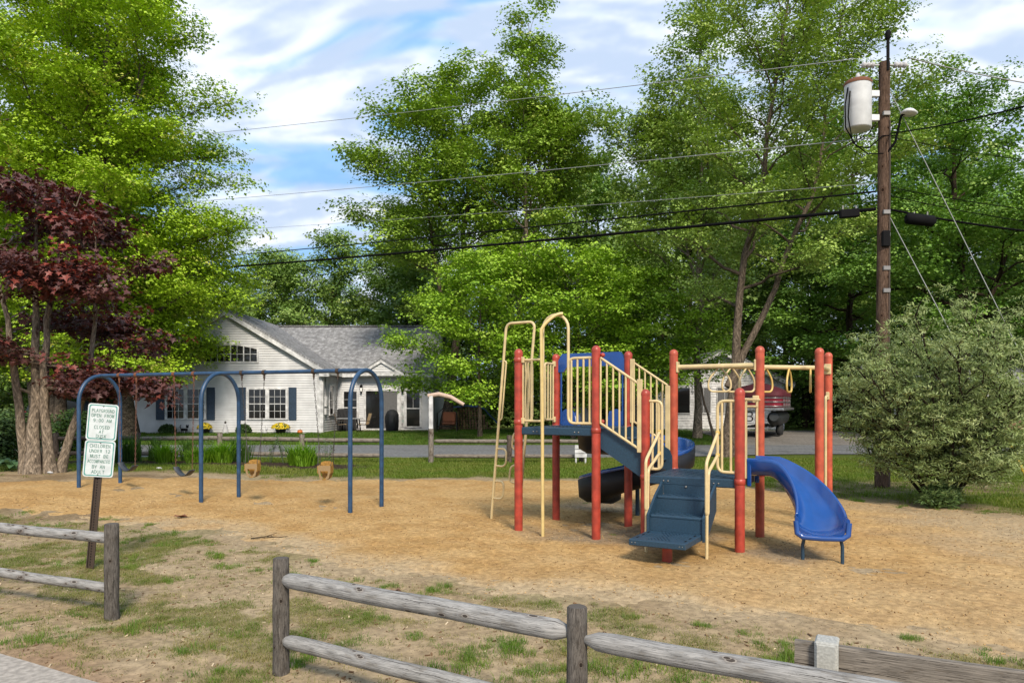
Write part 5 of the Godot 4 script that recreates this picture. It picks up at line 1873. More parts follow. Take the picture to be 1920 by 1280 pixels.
		part("rake_board", st, M.trim, ped)
	st = nst()
	box(st, Vector3(pa.x, pb - 0.05, d0 + 0.44), Vector3(px1 - px0 + 0.2, 0.22, 0.35), Basis(), 0.01)
	part("cornice", st, M.trim, ped)
	# vent pipe
	st = nst()
	var vz := d0 - 3.4
	var vy := me + (0.35 + 3.4) * 0.62
	tube(st, [Vector3(X2.call(717.0) - 0.6, vy - 0.1, vz), Vector3(X2.call(717.0) - 0.6, vy + 0.62, vz)], 0.075, 10)
	tube(st, [Vector3(X2.call(717.0) - 0.6, vy + 0.60, vz), Vector3(X2.call(717.0) - 0.6, vy + 0.72, vz)], 0.105, 10)
	part("vent_pipe", st, M.white, root)
	# paved strip at the door
	st = nst()
	box(st, Vector3(xr * 0.5 + 0.1, 0.0, d0 + 0.95), Vector3(xr - 0.4, 0.07, 1.85))
	part("patio", st, M.patio, root)
	# a garage wing at the far left
	var gz := 46.0
	var base := at(198, 800, gz)
	base.y = g
	root = thing("garage", "white sided garage corner with a brick edge behind the dark car", "garage", base)
	st = nst()
	prism(st, [Vector2(0, -0.4), Vector2(7, -0.4), Vector2(7, 3.25), Vector2(3.5, 5.2), Vector2(0, 3.25)], Transform3D(Basis(), Vector3(0, 0, -7)), 7.0)
	wall = part("wall", st, M.white, root)
	part("siding", lap_siding(Vector3.ZERO, R, N, 0.02, 3.2, 0.15, func(y): return Vector2(0.3, 7.0)), M.white, wall, "stuff")
	st = nst()
	box(st, Vector3(0.12, 1.5, 0.03), Vector3(0.24, 3.1, 0.08))
	part("brick_edge", st, M.brick, root)
	st = nst()
	box(st, Vector3(0.1, 3.3, 0.2), Vector3(1.1, 0.25, 0.5))
	slab(st, Vector3(-0.4, 3.2, 0.4), Vector3(-0.4, 3.2, -7), Vector3(3.5, 5.4, -7), Vector3(3.5, 5.4, 0.4), 0.1)
	slab(st, Vector3(7.4, 3.2, -7), Vector3(7.4, 3.2, 0.4), Vector3(3.5, 5.4, 0.4), Vector3(3.5, 5.4, -7), 0.1)
	part("roof", st, M.trim, root)
	# white house seen between the maple stems
	base = at(60, 780, 62)
	base.y = 0.41
	root = thing("white_house", "distant white house glimpsed between the stems of the red maple", "house", base)
	st = nst()
	prism(st, [Vector2(-7, -0.5), Vector2(5.2, -0.5), Vector2(5.2, 4.2), Vector2(-7, 4.2)], Transform3D(Basis(), Vector3(0, 0, -8)), 8.0)
	wall = part("wall", st, M.white, root)
	part("siding", lap_siding(Vector3.ZERO, R, N, 0.02, 4.2, 0.16, func(y): return Vector2(-7.0, 5.2)), M.white, wall, "stuff")
	st = nst()
	slab(st, Vector3(-7.4, 4.1, 0.4), Vector3(5.6, 4.1, 0.4), Vector3(5.6, 6.6, -4), Vector3(-7.4, 6.6, -4), 0.12)
	slab(st, Vector3(5.6, 4.1, -8.4), Vector3(-7.4, 4.1, -8.4), Vector3(-7.4, 6.6, -4), Vector3(5.6, 6.6, -4), 0.12)
	part("roof", st, shingle, root)
	for px in [-4.5, 1.5, 3.8]: window_on(root, Vector3.ZERO, R, N, px - 0.5, px + 0.5, 1.4, 3.0, 1, 2, 2)

func build_cottage() -> void:
	var z := 41.0
	var g := 0.41
	var base := Vector3((1262.0 - 960.0) / F * z, g, -z)
	var root := thing("cottage", "white sided cottage with dark screened porch behind the boat", "house", base)
	var R := Vector3.RIGHT
	var N := Vector3(0, 0, 1)
	var s := z / F
	var X := func(px: float) -> float: return (px - 1262.0) * s
	var Y := func(py: float) -> float: return EYE - g + (HZ - py) * s
	var w := 6.3
	var st := nst()
	prism(st, [Vector2(-0.9, -0.5), Vector2(w, -0.5), Vector2(w, 2.9), Vector2(2.7, 4.5), Vector2(-0.9, 2.9)], Transform3D(Basis(), Vector3(0, 0, -9)), 9.0)
	var wall := part("wall", st, M.white, root)
	part("siding", lap_siding(Vector3.ZERO, R, N, 0.1, 4.4, 0.15, func(y): return Vector2(-0.9, w) if y < 2.9 else Vector2(-0.9 + (y - 2.9) / 0.444, w - (y - 2.9) / 0.444)), M.white, wall, "stuff")
	for q in [[1268.0, 1293.0], [1306.0, 1332.0], [1345.0, 1372.0]]:
		st = nst()
		frame_box(st, Vector3(0, 0, 0.036), R, N, X.call(q[0]), X.call(q[1]), Y.call(774.0), Y.call(727.0), 0.0, 0.03)
		var pn := part("porch_screen", st, M.glass if q[0] < 1300 else M.screen, root)
		st = nst()
		for e in [[q[0] - 1.0, q[0]], [q[1], q[1] + 1.0], [(q[0] + q[1]) * 0.5 - 0.4, (q[0] + q[1]) * 0.5 + 0.4]]:
			if q[0] < 1300 and e[0] > q[0] and e[1] < q[1]: continue
			frame_box(st, Vector3(0, 0, 0.036), R, N, X.call(e[0]), X.call(e[1]), Y.call(774.0), Y.call(727.0), 0.0, 0.05)
		frame_box(st, Vector3(0, 0, 0.036), R, N, X.call(q[0] - 1.0), X.call(q[1] + 1.0), Y.call(775.5), Y.call(774.0), 0.0, 0.06)
		frame_box(st, Vector3(0, 0, 0.036), R, N, X.call(q[0] - 1.0), X.call(q[1] + 1.0), Y.call(727.0), Y.call(725.5), 0.0, 0.052)
		part("frame", st, M.trim, pn)
	lettering(root, "3", Vector3(X.call(1297.3), Y.call(727.0), 0.05), 0.20, M.black, Basis(), 1.0)
	lettering(root, "9", Vector3(X.call(1298.2), Y.call(735.0), 0.05), 0.20, M.black, Basis(), 1.0)
	st = nst()
	slab(st, Vector3(-1.4, 2.72, 0.4), Vector3(-1.4, 2.72, -9.3), Vector3(2.7, 4.62, -9.3), Vector3(2.7, 4.62, 0.4), 0.12)
	slab(st, Vector3(w + 0.5, 2.72, -9.3), Vector3(w + 0.5, 2.72, 0.4), Vector3(2.7, 4.62, 0.4), Vector3(2.7, 4.62, -9.3), 0.12)
	part("roof", st, M.shingle, root)
	for sg in [-1.0, 1.0]:
		st = nst()
		var ex := -1.4 if sg < 0 else w + 0.5
		prism(st, [Vector2(ex, 2.62), Vector2(2.7, 4.52), Vector2(2.7, 4.28), Vector2(ex - sg * 0.1, 2.40)], Transform3D(Basis(), Vector3(0, 0, 0.22)), 0.16)
		part("rake_board", st, M.trim, root)
	# small white shed-like propane tank behind the deck posts
	base = on_ground(1094, 38.5)
	root = thing("storage_box", "pale weathered storage box on the far lawn behind the upper deck", "storage box", base)
	st = nst()
	box(st, Vector3(0, 0.62, 0), Vector3(1.5, 1.2, 0.8), Basis(), 0.03)
	var bx := part("body", st, M.plaster, root)
	st = nst()
	box(st, Vector3(0, 1.26, 0), Vector3(1.6, 0.09, 0.9), Basis(), 0.02)
	part("lid", st, M.plaster, root)
	for x in [-0.3, 0.45]:
		st = nst()
		box(st, Vector3(x, 0.9, 0.405), Vector3(0.08, 0.12, 0.02))
		part("latch", st, M.black, bx)
	# brown cabin behind the grey-green bush
	base = on_ground(1735, 42.0)
	root = thing("brown_cabin", "low brown cabin with pale window frames behind the grey green bush", "house", base)
	st = nst()
	prism(st, [Vector2(-2.4, -0.4), Vector2(7, -0.4), Vector2(7, 2.7), Vector2(-2.4, 2.7)], Transform3D(Basis(), Vector3(0, 0, -6)), 6.0)
	part("wall", st, M.brown_post, root)
	st = nst()
	box(st, Vector3(2.3, 0.25, 0.08), Vector3(9.4, 0.5, 0.2))
	part("brick_base", st, M.brick, root)
	st = nst()
	slab(st, Vector3(-2.9, 2.6, 0.6), Vector3(7.5, 2.6, 0.6), Vector3(7.5, 4.3, -3), Vector3(-2.9, 4.3, -3), 0.12)
	slab(st, Vector3(7.5, 2.6, -6.6), Vector3(-2.9, 2.6, -6.6), Vector3(-2.9, 4.3, -3), Vector3(7.5, 4.3, -3), 0.12)
	part("roof", st, M.shingle, root)
	for x in [-1.2, 3.0, 5.5]: window_on(root, Vector3.ZERO, R, N, x - 0.55, x + 0.55, 0.95, 2.05, 1, 2, 1)

# ---------------------------------------------------------------- vehicles
func build_vehicles() -> void:
	# dark car side-on in the left driveway
	var base := on_ground(139, 41.0)
	var root := thing("parked_car", "dark blue grey car parked in the driveway behind the playground sign", "car", base)
	var st := nst()
	var side := [Vector2(-2.3, 0.42), Vector2(-2.33, 0.85), Vector2(-2.22, 1.10), Vector2(-2.0, 1.55), Vector2(-1.7, 1.68), Vector2(0.1, 1.70), Vector2(0.55, 1.60), Vector2(1.15, 1.12), Vector2(2.0, 1.02), Vector2(2.32, 0.85), Vector2(2.36, 0.42), Vector2(1.88, 0.36), Vector2(1.78, 0.62), Vector2(1.45, 0.78), Vector2(1.12, 0.62), Vector2(1.02, 0.32), Vector2(-1.0, 0.32), Vector2(-1.1, 0.62), Vector2(-1.42, 0.78), Vector2(-1.75, 0.62), Vector2(-1.85, 0.38)]
	var mids := []
	for lay in [[-0.92, 0.90], [-0.85, 1.0]]: mids.append(lay)
	prism(st, side, Transform3D(Basis(), Vector3(0, 0, -0.84)), 1.68)
	var low := []
	for p in side: low.append(Vector2(p.x * 0.985, minf(p.y, 1.06)))
	prism(st, [Vector2(-2.28, 0.45), Vector2(-2.3, 0.85), Vector2(-2.2, 1.04), Vector2(1.2, 1.06), Vector2(1.98, 0.98), Vector2(2.28, 0.83), Vector2(2.32, 0.45), Vector2(1.88, 0.40), Vector2(1.78, 0.64), Vector2(1.45, 0.80), Vector2(1.12, 0.64), Vector2(1.02, 0.36), Vector2(-1.0, 0.36), Vector2(-1.1, 0.64), Vector2(-1.42, 0.80), Vector2(-1.75, 0.64), Vector2(-1.85, 0.42)], Transform3D(Basis(), Vector3(0, 0, -0.90)), 1.80)
	part("body", st, M.car, root)
	for q in [[[-1.95, 1.12], [-1.78, 1.56], [-1.15, 1.60], [-1.1, 1.12]], [[-1.02, 1.12], [-1.06, 1.60], [-0.05, 1.61], [-0.05, 1.12]], [[0.03, 1.12], [0.03, 1.61], [0.40, 1.55], [0.92, 1.12]]]:
		st = nst()
		var poly := []
		for p in q: poly.append(Vector2(p[0], p[1]))
		prism(st, poly, Transform3D(Basis(), Vector3(0, 0, 0.842)), 0.006)
		part("window", st, M.glass, root)
	for x in [1.45, -1.42]:
		for z in [0.80, -0.80]:
			st = nst()
			var b := Basis(Vector3.RIGHT, PI / 2)
			lathe(st, [Vector2(0.22, -0.11), Vector2(0.34, -0.11), Vector2(0.365, -0.07), Vector2(0.365, 0.07), Vector2(0.34, 0.11), Vector2(0.22, 0.11)], Vector3(x, 0.365, z), 20, b)
			var wh := part("wheel", st, M.tyre, root)
			st = nst()
			lathe(st, [Vector2(0.23, 0.09), Vector2(0.20, 0.07), Vector2(0.06, 0.10), Vector2(0.0001, 0.11)], Vector3(x, 0.365, z), 20, b)
			lathe(st, [Vector2(0.0001, -0.11), Vector2(0.06, -0.10), Vector2(0.20, -0.07), Vector2(0.23, -0.09)], Vector3(x, 0.365, z), 20, b)
			part("rim", st, M.rim, wh)
	st = nst()
	box(st, Vector3(2.18, 0.82, 0.72), Vector3(0.26, 0.14, 0.34), Basis(), 0.04)
	part("headlight", st, M.lamp_white, root)
	st = nst()
	box(st, Vector3(-2.22, 0.98, 0.76), Vector3(0.16, 0.24, 0.24), Basis(), 0.04)
	part("tail_light", st, M.lamp_red, root)
	st = nst()
	box(st, Vector3(0.82, 1.15, 0.99), Vector3(0.14, 0.13, 0.2), Basis(), 0.04)
	part("mirror", st, M.car, root)
	st = nst()
	for x in [-0.9, 0.15]: box(st, Vector3(x, 0.98, 0.915), Vector3(0.16, 0.03, 0.03), Basis(), 0.01)
	part("door_handle", st, M.rim, root)
	# trailer and pontoon boat
	base = on_ground(1432, 36.0)
	var tr := thing("boat_trailer", "low metal boat trailer under the maroon pontoon boat", "trailer", base, 1.12)
	st = nst()
	for z in [-0.5, 0.5]: tube(st, [Vector3(-2.6, 0.42, z), Vector3(1.6, 0.42, z), Vector3(2.4, 0.45, z * 0.1)], 0.05, 6)
	for x in [-2.2, -1.0, 0.2, 1.2]: tube(st, [Vector3(x, 0.42, -0.6), Vector3(x, 0.42, 0.6)], 0.045, 6)
	tube(st, [Vector3(0.95, 0.42, 0.3), Vector3(0.95, 1.3, 0.3)], 0.06, 6)
	part("frame", st, M.alu, tr)
	for x in [-1.2, -0.4]:
		for z in [-0.85, 0.85]:
			st = nst()
			lathe(st, [Vector2(0.001, -0.1), Vector2(0.26, -0.1), Vector2(0.30, -0.06), Vector2(0.30, 0.06), Vector2(0.26, 0.1), Vector2(0.001, 0.1)], Vector3(x, 0.30, z), 16, Basis(Vector3.RIGHT, PI / 2))
			part("wheel", st, M.tyre, tr)
	st = nst()
	tube(st, [Vector3(1.25, 0.05, 0.5), Vector3(1.25, 0.62, 0.5)], 0.05, 8)
	lathe(st, [Vector2(0.001, -0.05), Vector2(0.11, -0.05), Vector2(0.11, 0.05), Vector2(0.001, 0.05)], Vector3(1.25, 0.11, 0.5), 10, Basis(Vector3.RIGHT, PI / 2))
	part("jack", st, M.black, tr)
	var bt := thing("pontoon_boat", "maroon pontoon boat with covered deck and silver rails on its trailer", "boat", base + Vector3(0, 0.5, 0), 1.12)
	for z in [-0.8, 0.8]:
		st = nst()
		var pts := []
		var rad := []
		for q in [[-3.0, 0.42, 0.20], [-2.7, 0.34, 0.33], [0.6, 0.34, 0.34], [1.3, 0.38, 0.30], [1.65, 0.50, 0.16]]:
			pts.append(Vector3(q[0], q[1], z)); rad.append(q[2])
		tube(st, pts, rad, 16)
		part("pontoon", st, M.pontoon, bt)
	st = nst()
	box(st, Vector3(-0.5, 0.76, 0), Vector3(5.4, 0.13, 2.5), Basis(), 0.03)
	part("deck", st, M.alu, bt)
	st = nst()
	var ring := []
	for p in round_rect(4.5, 2.3, 0.45, 6): ring.append(Vector3(p.x - 0.75, 0.84, p.y))
	var up := []
	for p in ring: up.append(p + Vector3.UP * 0.62)
	st.set_smooth_group(1)
	for i in ring.size():
		var j := (i + 1) % ring.size()
		quad(st, up[i], ring[i], ring[j], up[j])
	part("side_panel", st, M.boat_red, bt)
	for y in [0.90, 1.10, 1.28]:
		st = nst()
		var rp := []
		for p in ring: rp.append(Vector3((p.x + 0.75) * 1.012 - 0.75, y, p.z * 1.02))
		tube(st, rp, 0.022, 5, false, true)
		part("rail", st, M.alu, bt)
	st = nst()
	for x in [-2.2, -1.2, -0.2, 0.75]: box(st, Vector3(x, 1.15, 1.165), Vector3(0.07, 0.62, 0.035))
	part("upright", st, M.alu, bt)
	st = nst()
	st.set_smooth_group(1)
	var cover := []
	for p in ring: cover.append(Vector3((p.x + 0.75) * 1.03 - 0.75, 1.36, p.z * 1.03))
	var lay := [cover]
	for q in [[1.0, 0.16], [0.93, 0.27], [0.6, 0.46], [0.25, 0.60]]:
		var l := []
		for p in cover: l.append(Vector3((p.x + 0.75) * q[0] - 0.75 - (0.35 if q[0] < 0.7 else 0.0), p.y + q[1] + 0.02 * n_a.get_noise_2d(p.x * 20.0, p.z * 20.0), p.z * q[0]))
		lay.append(l)
	for k in lay.size() - 1:
		for i in cover.size():
			var j := (i + 1) % cover.size()
			quad(st, lay[k + 1][i], lay[k][i], lay[k][j], lay[k + 1][j])
	var tp: Array = lay[lay.size() - 1]
	for i in range(1, tp.size() - 1): tri(st, tp[0], tp[i], tp[i + 1])
	part("canvas_cover", st, M.maroon, bt)
	st = nst()
	box(st, Vector3(-3.05, 0.42, -0.25), Vector3(0.03, 0.62, 0.8), Basis(), 0.01)
	var nm := part("name_board", st, M.white, bt)
	lettering(nm, "B", Vector3(-3.07, 0.42, -0.25), 0.46, M.black, Basis(Vector3.UP, -PI / 2), 1.0)

# ---------------------------------------------------------------- utilities
func wire(called: String, a: Vector3, b: Vector3, sag: float, r: float, m: Material, label: String) -> void:
	var pts := []
	for i in 25:
		var t := i / 24.0
		pts.append(a.lerp(b, t) + Vector3.DOWN * sag * 4.0 * t * (1.0 - t) - a)
	var o := thing(called, label, "wire", a, 0.0, "overhead utility wires")
	var st := nst()
	tube(st, pts, r, 5)
	part("cable", st, m, o)

func build_utilities() -> void:
	var Z := 16.3
	var base := on_ground(1655, Z)
	var pole := thing("utility_pole", "weathered brown wooden utility pole rising behind the grey green bush", "utility pole", base)
	var st := nst()
	var pts := []
	var rad := []
	for k in 13:
		pts.append(Vector3(0.045 * k / 12.0, -0.3 + k * 0.82, 0))
		rad.append(lerpf(0.165, 0.115, k / 12.0))
	tube(st, pts, rad, 16, true, false, 0.05)
	part("shaft", st, M.pole, pole)
	var top := Vector3(0.045, 9.55, 0)
	st = nst()
	box(st, top + Vector3(0.02, 0.12, 0.12), Vector3(0.05, 0.7, 0.05))
	lathe(st, [Vector2(0.03, 0), Vector2(0.07, 0.05), Vector2(0.05, 0.1), Vector2(0.07, 0.15), Vector2(0.03, 0.22), Vector2(0.001, 0.24)], top + Vector3(0.02, 0.44, 0.12), 10)
	part("pole_top_pin", st, M.black, pole)
	for y in [8.35, 6.15, 5.65, 4.9, 4.4]:
		st = nst()
		box(st, Vector3(0.03, y, 0.13), Vector3(0.16, 0.10, 0.06), Basis(), 0.01)
		part("clamp", st, M.steel, pole)
	st = nst()
	box(st, Vector3(0.0, 5.55, 0.15), Vector3(0.17, 0.36, 0.10), Basis(), 0.02)
	part("cable_box", st, M.black, pole)
	st = nst()
	tube(st, [Vector3(0.07, 0, 0.13), Vector3(0.09, 4.5, 0.125), Vector3(0.11, 8.2, 0.11)], 0.022, 6)
	part("ground_wire", st, M.brown_post, pole)
	for sg in [-1.0, 1.0]:
		st = nst()
		for k in 3:
			lathe(st, [Vector2(0.02, -0.05), Vector2(0.065, -0.03), Vector2(0.07, 0.02), Vector2(0.02, 0.05)], top + Vector3(sg * (0.26 + 0.1 * k), -0.06 + 0.0 * k, 0), 8, Basis(Vector3.FORWARD, PI / 2))
		tube(st, [top + Vector3(0, -0.06, 0), top + Vector3(sg * 0.55, -0.07, 0)], 0.018, 5)
		part("insulator", st, M.plaster, pole)
	# transformer can
	var tb := base + Vector3(-0.55, 0, 0)
	tb.y = EYE + (HZ - 243.0) / F * Z
	var tf := thing("transformer", "pale grey pole transformer can with rusty lid on the utility pole", "transformer", tb)
	st = nst()
	lathe(st, [Vector2(0.0001, 0.0), Vector2(0.26, 0.0), Vector2(0.285, 0.03), Vector2(0.285, 1.0), Vector2(0.29, 1.02)], Vector3.ZERO, 24)
	part("tank", st, M.transformer, tf)
	st = nst()
	lathe(st, [Vector2(0.295, 0.99), Vector2(0.30, 1.04), Vector2(0.25, 1.09), Vector2(0.0001, 1.14)], Vector3.ZERO, 24)
	part("lid", st, M.rust, tf)
	st = nst()
	lathe(st, [Vector2(0.05, 1.1), Vector2(0.055, 1.2), Vector2(0.03, 1.26), Vector2(0.001, 1.27)], Vector3.ZERO, 10)
	part("bushing", st, M.plaster, tf)
	for y in [0.26, 0.80]:
		st = nst()
		box(st, Vector3(0.36, y, 0), Vector3(0.22, 0.14, 0.10), Basis(), 0.01)
		part("mounting_arm", st, M.transformer, tf)
	st = nst()
	tube(st, [Vector3(-0.27, 0.9, 0.1), Vector3(-0.34, 0.5, 0.12), Vector3(-0.33, 0.0, 0.12), Vector3(-0.10, -0.42, 0.14), Vector3(0.18, -0.46, 0.14), Vector3(0.5, -0.18, 0.12), Vector3(0.85, -0.16, 0.1)], 0.016, 5)
	tube(st, [Vector3(-0.25, 0.8, 0.16), Vector3(-0.31, 0.2, 0.2), Vector3(-0.2, -0.35, 0.18), Vector3(0.15, -0.60, 0.16), Vector3(0.5, -0.58, 0.14)], 0.014, 5)
	part("lead", st, M.wire, tf)
	# street lamp
	var lb := at(1668, 225, Z)
	var lamp := thing("street_lamp", "small street lamp on a thin arm beside the transformer", "street lamp", lb)
	st = nst()
	tube(st, [Vector3(-0.08, -0.75, 0.1), Vector3(0.05, -0.55, 0.16), Vector3(0.14, 0.0, 0.24), Vector3(0.22, 0.05, 0.28)], 0.03, 6)
	part("arm", st, M.wire, lamp)
	st = nst()
	lathe(st, [Vector2(0.001, 0.07), Vector2(0.10, 0.05), Vector2(0.18, -0.02), Vector2(0.15, -0.05), Vector2(0.001, -0.06)], Vector3(0.28, 0.06, 0.30), 14, Basis(Vector3.FORWARD, 0.15))
	part("lamp_head", st, M.transformer, lamp)
	# wires going left into the distance
	var P := func(py: float, dx := 0.0) -> Vector3: return Vector3(base.x + dx, EYE + (HZ - py) / F * Z, -Z)
	var far := Vector3(-23.0, 0, -45.0)
	var lw := [["primary_wire", 110.0, 262.0, 0.011, M.wire_grey, "topmost pale wire running left from the pole top insulators", -0.6], ["service_wire", 258.0, 385.0, 0.011, M.wire_grey, "pale wire running left just below the transformer", -0.15], ["thin_wire", 343.0, 440.0, 0.007, M.wire_grey, "thinnest faint wire running left between the pale and black wires", -0.12], ["telephone_wire", 359.0, 492.0, 0.022, M.wire, "upper of the two black wires crossing before the trees", -0.15], ["trunk_cable", 392.0, 512.0, 0.042, M.wire, "thick black cable, lowest wire crossing before the trees and above the house roof", -0.15]]
	for w in lw:
		var a: Vector3 = P.call(w[1], w[6])
		var b := far
		b.y = EYE + (HZ - w[2]) / F * 45.0
		wire(w[0], a, b, 0.10, w[3], w[4], w[5])
	# wires going right
	var rw := [["primary_wire", 108.0, Vector3(1990, 165, 17.5), 0.014, M.wire_grey, "topmost wire running right from the pole top towards the dark tree", 0.6], ["service_wire", 250.0, Vector3(2000, 178, 9.0), 0.014, M.wire, "black wire rising to the right edge of the picture", 0.15], ["service_wire", 256.0, Vector3(2000, 308, 17.0), 0.009, M.wire, "thin dark wire sloping down right behind the lamp", 0.15], ["telephone_wire", 350.0, Vector3(2000, 400, 17.0), 0.010, M.wire, "thin dark wire running right above the black splice case", 0.15], ["telephone_wire", 366.0, Vector3(2000, 425, 17.5), 0.010, M.wire, "dark wire running right just above the thick right hand cable", 0.15], ["trunk_cable", 392.0, Vector3(2000, 440, 17.0), 0.026, M.wire, "thick black cable running right past the splice case", 0.15]]
	for w in rw:
		var a: Vector3 = P.call(w[1], w[6])
		wire(w[0], a, at(w[2].x, w[2].y, w[2].z), 0.06, w[3], w[4], w[5])
	# splice cases on the cable
	for q in [["splice_case", "flat black box on the cable left of the pole", 1593.0, 400.0, 0.22, 0.10, 0.0], ["splice_case", "round black splice case hanging right of the pole", 1727.0, 412.0, 0.31, 0.12, -0.06]]:
		var c := at(q[2], q[3], Z + (0.25 if q[2] < 1650 else 0.05))
		var o := thing(q[0], q[1], "splice case", c)
		st = nst()
		if q[2] < 1650:
			box(st, Vector3.ZERO, Vector3(0.44, 0.19, 0.13), Basis(Vector3.BACK, 0.08), 0.02)
		else:
			var d := Vector3(1, -0.12, 0).normalized()
			tube(st, [d * -0.34, d * -0.30, d * 0.27, d * 0.33], [0.07, 0.125, 0.125, 0.06], 14)
		part("case", st, M.black, o)
		st = nst()
		for x in [-0.15, 0.15]: box(st, Vector3(x, 0.13, 0), Vector3(0.025, 0.10, 0.03))
		part("strap", st, M.steel, o)
	# guy wires
	var anchor := Vector3(11.75, 0.0, -14.7)
	for q in [["guy_wire", "long pale guy wire from the top of the utility pole", 150.0, 0.0], ["guy_wire", "shorter pale guy wire from the middle of the utility pole", 388.0, -1.5]]:
		var a: Vector3 = P.call(q[2], 0.05)
		var an := anchor + Vector3(q[3], 0, q[3] * -0.4)
		var o := thing(q[0], q[1], "guy wire", an, 0.0, "guy wires of the utility pole")
		st = nst()
		tube(st, [Vector3.ZERO, a - an], 0.010, 5)
		part("cable", st, M.wire_grey, o)
		var dirn := (a - an).normalized()
		st = nst()
		tube(st, [dirn * 0.3, dirn * 2.5], 0.032, 8)
		part("guard", st, M.guy_yellow if q[2] > 200 else M.white, o)

# ---------------------------------------------------------------- things by the house
func build_yard_things() -> void:
	var st: SurfaceTool
	# woodpile and tarp
	var base := on_ground(880, 42.5)
	var pile := thing("woodpile", "stacked split firewood beside the lawn behind the swing seat", "woodpile", base)
	var spots := []
	for row in 9:
		var y := 0.09 + row * 0.145
		var half := 1.25 - row * 0.075
		var x := -half + 0.08 * (row % 2)
		while x < half:
			spots.append(Vector3(x, y, 0))
			x += 0.165
	for p in spots:
		st = nst()
		var r := rr(0.062, 0.082)
		var a := rr(0, TAU)
		tube(st, [p + Vector3(0, 0, -0.25), p + Vector3(0, 0, rr(0.20, 0.27))], r, 5)
		part("log", st, M.log_end if rng.randf() < 0.45 else M.log, pile)
	var tarp := thing("tarp", "blue tarp draped over the firewood stack", "tarp", base + Vector3(0, 1.36, 0))
	st = nst()
	st.set_smooth_group(1)
	var grid := []
	for i in 17:
		var row := []
		for j in 5:
			var x := -1.5 + i * 0.2
			var z := -0.42 + j * 0.21
			var y := 0.02 + 0.07 * n_a.get_noise_2d(x * 30.0, z * 60.0) - 0.10 * absf(z) * 2.0
			if x > 0.75: y -= (x - 0.75) * 1.05
			if x < -1.1: y -= (-1.1 - x) * 0.6
			if absf(x + 0.15) < 0.35: y += 0.04
			row.append(Vector3(x, y, z))
		grid.append(row)
	for i in 16:
		for j in 4: quad(st, grid[i][j], grid[i + 1][j], grid[i + 1][j + 1], grid[i][j + 1])
	part("sheet", st, M.tarp, tarp)
	# glider swing seat with cushions
	base = on_ground(838, 39.0)
	var gl := thing("glider_seat", "dark framed garden swing seat with rust brown cushions beside the house", "garden seat", base)
	st = nst()
	for x in [-0.55, 0.55]:
		tube(st, [Vector3(x, 0, 0.45), Vector3(x * 0.95, 1.0, 0.0), Vector3(x, 0, -0.45)], 0.03, 6)
		tube(st, [Vector3(x, 0.03, 0.45), Vector3(x, 0.03, -0.45)], 0.03, 6)
	tube(st, [Vector3(-0.55, 0.03, 0.45), Vector3(0.55, 0.03, 0.45)], 0.025, 6)
	tube(st, [Vector3(-0.53, 0.30, 0.2), Vector3(0.53, 0.30, 0.2)], 0.025, 6)
	tube(st, [Vector3(-0.5, 1.0, 0.0), Vector3(-0.2, 1.28, -0.1), Vector3(0.3, 1.25, -0.1), Vector3(0.5, 1.0, 0.0)], 0.025, 6)
	part("frame", st, M.bronze, gl)
	for q in [[0.10, 0.44, 0.06, 0.72, 0.14, 0.5, 0.0], [0.10, 0.78, -0.22, 0.70, 0.58, 0.14, -0.25]]:
		st = nst()
		box(st, Vector3(q[0], q[1], q[2]), Vector3(q[3], q[4], q[5]), Basis(Vector3.RIGHT, q[6]), 0.06)
		part("cushion", st, M.cushion, gl)
	# patio table and chairs
	base = on_ground(656, 38.4)
	var tb := thing("patio_table", "grey topped patio table before the set back house wall", "table", base)
	st = nst()
	box(st, Vector3(0, 0.72, 0), Vector3(1.25, 0.05, 0.8), Basis(), 0.015)
	part("tabletop", st, M.grey_metal, tb)
	for q in [[-0.5, 0.3], [0.5, 0.3], [-0.5, -0.3], [0.5, -0.3]]:
		st = nst()
		tube(st, [Vector3(q[0], 0, q[1]), Vector3(q[0] * 0.85, 0.70, q[1] * 0.85)], 0.035, 6)
		part("leg", st, M.black, tb)
	var ch := thing("patio_chair", "tan sling patio chair right of the patio table", "chair", on_ground(681, 38.4), 0.5, "chairs at the patio table")
	st = nst()
	for z in [-0.27, 0.27]:
		tube(st, rounded([Vector3(0.30, 0.02, z), Vector3(-0.30, 0.02, z), Vector3(-0.26, 0.42, z), Vector3(0.22, 0.38, z), Vector3(0.40, 1.0, z)], 0.12, 4), 0.02, 6)
		tube(st, [Vector3(-0.28, 0.62, z), Vector3(0.26, 0.60, z)], 0.02, 6)
	part("frame", st, M.bronze, ch)
	st = nst()
	box(st, Vector3(-0.02, 0.41, 0), Vector3(0.46, 0.025, 0.50), Basis(Vector3.BACK, -0.08))
	part("seat", st, M.tan, ch)
	st = nst()
	box(st, Vector3(0.31, 0.70, 0), Vector3(0.025, 0.60, 0.50), Basis(Vector3.BACK, -0.28))
	part("backrest", st, M.tan, ch)
	copy_of(ch, on_ground(640, 38.3), PI + 0.2, "patio chair left of the patio table in the house corner")
	# covered grills
	var cv := thing("covered_grill", "tall boxy grill under a black cover in the corner by the house", "grill", on_ground(650, 39.7), 0.0, "grills under black covers")
	st = nst()
	box(st, Vector3(0, 0.62, 0), Vector3(0.95, 1.24, 0.55), Basis(), 0.07)
	part("cover", st, M.cover, cv)
	st = nst()
	for k in 4: tube(st, [Vector3(-0.35 + 0.2 * k, 1.1, 0.285), Vector3(-0.15 + 0.16 * k, 0.5, 0.285), Vector3(-0.3 + 0.2 * k, 0.1, 0.285)], 0.02, 4)
	part("fold", st, M.cover, cv)
	cv = thing("covered_grill", "rounded grill under a black cover in front of the sliding door", "grill", on_ground(735, 38.7), 0.0, "grills under black covers")
	st = nst()
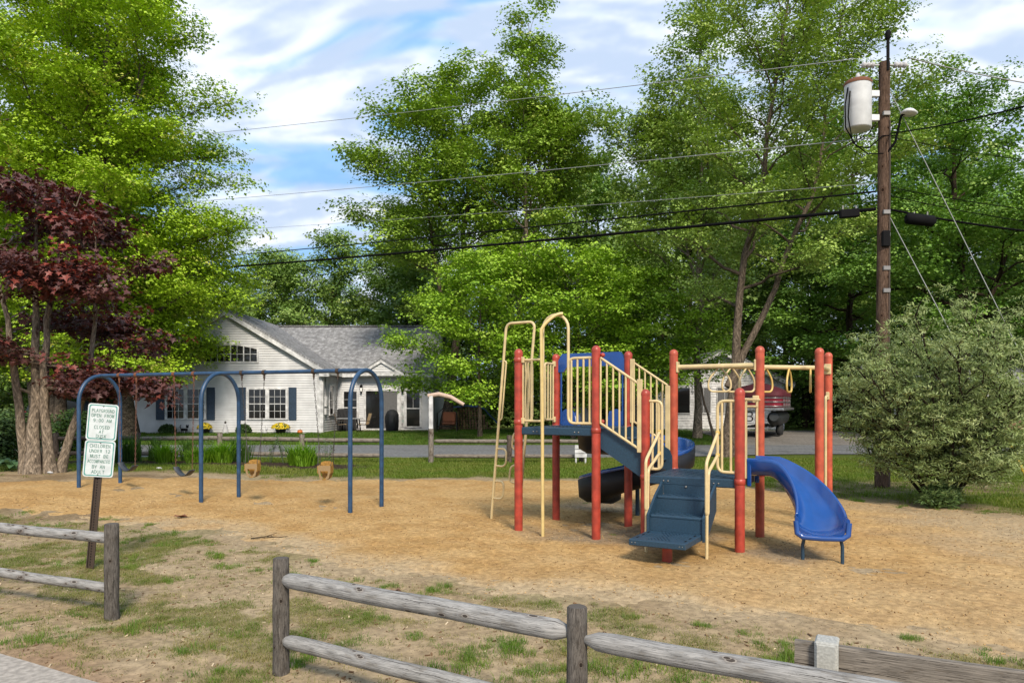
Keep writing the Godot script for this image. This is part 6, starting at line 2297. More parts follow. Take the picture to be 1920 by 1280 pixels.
	lathe(st, [Vector2(0.28, 0.06), Vector2(0.34, 0.10), Vector2(0.33, 0.45), Vector2(0.37, 0.60), Vector2(0.345, 0.64), Vector2(0.36, 0.9), Vector2(0.27, 1.10), Vector2(0.12, 1.19), Vector2(0.001, 1.20)], Vector3.ZERO, 14)
	part("cover", st, M.cover, cv)
	st = nst()
	for k in 7:
		var a := k * 0.9
		tube(st, [Vector3(0.33 * cos(a), 0.95, 0.33 * sin(a)), Vector3(0.37 * cos(a + 0.3), 0.7, 0.37 * sin(a + 0.3)), Vector3(0.34 * cos(a + 0.1), 0.25, 0.34 * sin(a + 0.1))], 0.022, 4)
	part("fold", st, M.cover, cv)
	for x in [-0.2, 0.2]:
		st = nst()
		lathe(st, [Vector2(0.001, -0.03), Vector2(0.08, -0.03), Vector2(0.08, 0.03), Vector2(0.001, 0.03)], Vector3(x, 0.08, 0.1), 10, Basis(Vector3.FORWARD, PI / 2))
		part("caster", st, M.tyre, cv)
	# flower pots, round shrubs and ornaments along the front wall
	var fl := nst()
	fl.set_smooth_group(-1)
	for k in 6:
		var a := TAU * k / 6
		tri(fl, Vector3.ZERO, Vector3(cos(a) * 0.045, 0.012, sin(a) * 0.045), Vector3(cos(a + 0.9) * 0.045, 0.012, sin(a + 0.9) * 0.045))
	var flower := mesh_of(fl)
	for q in [[383.0, "smaller yellow flower pot between the left window pair and the swing arch", 0.36], [526.0, "wider pot of yellow flowers under the right window pair", 0.46]]:
		var o := thing("flower_pot", q[1], "flower pot", on_ground(q[0], 36.5), 0.0, "pots of yellow flowers along the house wall")
		st = nst()
		lathe(st, [Vector2(0.001, 0), Vector2(0.20, 0), Vector2(0.28, 0.26), Vector2(0.30, 0.28), Vector2(0.26, 0.28)], Vector3.ZERO, 14)
		part("pot", st, M.pot, o)
		var xf := []
		var cols := []
		var gx := []
		var gc := []
		for i in 330:
			var d := Vector3(rng.randfn(), absf(rng.randfn()), rng.randfn()).normalized()
			var p := Vector3(d.x * q[2], 0.27 + d.y * 0.27, d.z * q[2])
			var b := Basis(Quaternion(Vector3.UP, d))
			if i % 3:
				xf.append(Transform3D(b.scaled(Vector3.ONE * rr(0.7, 1.1)), p))
				cols.append(Color(0.68, 0.50, 0.02) * rr(0.75, 1.1))
			else:
				gx.append(Transform3D(b.scaled(Vector3.ONE * 1.1), p * 0.94))
				gc.append(Color(0.06, 0.11, 0.02))
		scatter("flowers", flower, M.leaf, xf, cols, o, "")
		scatter("leaves", flower, M.leaf, gx, gc, o, "")
	for q in [[313.0, 0.43, "round dark green shrub under the left window pair"], [456.0, 0.40, "round olive green shrub between the two window pairs"]]:
		var o := thing("round_shrub", q[2], "shrub", on_ground(q[0], 36.5), 0.0, "clipped shrubs along the house wall")
		var xf := []
		var cols := []
		for i in 900:
			var d := Vector3(rng.randfn(), absf(rng.randfn()) * 0.9, rng.randfn()).normalized() * pow(rng.randf(), 0.25)
			xf.append(Transform3D(Basis(Vector3(rng.randfn(), 1, rng.randfn()).normalized(), rng.randf() * TAU).scaled(Vector3.ONE * 0.9), Vector3(d.x * q[1], 0.08 + d.y * 0.42, d.z * q[1])))
			cols.append(Color(0.045, 0.085, 0.022) * rr(0.7, 1.4))
		scatter("foliage", flower, M.leaf, xf, cols, o, "")
		st = nst()
		tube(st, [Vector3.ZERO, Vector3(0, 0.3, 0)], 0.03, 6)
		part("stem", st, M.bark_dark, o)
	var cat := thing("cat_figure", "small black cat shaped ornament on the grass by the house wall", "ornament", on_ground(345, 36.6))
	st = nst()
	box(st, Vector3(0, 0.20, 0), Vector3(0.34, 0.12, 0.06), Basis(), 0.02)
	box(st, Vector3(0.15, 0.34, 0), Vector3(0.13, 0.12, 0.06), Basis(), 0.02)
	for x in [0.11, 0.19]: prism(st, [Vector2(x - 0.03, 0.39), Vector2(x + 0.03, 0.39), Vector2(x, 0.46)], Transform3D(Basis(), Vector3(0, 0, -0.02)), 0.04)
	tube(st, [Vector3(-0.16, 0.22, 0), Vector3(-0.22, 0.36, 0), Vector3(-0.16, 0.44, 0)], 0.02, 5)
	part("body", st, M.black, cat)
	for x in [-0.13, -0.06, 0.06, 0.13]:
		st = nst()
		tube(st, [Vector3(x, 0, 0), Vector3(x, 0.17, 0)], 0.022, 5)
		part("leg", st, M.black, cat)
	var sta := thing("garden_statue", "slim pale garden statue standing against the house wall", "statue", on_ground(422, 36.6))
	st = nst()
	lathe(st, [Vector2(0.16, 0), Vector2(0.15, 0.05), Vector2(0.13, 0.2), Vector2(0.07, 0.38), Vector2(0.09, 0.44), Vector2(0.035, 0.50)], Vector3.ZERO, 12)
	part("robe", st, M.plaster, sta)
	st = nst()
	lathe(st, [Vector2(0.03, 0.49), Vector2(0.055, 0.54), Vector2(0.055, 0.59), Vector2(0.001, 0.64)], Vector3.ZERO, 10)
	part("head", st, M.bronze, sta)
	var rab := thing("rabbit_ornament", "little white animal ornament beside the yellow flower pot", "ornament", on_ground(496, 36.5))
	st = nst()
	lathe(st, [Vector2(0.001, 0), Vector2(0.12, 0.02), Vector2(0.13, 0.12), Vector2(0.05, 0.20), Vector2(0.001, 0.21)], Vector3.ZERO, 10)
	lathe(st, [Vector2(0.001, 0.16), Vector2(0.06, 0.18), Vector2(0.06, 0.26), Vector2(0.001, 0.30)], Vector3(0.10, 0, 0.02), 10)
	tube(st, [Vector3(0.08, 0.26, 0), Vector3(0.03, 0.38, 0)], 0.02, 5)
	part("body", st, M.plaster, rab)
	var pk := thing("pumpkin", "small orange pumpkin on the lawn edge near the house corner", "pumpkin", on_ground(562, 36.4))
	st = nst()
	for k in 8:
		var a := TAU * k / 8
		lathe(st, [Vector2(0.001, 0.01), Vector2(0.06, 0.03), Vector2(0.08, 0.10), Vector2(0.06, 0.17), Vector2(0.001, 0.19)], Vector3(cos(a) * 0.06, 0, sin(a) * 0.06), 8)
	part("fruit", st, M.orange, pk)
	st = nst()
	tube(st, [Vector3(0, 0.17, 0), Vector3(0.02, 0.25, 0)], 0.015, 5)
	part("stalk", st, M.bark, pk)
	# small things on the ground
	var tw := thing("fallen_twig", "thin bare twig lying on the sand before the swings", "twig", at(500, 1010, F * EYE / (1012 - HZ)))
	tw.position.y = 0.03
	st = nst()
	tube(st, [Vector3(-0.20, 0, 0.06), Vector3(-0.02, 0.015, 0.0), Vector3(0.14, 0.0, -0.04), Vector3(0.27, 0.012, -0.05)], [0.008, 0.007, 0.006, 0.003], 5)
	tube(st, [Vector3(-0.02, 0.012, 0), Vector3(0.10, 0.05, -0.10)], [0.005, 0.003], 5)
	part("stick", st, M.bark_dark, tw)
	for q in [["dead_leaf", "curled dark brown leaf on the sand left of the middle swing arch", 338.0, 973.0, 0.24, M.rust], ["dead_leaf", "dry brown leaf curled on the ground behind the nearest log rail", 742.0, 1116.0, 0.12, M.log], ["stone", "pale flat stone on the bare ground left of the sign", 93.0, 901.0, 0.14, M.plaster], ["stone", "pale stone at the grass edge behind the belt swings", 298.0, 892.0, 0.16, M.plaster]]:
		var d: float = F * EYE / (q[3] - HZ)
		var o := thing(q[0], q[1], "leaf" if q[0] == "dead_leaf" else "stone", on_ground(q[2], d))
		o.position.y += 0.02
		st = nst()
		if q[0] == "dead_leaf":
			st.set_smooth_group(-1)
			var rim := []
			for k in 10:
				var a := TAU * k / 10
				var r: float = q[4] * (0.65 if k % 2 else 1.0) * 0.5
				rim.append(Vector3(cos(a) * r, 0.02 + 0.03 * absf(sin(a * 1.5)), sin(a) * r * 0.7))
			for k in 10: tri(st, Vector3(0, 0.012, 0), rim[k], rim[(k + 1) % 10])
			part("blade", st, q[5], o)
			st = nst()
			tube(st, [Vector3(0, 0.01, 0), Vector3(q[4] * 0.75, 0.02, 0.02)], 0.003, 4)
			part("stalk", st, M.bark, o)
		else:
			lathe(st, [Vector2(0.001, -0.01), Vector2(q[4] * 0.5, 0.0), Vector2(q[4] * 0.45, 0.03), Vector2(0.001, 0.045)], Vector3.ZERO, 9, Basis(Vector3.FORWARD, 0.1).scaled(Vector3(1, 1, 0.6)))
			part("body", st, q[5], o)

# ---------------------------------------------------------------- trees
func maple_spray(n: int, radius: float, size: float, sd: int, lobes := 3) -> ArrayMesh:
	var r := RandomNumberGenerator.new()
	r.seed = sd
	var st := nst()
	st.set_smooth_group(-1)
	for i in n:
		var a := TAU * (i * 0.381966 + r.randf() * 0.2)
		var rad := radius * sqrt((i + 0.4) / n)
		var p := Vector3(cos(a) * rad, r.randf_range(-0.22, 0.22) * radius, sin(a) * rad)
		var out := Vector3(cos(a + r.randf_range(-0.8, 0.8)), r.randf_range(-0.75, 0.15), sin(a + r.randf_range(-0.8, 0.8))).normalized()
		var side := out.cross(Vector3(r.randf_range(-0.5, 0.5), 1, r.randf_range(-0.5, 0.5))).normalized()
		var up := side.cross(out).normalized()
		var s := size * r.randf_range(0.65, 1.15)
		var pt := func(x: float, y: float, z: float) -> Vector3: return p + (side * x + out * y + up * z) * s
		if lobes <= 3:
			var b: Vector3 = pt.call(0, 0, 0)
			var l: Vector3 = pt.call(-0.52, 0.45, 0.10)
			var nl: Vector3 = pt.call(-0.24, 0.55, 0.05)
			var t: Vector3 = pt.call(0, 1.0, -0.06)
			var nr: Vector3 = pt.call(0.24, 0.55, 0.05)
			var rt: Vector3 = pt.call(0.52, 0.45, 0.10)
			tri(st, b, l, nl); tri(st, b, nl, t); tri(st, b, t, nr); tri(st, b, nr, rt)
		else:
			var rim := [pt.call(0, 0.02, 0), pt.call(-0.42, -0.02, 0.1), pt.call(-0.26, 0.22, 0.04), pt.call(-0.62, 0.48, 0.13), pt.call(-0.22, 0.55, 0.03), pt.call(0, 1.0, -0.07), pt.call(0.22, 0.55, 0.03), pt.call(0.62, 0.48, 0.13), pt.call(0.26, 0.22, 0.04), pt.call(0.42, -0.02, 0.1)]
			var c: Vector3 = pt.call(0, 0.3, -0.01)
			for k in rim.size(): tri(st, c, rim[k], rim[(k + 1) % rim.size()])
	return mesh_of(st)

func willow_spray(n: int, length: float, size: float, sd: int) -> ArrayMesh:
	var r := RandomNumberGenerator.new()
	r.seed = sd
	var st := nst()
	st.set_smooth_group(-1)
	for i in n:
		var t := (i + 0.5) / n
		var p := Vector3(0, 0, length * (t - 0.5)) + Vector3(r.randf_range(-0.02, 0.02), r.randf_range(-0.02, 0.02), 0)
		var a := r.randf() * TAU
		var out := (Vector3(cos(a), sin(a), 0) * 0.8 + Vector3(0, 0, r.randf_range(0.3, 1.1))).normalized()
		var side := out.cross(Vector3(r.randf_range(-1, 1), r.randf_range(-1, 1), r.randf_range(-1, 1))).normalized()
		var s := size * r.randf_range(0.6, 1.2)
		var m := p + out * s * 0.5
		var w := side * s * 0.115
		var e := p + out * s - Vector3.UP * s * 0.12
		tri(st, p, m - w, m + w)
		tri(st, m - w, e, m + w)
	return mesh_of(st)

func leafy(root: Node3D, called: String, spray: Mesh, m: Material, tufts: Array, per: int, spread: Vector2, size: Vector2, col_a: Color, col_b: Color, tip: Color, tips: float) -> void:
	# tufts: [centre, weight, tone]
	var xf := []
	var cols := []
	for t in tufts:
		var c: Vector3 = t[0]
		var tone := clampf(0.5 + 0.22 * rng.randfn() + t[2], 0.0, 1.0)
		var k := int(round(per * t[1] * rr(0.75, 1.25)))
		var tuft_tip := rng.randf() < tips
		for i in k:
			var o: Vector3 = Vector3(rng.randfn() * spread.x, rng.randfn() * spread.y, rng.randfn() * spread.x) * (0.5 + 0.3 * t[1]) + t[3] * rr(-0.6, 0.6)
			var out := (Vector3(o.x, 0, o.z)).limit_length(1.0)
			var up := (Vector3.UP + out * 0.45 + Vector3(rng.randfn(), 0, rng.randfn()) * 0.28).normalized()
			var b := Basis(Quaternion(Vector3.UP, up)) * Basis(Vector3.UP, rng.randf() * TAU)
			xf.append(Transform3D(b.scaled(Vector3.ONE * rr(size.x, size.y)), c + o))
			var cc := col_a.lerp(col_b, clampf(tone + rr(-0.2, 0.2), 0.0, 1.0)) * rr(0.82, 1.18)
			if tuft_tip and rng.randf() < 0.45: cc = cc.lerp(tip, rr(0.3, 0.9))
			cols.append(cc)
	scatter(called, spray, m, xf, cols, root, "stuff")

# o: stems [[base, top, radius]], lo, profile, limbs, elev [low, high], seed, spray, leaf, per, spread, size, colours, bark
func make_tree(called: String, label: String, where: Vector3, o: Dictionary, group := "") -> Node3D:
	rng.seed = o.seed
	var root := thing(called, label, o.get("category", "tree"), where, 0.0, group)
	var tufts := []
	var twigs := nst()
	var stems: Array = o.stems
	for s in stems:
		var sb: Vector3 = s[0]
		var sp: Vector3 = s[1]
		var n := 14
		var pts := []
		var rad := []
		var bow := Vector3(rng.randfn(), 0, rng.randfn()) * 0.025 * sb.distance_to(sp)
		for i in n:
			var t := i / float(n - 1)
			pts.append(sb.lerp(sp, t) + bow * sin(PI * t) + Vector3(n_a.get_noise_2d(t * 60.0 + s[2] * 900.0, o.seed), 0, n_a.get_noise_2d(t * 60.0 + 99.0, o.seed)) * minf(0.35, 0.016 * sb.distance_to(sp)) * minf(1.0, t * 3.0))
			rad.append(maxf(0.012, s[2] * (1.0 - 0.93 * pow(t, 0.8)) * (1.35 if i == 0 else 1.0)))
		pts[0] = pts[0] - Vector3(0, 0.15, 0)
		var st := nst()
		tube(st, pts, rad, 12, true, false, 0.10)
		part("trunk", st, o.bark, root)
		var part_of: float = s[3] if s.size() > 3 else 1.0
		var limbs := int(o.limbs * part_of)
		for i in limbs:
			var f := (i + 0.5) / limbs
			var t_h := lerpf(o.lo, 0.985, pow(f, o.get("pack", 0.9)))
			var ti := t_h * (n - 1)
			var i0 := mini(int(ti), n - 2)
			var start: Vector3 = pts[i0].lerp(pts[i0 + 1], ti - i0)
			var az := i * 2.39996 + rng.randf_range(-0.4, 0.4) + float(o.seed)
			var prof: Array = o.profile
			var R := 0.0
			for k in prof.size() - 1:
				if f >= prof[k].x and f <= prof[k + 1].x: R = lerpf(prof[k].y, prof[k + 1].y, (f - prof[k].x) / (prof[k + 1].x - prof[k].x))
			R *= rr(0.72, 1.15) * part_of
			var el: float = deg_to_rad(lerpf(o.elev[0], o.elev[1], f) + rr(-8, 8))
			var dir := Vector3(cos(az), 0, sin(az))
			if o.has("clip") and dir.dot(o.clip) > 0.2: R *= 0.55
			var lp := []
			var lr := []
			var r0 := maxf(0.014, lerpf(rad[i0], rad[i0 + 1], ti - i0) * 0.55)
			for k in 6:
				var u := k / 5.0
				lp.append(start + dir * R * u + Vector3.UP * (R * tan(el) * u * (1.12 - 0.25 * u)) + Vector3(rng.randfn(), rng.randfn() * 0.6, rng.randfn()) * 0.055 * R * (1.0 if k > 0 else 0.0))
				lr.append(maxf(0.008, r0 * (1.0 - 0.9 * u)))
			st = nst()
			tube(st, lp, lr, 6, false)
			part("branch", st, o.bark, root)
			# side shoots carry the tufts
			var shoots := int(maxf(2, R * o.get("shoots", 2.6)))
			for k in shoots:
				var u := lerpf(o.get("bare", 0.28), 1.0, (k + rng.randf()) / shoots)
				var q: Vector3 = (lp[mini(int(u * 5), 4)] as Vector3).lerp(lp[mini(int(u * 5) + 1, 5)], u * 5 - minf(floorf(u * 5), 4.0))
				var sgn := 1.0 if k % 2 else -1.0
				var d2 := dir.rotated(Vector3.UP, sgn * rr(0.4, 1.3)) * rr(0.8, 1.2) + Vector3.UP * (rr(0.0, 0.6) + 0.95 * maxf(0.0, sin(el)))
				var ln = R * 0.30 * (1.25 - u * 0.8) + rr(0.15, 0.4) * o.get("reach", 1.0)
				var e = q + d2.normalized() * ln
				tube(twigs, [q, q.lerp(e, 0.55) + Vector3.UP * 0.04, e], [0.016, 0.010, 0.005], 3, false)
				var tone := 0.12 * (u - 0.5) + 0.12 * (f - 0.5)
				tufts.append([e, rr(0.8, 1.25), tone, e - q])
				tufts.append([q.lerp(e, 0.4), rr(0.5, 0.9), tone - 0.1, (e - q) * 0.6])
			tufts.append([lp[5], 1.0, 0.1, (lp[5] - lp[4]) * 1.2])
	part("twigs", twigs, o.bark, root, "stuff")
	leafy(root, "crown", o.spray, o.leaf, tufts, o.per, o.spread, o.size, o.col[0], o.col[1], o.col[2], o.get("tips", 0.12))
	return root

func build_trees() -> void:
	var spray := maple_spray(13, 0.36, 0.165, 1)
	var spray_b := maple_spray(11, 0.40, 0.19, 2)
	var near := maple_spray(9, 0.24, 0.155, 3, 5)
	var sp_big := maple_spray(16, 0.62, 0.26, 4)
	var yel := [Color(0.200, 0.325, 0.014), Color(0.390, 0.560, 0.032), Color(0.56, 0.52, 0.12)]
	var mid := [Color(0.155, 0.270, 0.026), Color(0.330, 0.470, 0.065), Color(0.46, 0.52, 0.12)]
	var soft := [Color(0.180, 0.290, 0.048), Color(0.350, 0.470, 0.105), Color(0.48, 0.52, 0.16)]
	var lime := [Color(0.170, 0.320, 0.020), Color(0.330, 0.500, 0.040), Color(0.42, 0.55, 0.09)]
	var dark := [Color(0.105, 0.230, 0.032), Color(0.240, 0.390, 0.065), Color(0.32, 0.44, 0.10)]
	var wood := [Color(0.130, 0.225, 0.045), Color(0.270, 0.380, 0.090), Color(0.38, 0.45, 0.15)]
	# yellow-green maples on the left
	make_tree("maple_tree", "tall bright yellow green maple at the left corner of the clapboard house", on_ground(240, 35.0), {
		"seed": 11, "stems": [[Vector3.ZERO, Vector3(-0.4, 24.5, 0.5), 0.42], [Vector3(0.1, 5.0, 0), Vector3(1.5, 20.5, 0.8), 0.22], [Vector3(-0.1, 6.0, 0), Vector3(-3.0, 21.0, 1.0), 0.22], [Vector3(0, 2.6, 0), Vector3(5.4, 5.6, 1.9), 0.11, 0.42], [Vector3(0, 2.8, 0), Vector3(2.0, 8.0, 2.6), 0.11, 0.5], [Vector3(0, 2.8, 0), Vector3(5.0, 8.8, 1.2), 0.11, 0.46]], "lo": 0.125, "limbs": 30, "elev": [-14, 62], "pack": 1.45, "bark": M.bark,
		"profile": [Vector2(0, 5.2), Vector2(0.4, 5.5), Vector2(0.65, 4.1), Vector2(0.85, 3.0), Vector2(1.0, 1.0)], "spray": spray, "leaf": M.leaf, "per": 9, "spread": Vector2(0.48, 0.30), "size": Vector2(0.75, 1.15), "col": yel, "tips": 0.22})
	make_tree("maple_tree", "bright yellow green maple behind the red maple at the left picture edge", on_ground(100, 38.0), {
		"seed": 23, "stems": [[Vector3.ZERO, Vector3(0.6, 25.0, 0), 0.36], [Vector3(0.5, 0, 0.3), Vector3(3.4, 23.5, 0.5), 0.30], [Vector3(-0.6, 0, 0.2), Vector3(-3.4, 24.0, 0.6), 0.30]], "lo": 0.13, "limbs": 24, "elev": [-8, 55], "bark": M.bark,
		"profile": [Vector2(0, 4.4), Vector2(0.2, 4.8), Vector2(0.5, 4.2), Vector2(0.8, 3.0), Vector2(1.0, 1.0)], "spray": spray, "leaf": M.leaf, "per": 10, "spread": Vector2(0.52, 0.25), "size": Vector2(0.8, 1.3), "col": yel, "tips": 0.2})
	# middle trees
	make_tree("maple_tree", "broad green maple with a grey trunk at the right end of the clapboard house", on_ground(834, 41.5), {
		"seed": 31, "stems": [[Vector3.ZERO, Vector3(0.7, 20.3, 0), 0.30], [Vector3(0, 6.5, 0), Vector3(-1.5, 17.2, 1.0), 0.16]], "lo": 0.24, "limbs": 25, "elev": [8, 62], "bark": M.bark,
		"profile": [Vector2(0, 4.2), Vector2(0.25, 4.7), Vector2(0.5, 3.5), Vector2(0.8, 2.3), Vector2(1.0, 0.8)], "spray": spray_b, "leaf": M.leaf, "per": 8, "spread": Vector2(0.52, 0.25), "size": Vector2(0.8, 1.25), "col": mid, "tips": 0.1})
	make_tree("maple_tree", "tall green maple with a thin pale straight trunk rising behind the climbing frame", on_ground(973, 37.5), {
		"seed": 43, "stems": [[Vector3.ZERO, Vector3(0.5, 21.0, 0.3), 0.20], [Vector3(0.05, 9.0, 0), Vector3(1.7, 16.5, -0.8), 0.11]], "clip": Vector3(0, 0, 1), "lo": 0.30, "limbs": 30, "elev": [30, 66], "bark": M.bark_pale,
		"profile": [Vector2(0, 3.6), Vector2(0.3, 3.7), Vector2(0.6, 2.5), Vector2(0.85, 1.2), Vector2(1.0, 0.5)], "spray": spray, "leaf": M.leaf, "per": 8, "spread": Vector2(0.48, 0.26), "size": Vector2(0.8, 1.25), "col": mid, "tips": 0.12})
	make_tree("slender_tree", "slender grey green tree with a straight thin trunk right of the tallest maple", on_ground(1308, 34.0), {
		"seed": 57, "stems": [[Vector3.ZERO, Vector3(0.1, 20.0, 0.2), 0.19], [Vector3(0, 7.0, 0), Vector3(-2.0, 15.0, -0.6), 0.09]], "clip": Vector3(0, 0, 1), "lo": 0.26, "limbs": 30, "elev": [34, 66], "bark": M.bark_pale,
		"profile": [Vector2(0, 3.3), Vector2(0.3, 3.5), Vector2(0.6, 2.3), Vector2(0.85, 1.1), Vector2(1.0, 0.5)], "spray": spray, "leaf": M.leaf, "per": 8, "spread": Vector2(0.46, 0.26), "size": Vector2(0.75, 1.15), "col": soft, "tips": 0.15})
	make_tree("slender_tree", "grey green tree with two leaning trunks left of the utility pole", on_ground(1362, 25.2), {
		"seed": 61, "stems": [[Vector3.ZERO, Vector3(2.6, 18.5, 0.3), 0.20], [Vector3(0.1, 2.6, 0), Vector3(4.3, 16.8, -0.7), 0.14]], "lo": 0.27, "limbs": 30, "elev": [26, 64], "bark": M.bark,
		"profile": [Vector2(0, 2.6), Vector2(0.3, 3.2), Vector2(0.6, 2.7), Vector2(0.85, 1.7), Vector2(1.0, 0.7)], "spray": spray, "leaf": M.leaf, "per": 11, "spread": Vector2(0.36, 0.20), "size": Vector2(0.5, 0.85), "col": soft, "tips": 0.15})
	make_tree("oak_tree", "dark green round clumped tree behind the utility pole at the right", on_ground(1800, 33.0), {
		"seed": 73, "stems": [[Vector3.ZERO, Vector3(-0.6, 15.8, 0), 0.36], [Vector3(0.2, 4.0, 0), Vector3(2.6, 10.5, 0.6), 0.22]], "lo": 0.16, "limbs": 24, "elev": [12, 52], "bark": M.bark_dark,
		"profile": [Vector2(0, 4.4), Vector2(0.3, 4.4), Vector2(0.6, 2.9), Vector2(0.85, 2.0), Vector2(1.0, 1.0)], "spray": spray, "leaf": M.leaf, "per": 10, "spread": Vector2(0.40, 0.26), "size": Vector2(0.7, 1.1), "col": dark, "tips": 0.06})
	make_tree("oak_tree", "dense dark green tree filling the gap between pole and leaning trunks", on_ground(1600, 40.0), {
		"seed": 79, "stems": [[Vector3.ZERO, Vector3(0.2, 17.0, 0), 0.30]], "lo": 0.12, "limbs": 30, "elev": [8, 55], "bark": M.bark_dark,
		"profile": [Vector2(0, 4.6), Vector2(0.3, 4.8), Vector2(0.6, 3.9), Vector2(0.85, 2.4), Vector2(1.0, 0.9)], "spray": spray_b, "leaf": M.leaf, "per": 9, "spread": Vector2(0.5, 0.28), "size": Vector2(0.8, 1.2), "col": dark, "tips": 0.05})
	# bright low maples under the tall ones
	var low := [["spreading lime green young maple reaching over the right end of the house", 900.0, 34.5, 8.2, 3.7, 83], ["lime green young maple behind the upper deck of the climbing frame", 1075.0, 33.8, 8.4, 3.9, 89], ["lime green young maple behind the connecting stair of the climbing frame", 1205.0, 33.6, 7.4, 3.0, 97]]
	for q in low:
		make_tree("young_maple", q[0], on_ground(q[1], q[2]), {
			"seed": q[5], "stems": [[Vector3.ZERO, Vector3(0.2, q[3], 0.2), 0.11]], "lo": 0.20, "limbs": 24, "elev": [6, 45], "bark": M.bark, "pack": 1.0,
			"profile": [Vector2(0, q[4]), Vector2(0.35, q[4] * 0.98), Vector2(0.7, q[4] * 0.7), Vector2(1.0, 0.5)], "spray": spray, "leaf": M.leaf, "per": 7, "spread": Vector2(0.42, 0.17), "size": Vector2(0.75, 1.15), "col": lime, "tips": 0.1, "shoots": 3.0})
	make_tree("young_maple", "small leaning sapling in front of the white cottage", on_ground(1342, 32.5), {
		"seed": 101, "stems": [[Vector3.ZERO, Vector3(-0.75, 5.4, 0.1), 0.075]], "lo": 0.45, "limbs": 14, "elev": [15, 45], "bark": M.bark,
		"profile": [Vector2(0, 1.6), Vector2(0.5, 1.5), Vector2(1.0, 0.5)], "spray": spray, "leaf": M.leaf, "per": 6, "spread": Vector2(0.30, 0.14), "size": Vector2(0.6, 0.95), "col": lime, "tips": 0.1})
	# the red maple in the left foreground
	make_tree("red_maple", "dark red leaved maple with several pale stems at the left edge", on_ground(75, 17.9), {
		"seed": 113, "stems": [[Vector3(-0.32, 0, 0.05), Vector3(-1.3, 7.0, 0.4), 0.135], [Vector3(-0.06, 0, 0.22), Vector3(-0.3, 7.4, -0.3), 0.17], [Vector3(0.28, 0, 0.02), Vector3(0.9, 7.0, -0.2), 0.14], [Vector3(0.34, 0.0, -0.15), Vector3(1.5, 6.2, 0.3), 0.12], [Vector3(0.0, 0, -0.25), Vector3(0.1, 7.0, -0.9), 0.12]], "lo": 0.24, "limbs": 8, "elev": [-6, 40], "bark": M.bark_pale, "shoots": 3.4, "bare": 0.2,
		"profile": [Vector2(0, 1.9), Vector2(0.3, 2.5), Vector2(0.6, 1.8), Vector2(0.85, 1.1), Vector2(1.0, 0.4)], "spray": near, "leaf": M.leaf_red, "per": 5, "spread": Vector2(0.22, 0.10), "size": Vector2(0.75, 1.15), "col": [Color(0.060, 0.026, 0.024), Color(0.125, 0.052, 0.046), Color(0.26, 0.050, 0.030)], "tips": 0.3, "reach": 0.7})
	# grey-green bush by the pole
	var wil := willow_spray(20, 0.36, 0.088, 5)
	var st8 := []
	for k in 14:
		var a := k * 2.39996
		var sp := 0.30 + 0.70 * sqrt((k + 0.5) / 14.0)
		st8.append([Vector3(cos(a) * 0.14, 0, sin(a) * 0.14), Vector3(cos(a) * sp * 1.65, 3.7 - sp * sp * 2.0, sin(a) * sp * 1.5), 0.038])
	make_tree("willow_bush", "big grey green narrow leaved bush in front of the utility pole", on_ground(1765, 13.4), {
		"seed": 127, "category": "bush", "stems": st8, "lo": 0.20, "limbs": 13, "elev": [6, 60], "bark": M.bark_dark, "shoots": 6.5, "bare": 0.15,
		"profile": [Vector2(0, 0.70), Vector2(0.5, 0.70), Vector2(1.0, 0.34)], "spray": wil, "leaf": M.leaf_olive, "per": 4, "spread": Vector2(0.15, 0.12), "size": Vector2(0.7, 1.15), "col": [Color(0.125, 0.180, 0.050), Color(0.265, 0.325, 0.120), Color(0.38, 0.43, 0.19)], "tips": 0.3, "reach": 0.85})
	# the wood behind: three kinds, set out again and again
	var kinds := []
	for k in 3:
		kinds.append(make_tree("forest_tree", "tree of the dark green wood behind the houses", Vector3(-30.0 + 9.0 * k, 0.4, -60.0), {
			"seed": 131 + k * 7, "stems": [[Vector3.ZERO, Vector3(0.4, 15.5 + k, 0), 0.26]], "lo": 0.10, "limbs": 26, "elev": [10, 58], "bark": M.bark_dark,
			"profile": [Vector2(0, 3.8), Vector2(0.3, 4.2), Vector2(0.7, 2.8), Vector2(1.0, 0.8)], "spray": sp_big, "leaf": M.leaf, "per": 5, "spread": Vector2(0.62, 0.32), "size": Vector2(0.75, 1.2), "col": [wood[0].lerp(dark[0], k * 0.3), wood[1].lerp(soft[0], k * 0.35), wood[2]], "tips": 0.12}, "trees of the wood behind the houses"))
	rng.seed = 500
	var spots := []
	for k in 13: spots.append([-46.0 + k * 7.4, 57.0])
	for k in 12: spots.append([-52.0 + k * 9.0, 70.0])
	for q in [[-6.5, 52.0], [3.5, 50.0], [12.0, 49.0], [20.0, 48.0], [28.0, 47.0], [33.0, 43.0], [-36.0, 50.0], [-46.0, 42.0], [-56.0, 46.0], [-66.0, 50.0], [-52.0, 36.0], [44.0, 40.0], [54.0, 45.0], [64.0, 50.0], [50.0, 34.0]]: spots.append(q)
	kinds[0].position = Vector3(-19.5, 0.4, -58.0)
	kinds[1].position = Vector3(-13.5, 0.4, -54.0)
	kinds[2].position = Vector3(-8.5, 0.4, -61.0)
	for k in kinds: k.scale = Vector3.ONE * 0.82
	for i in spots.size():
		var q: Array = spots[i]
		var low_left: bool = q[0] < -3.0 and q[0] > -30.0
		copy_of(kinds[i % 3], Vector3(q[0] + rr(-1.4, 1.4), 0.4, -q[1] + rr(-2, 2)), rng.randf() * TAU, "", rr(0.72, 0.88) if low_left else rr(0.95, 1.2))
	# undergrowth that closes the wood
	var xf := []
	var cols := []
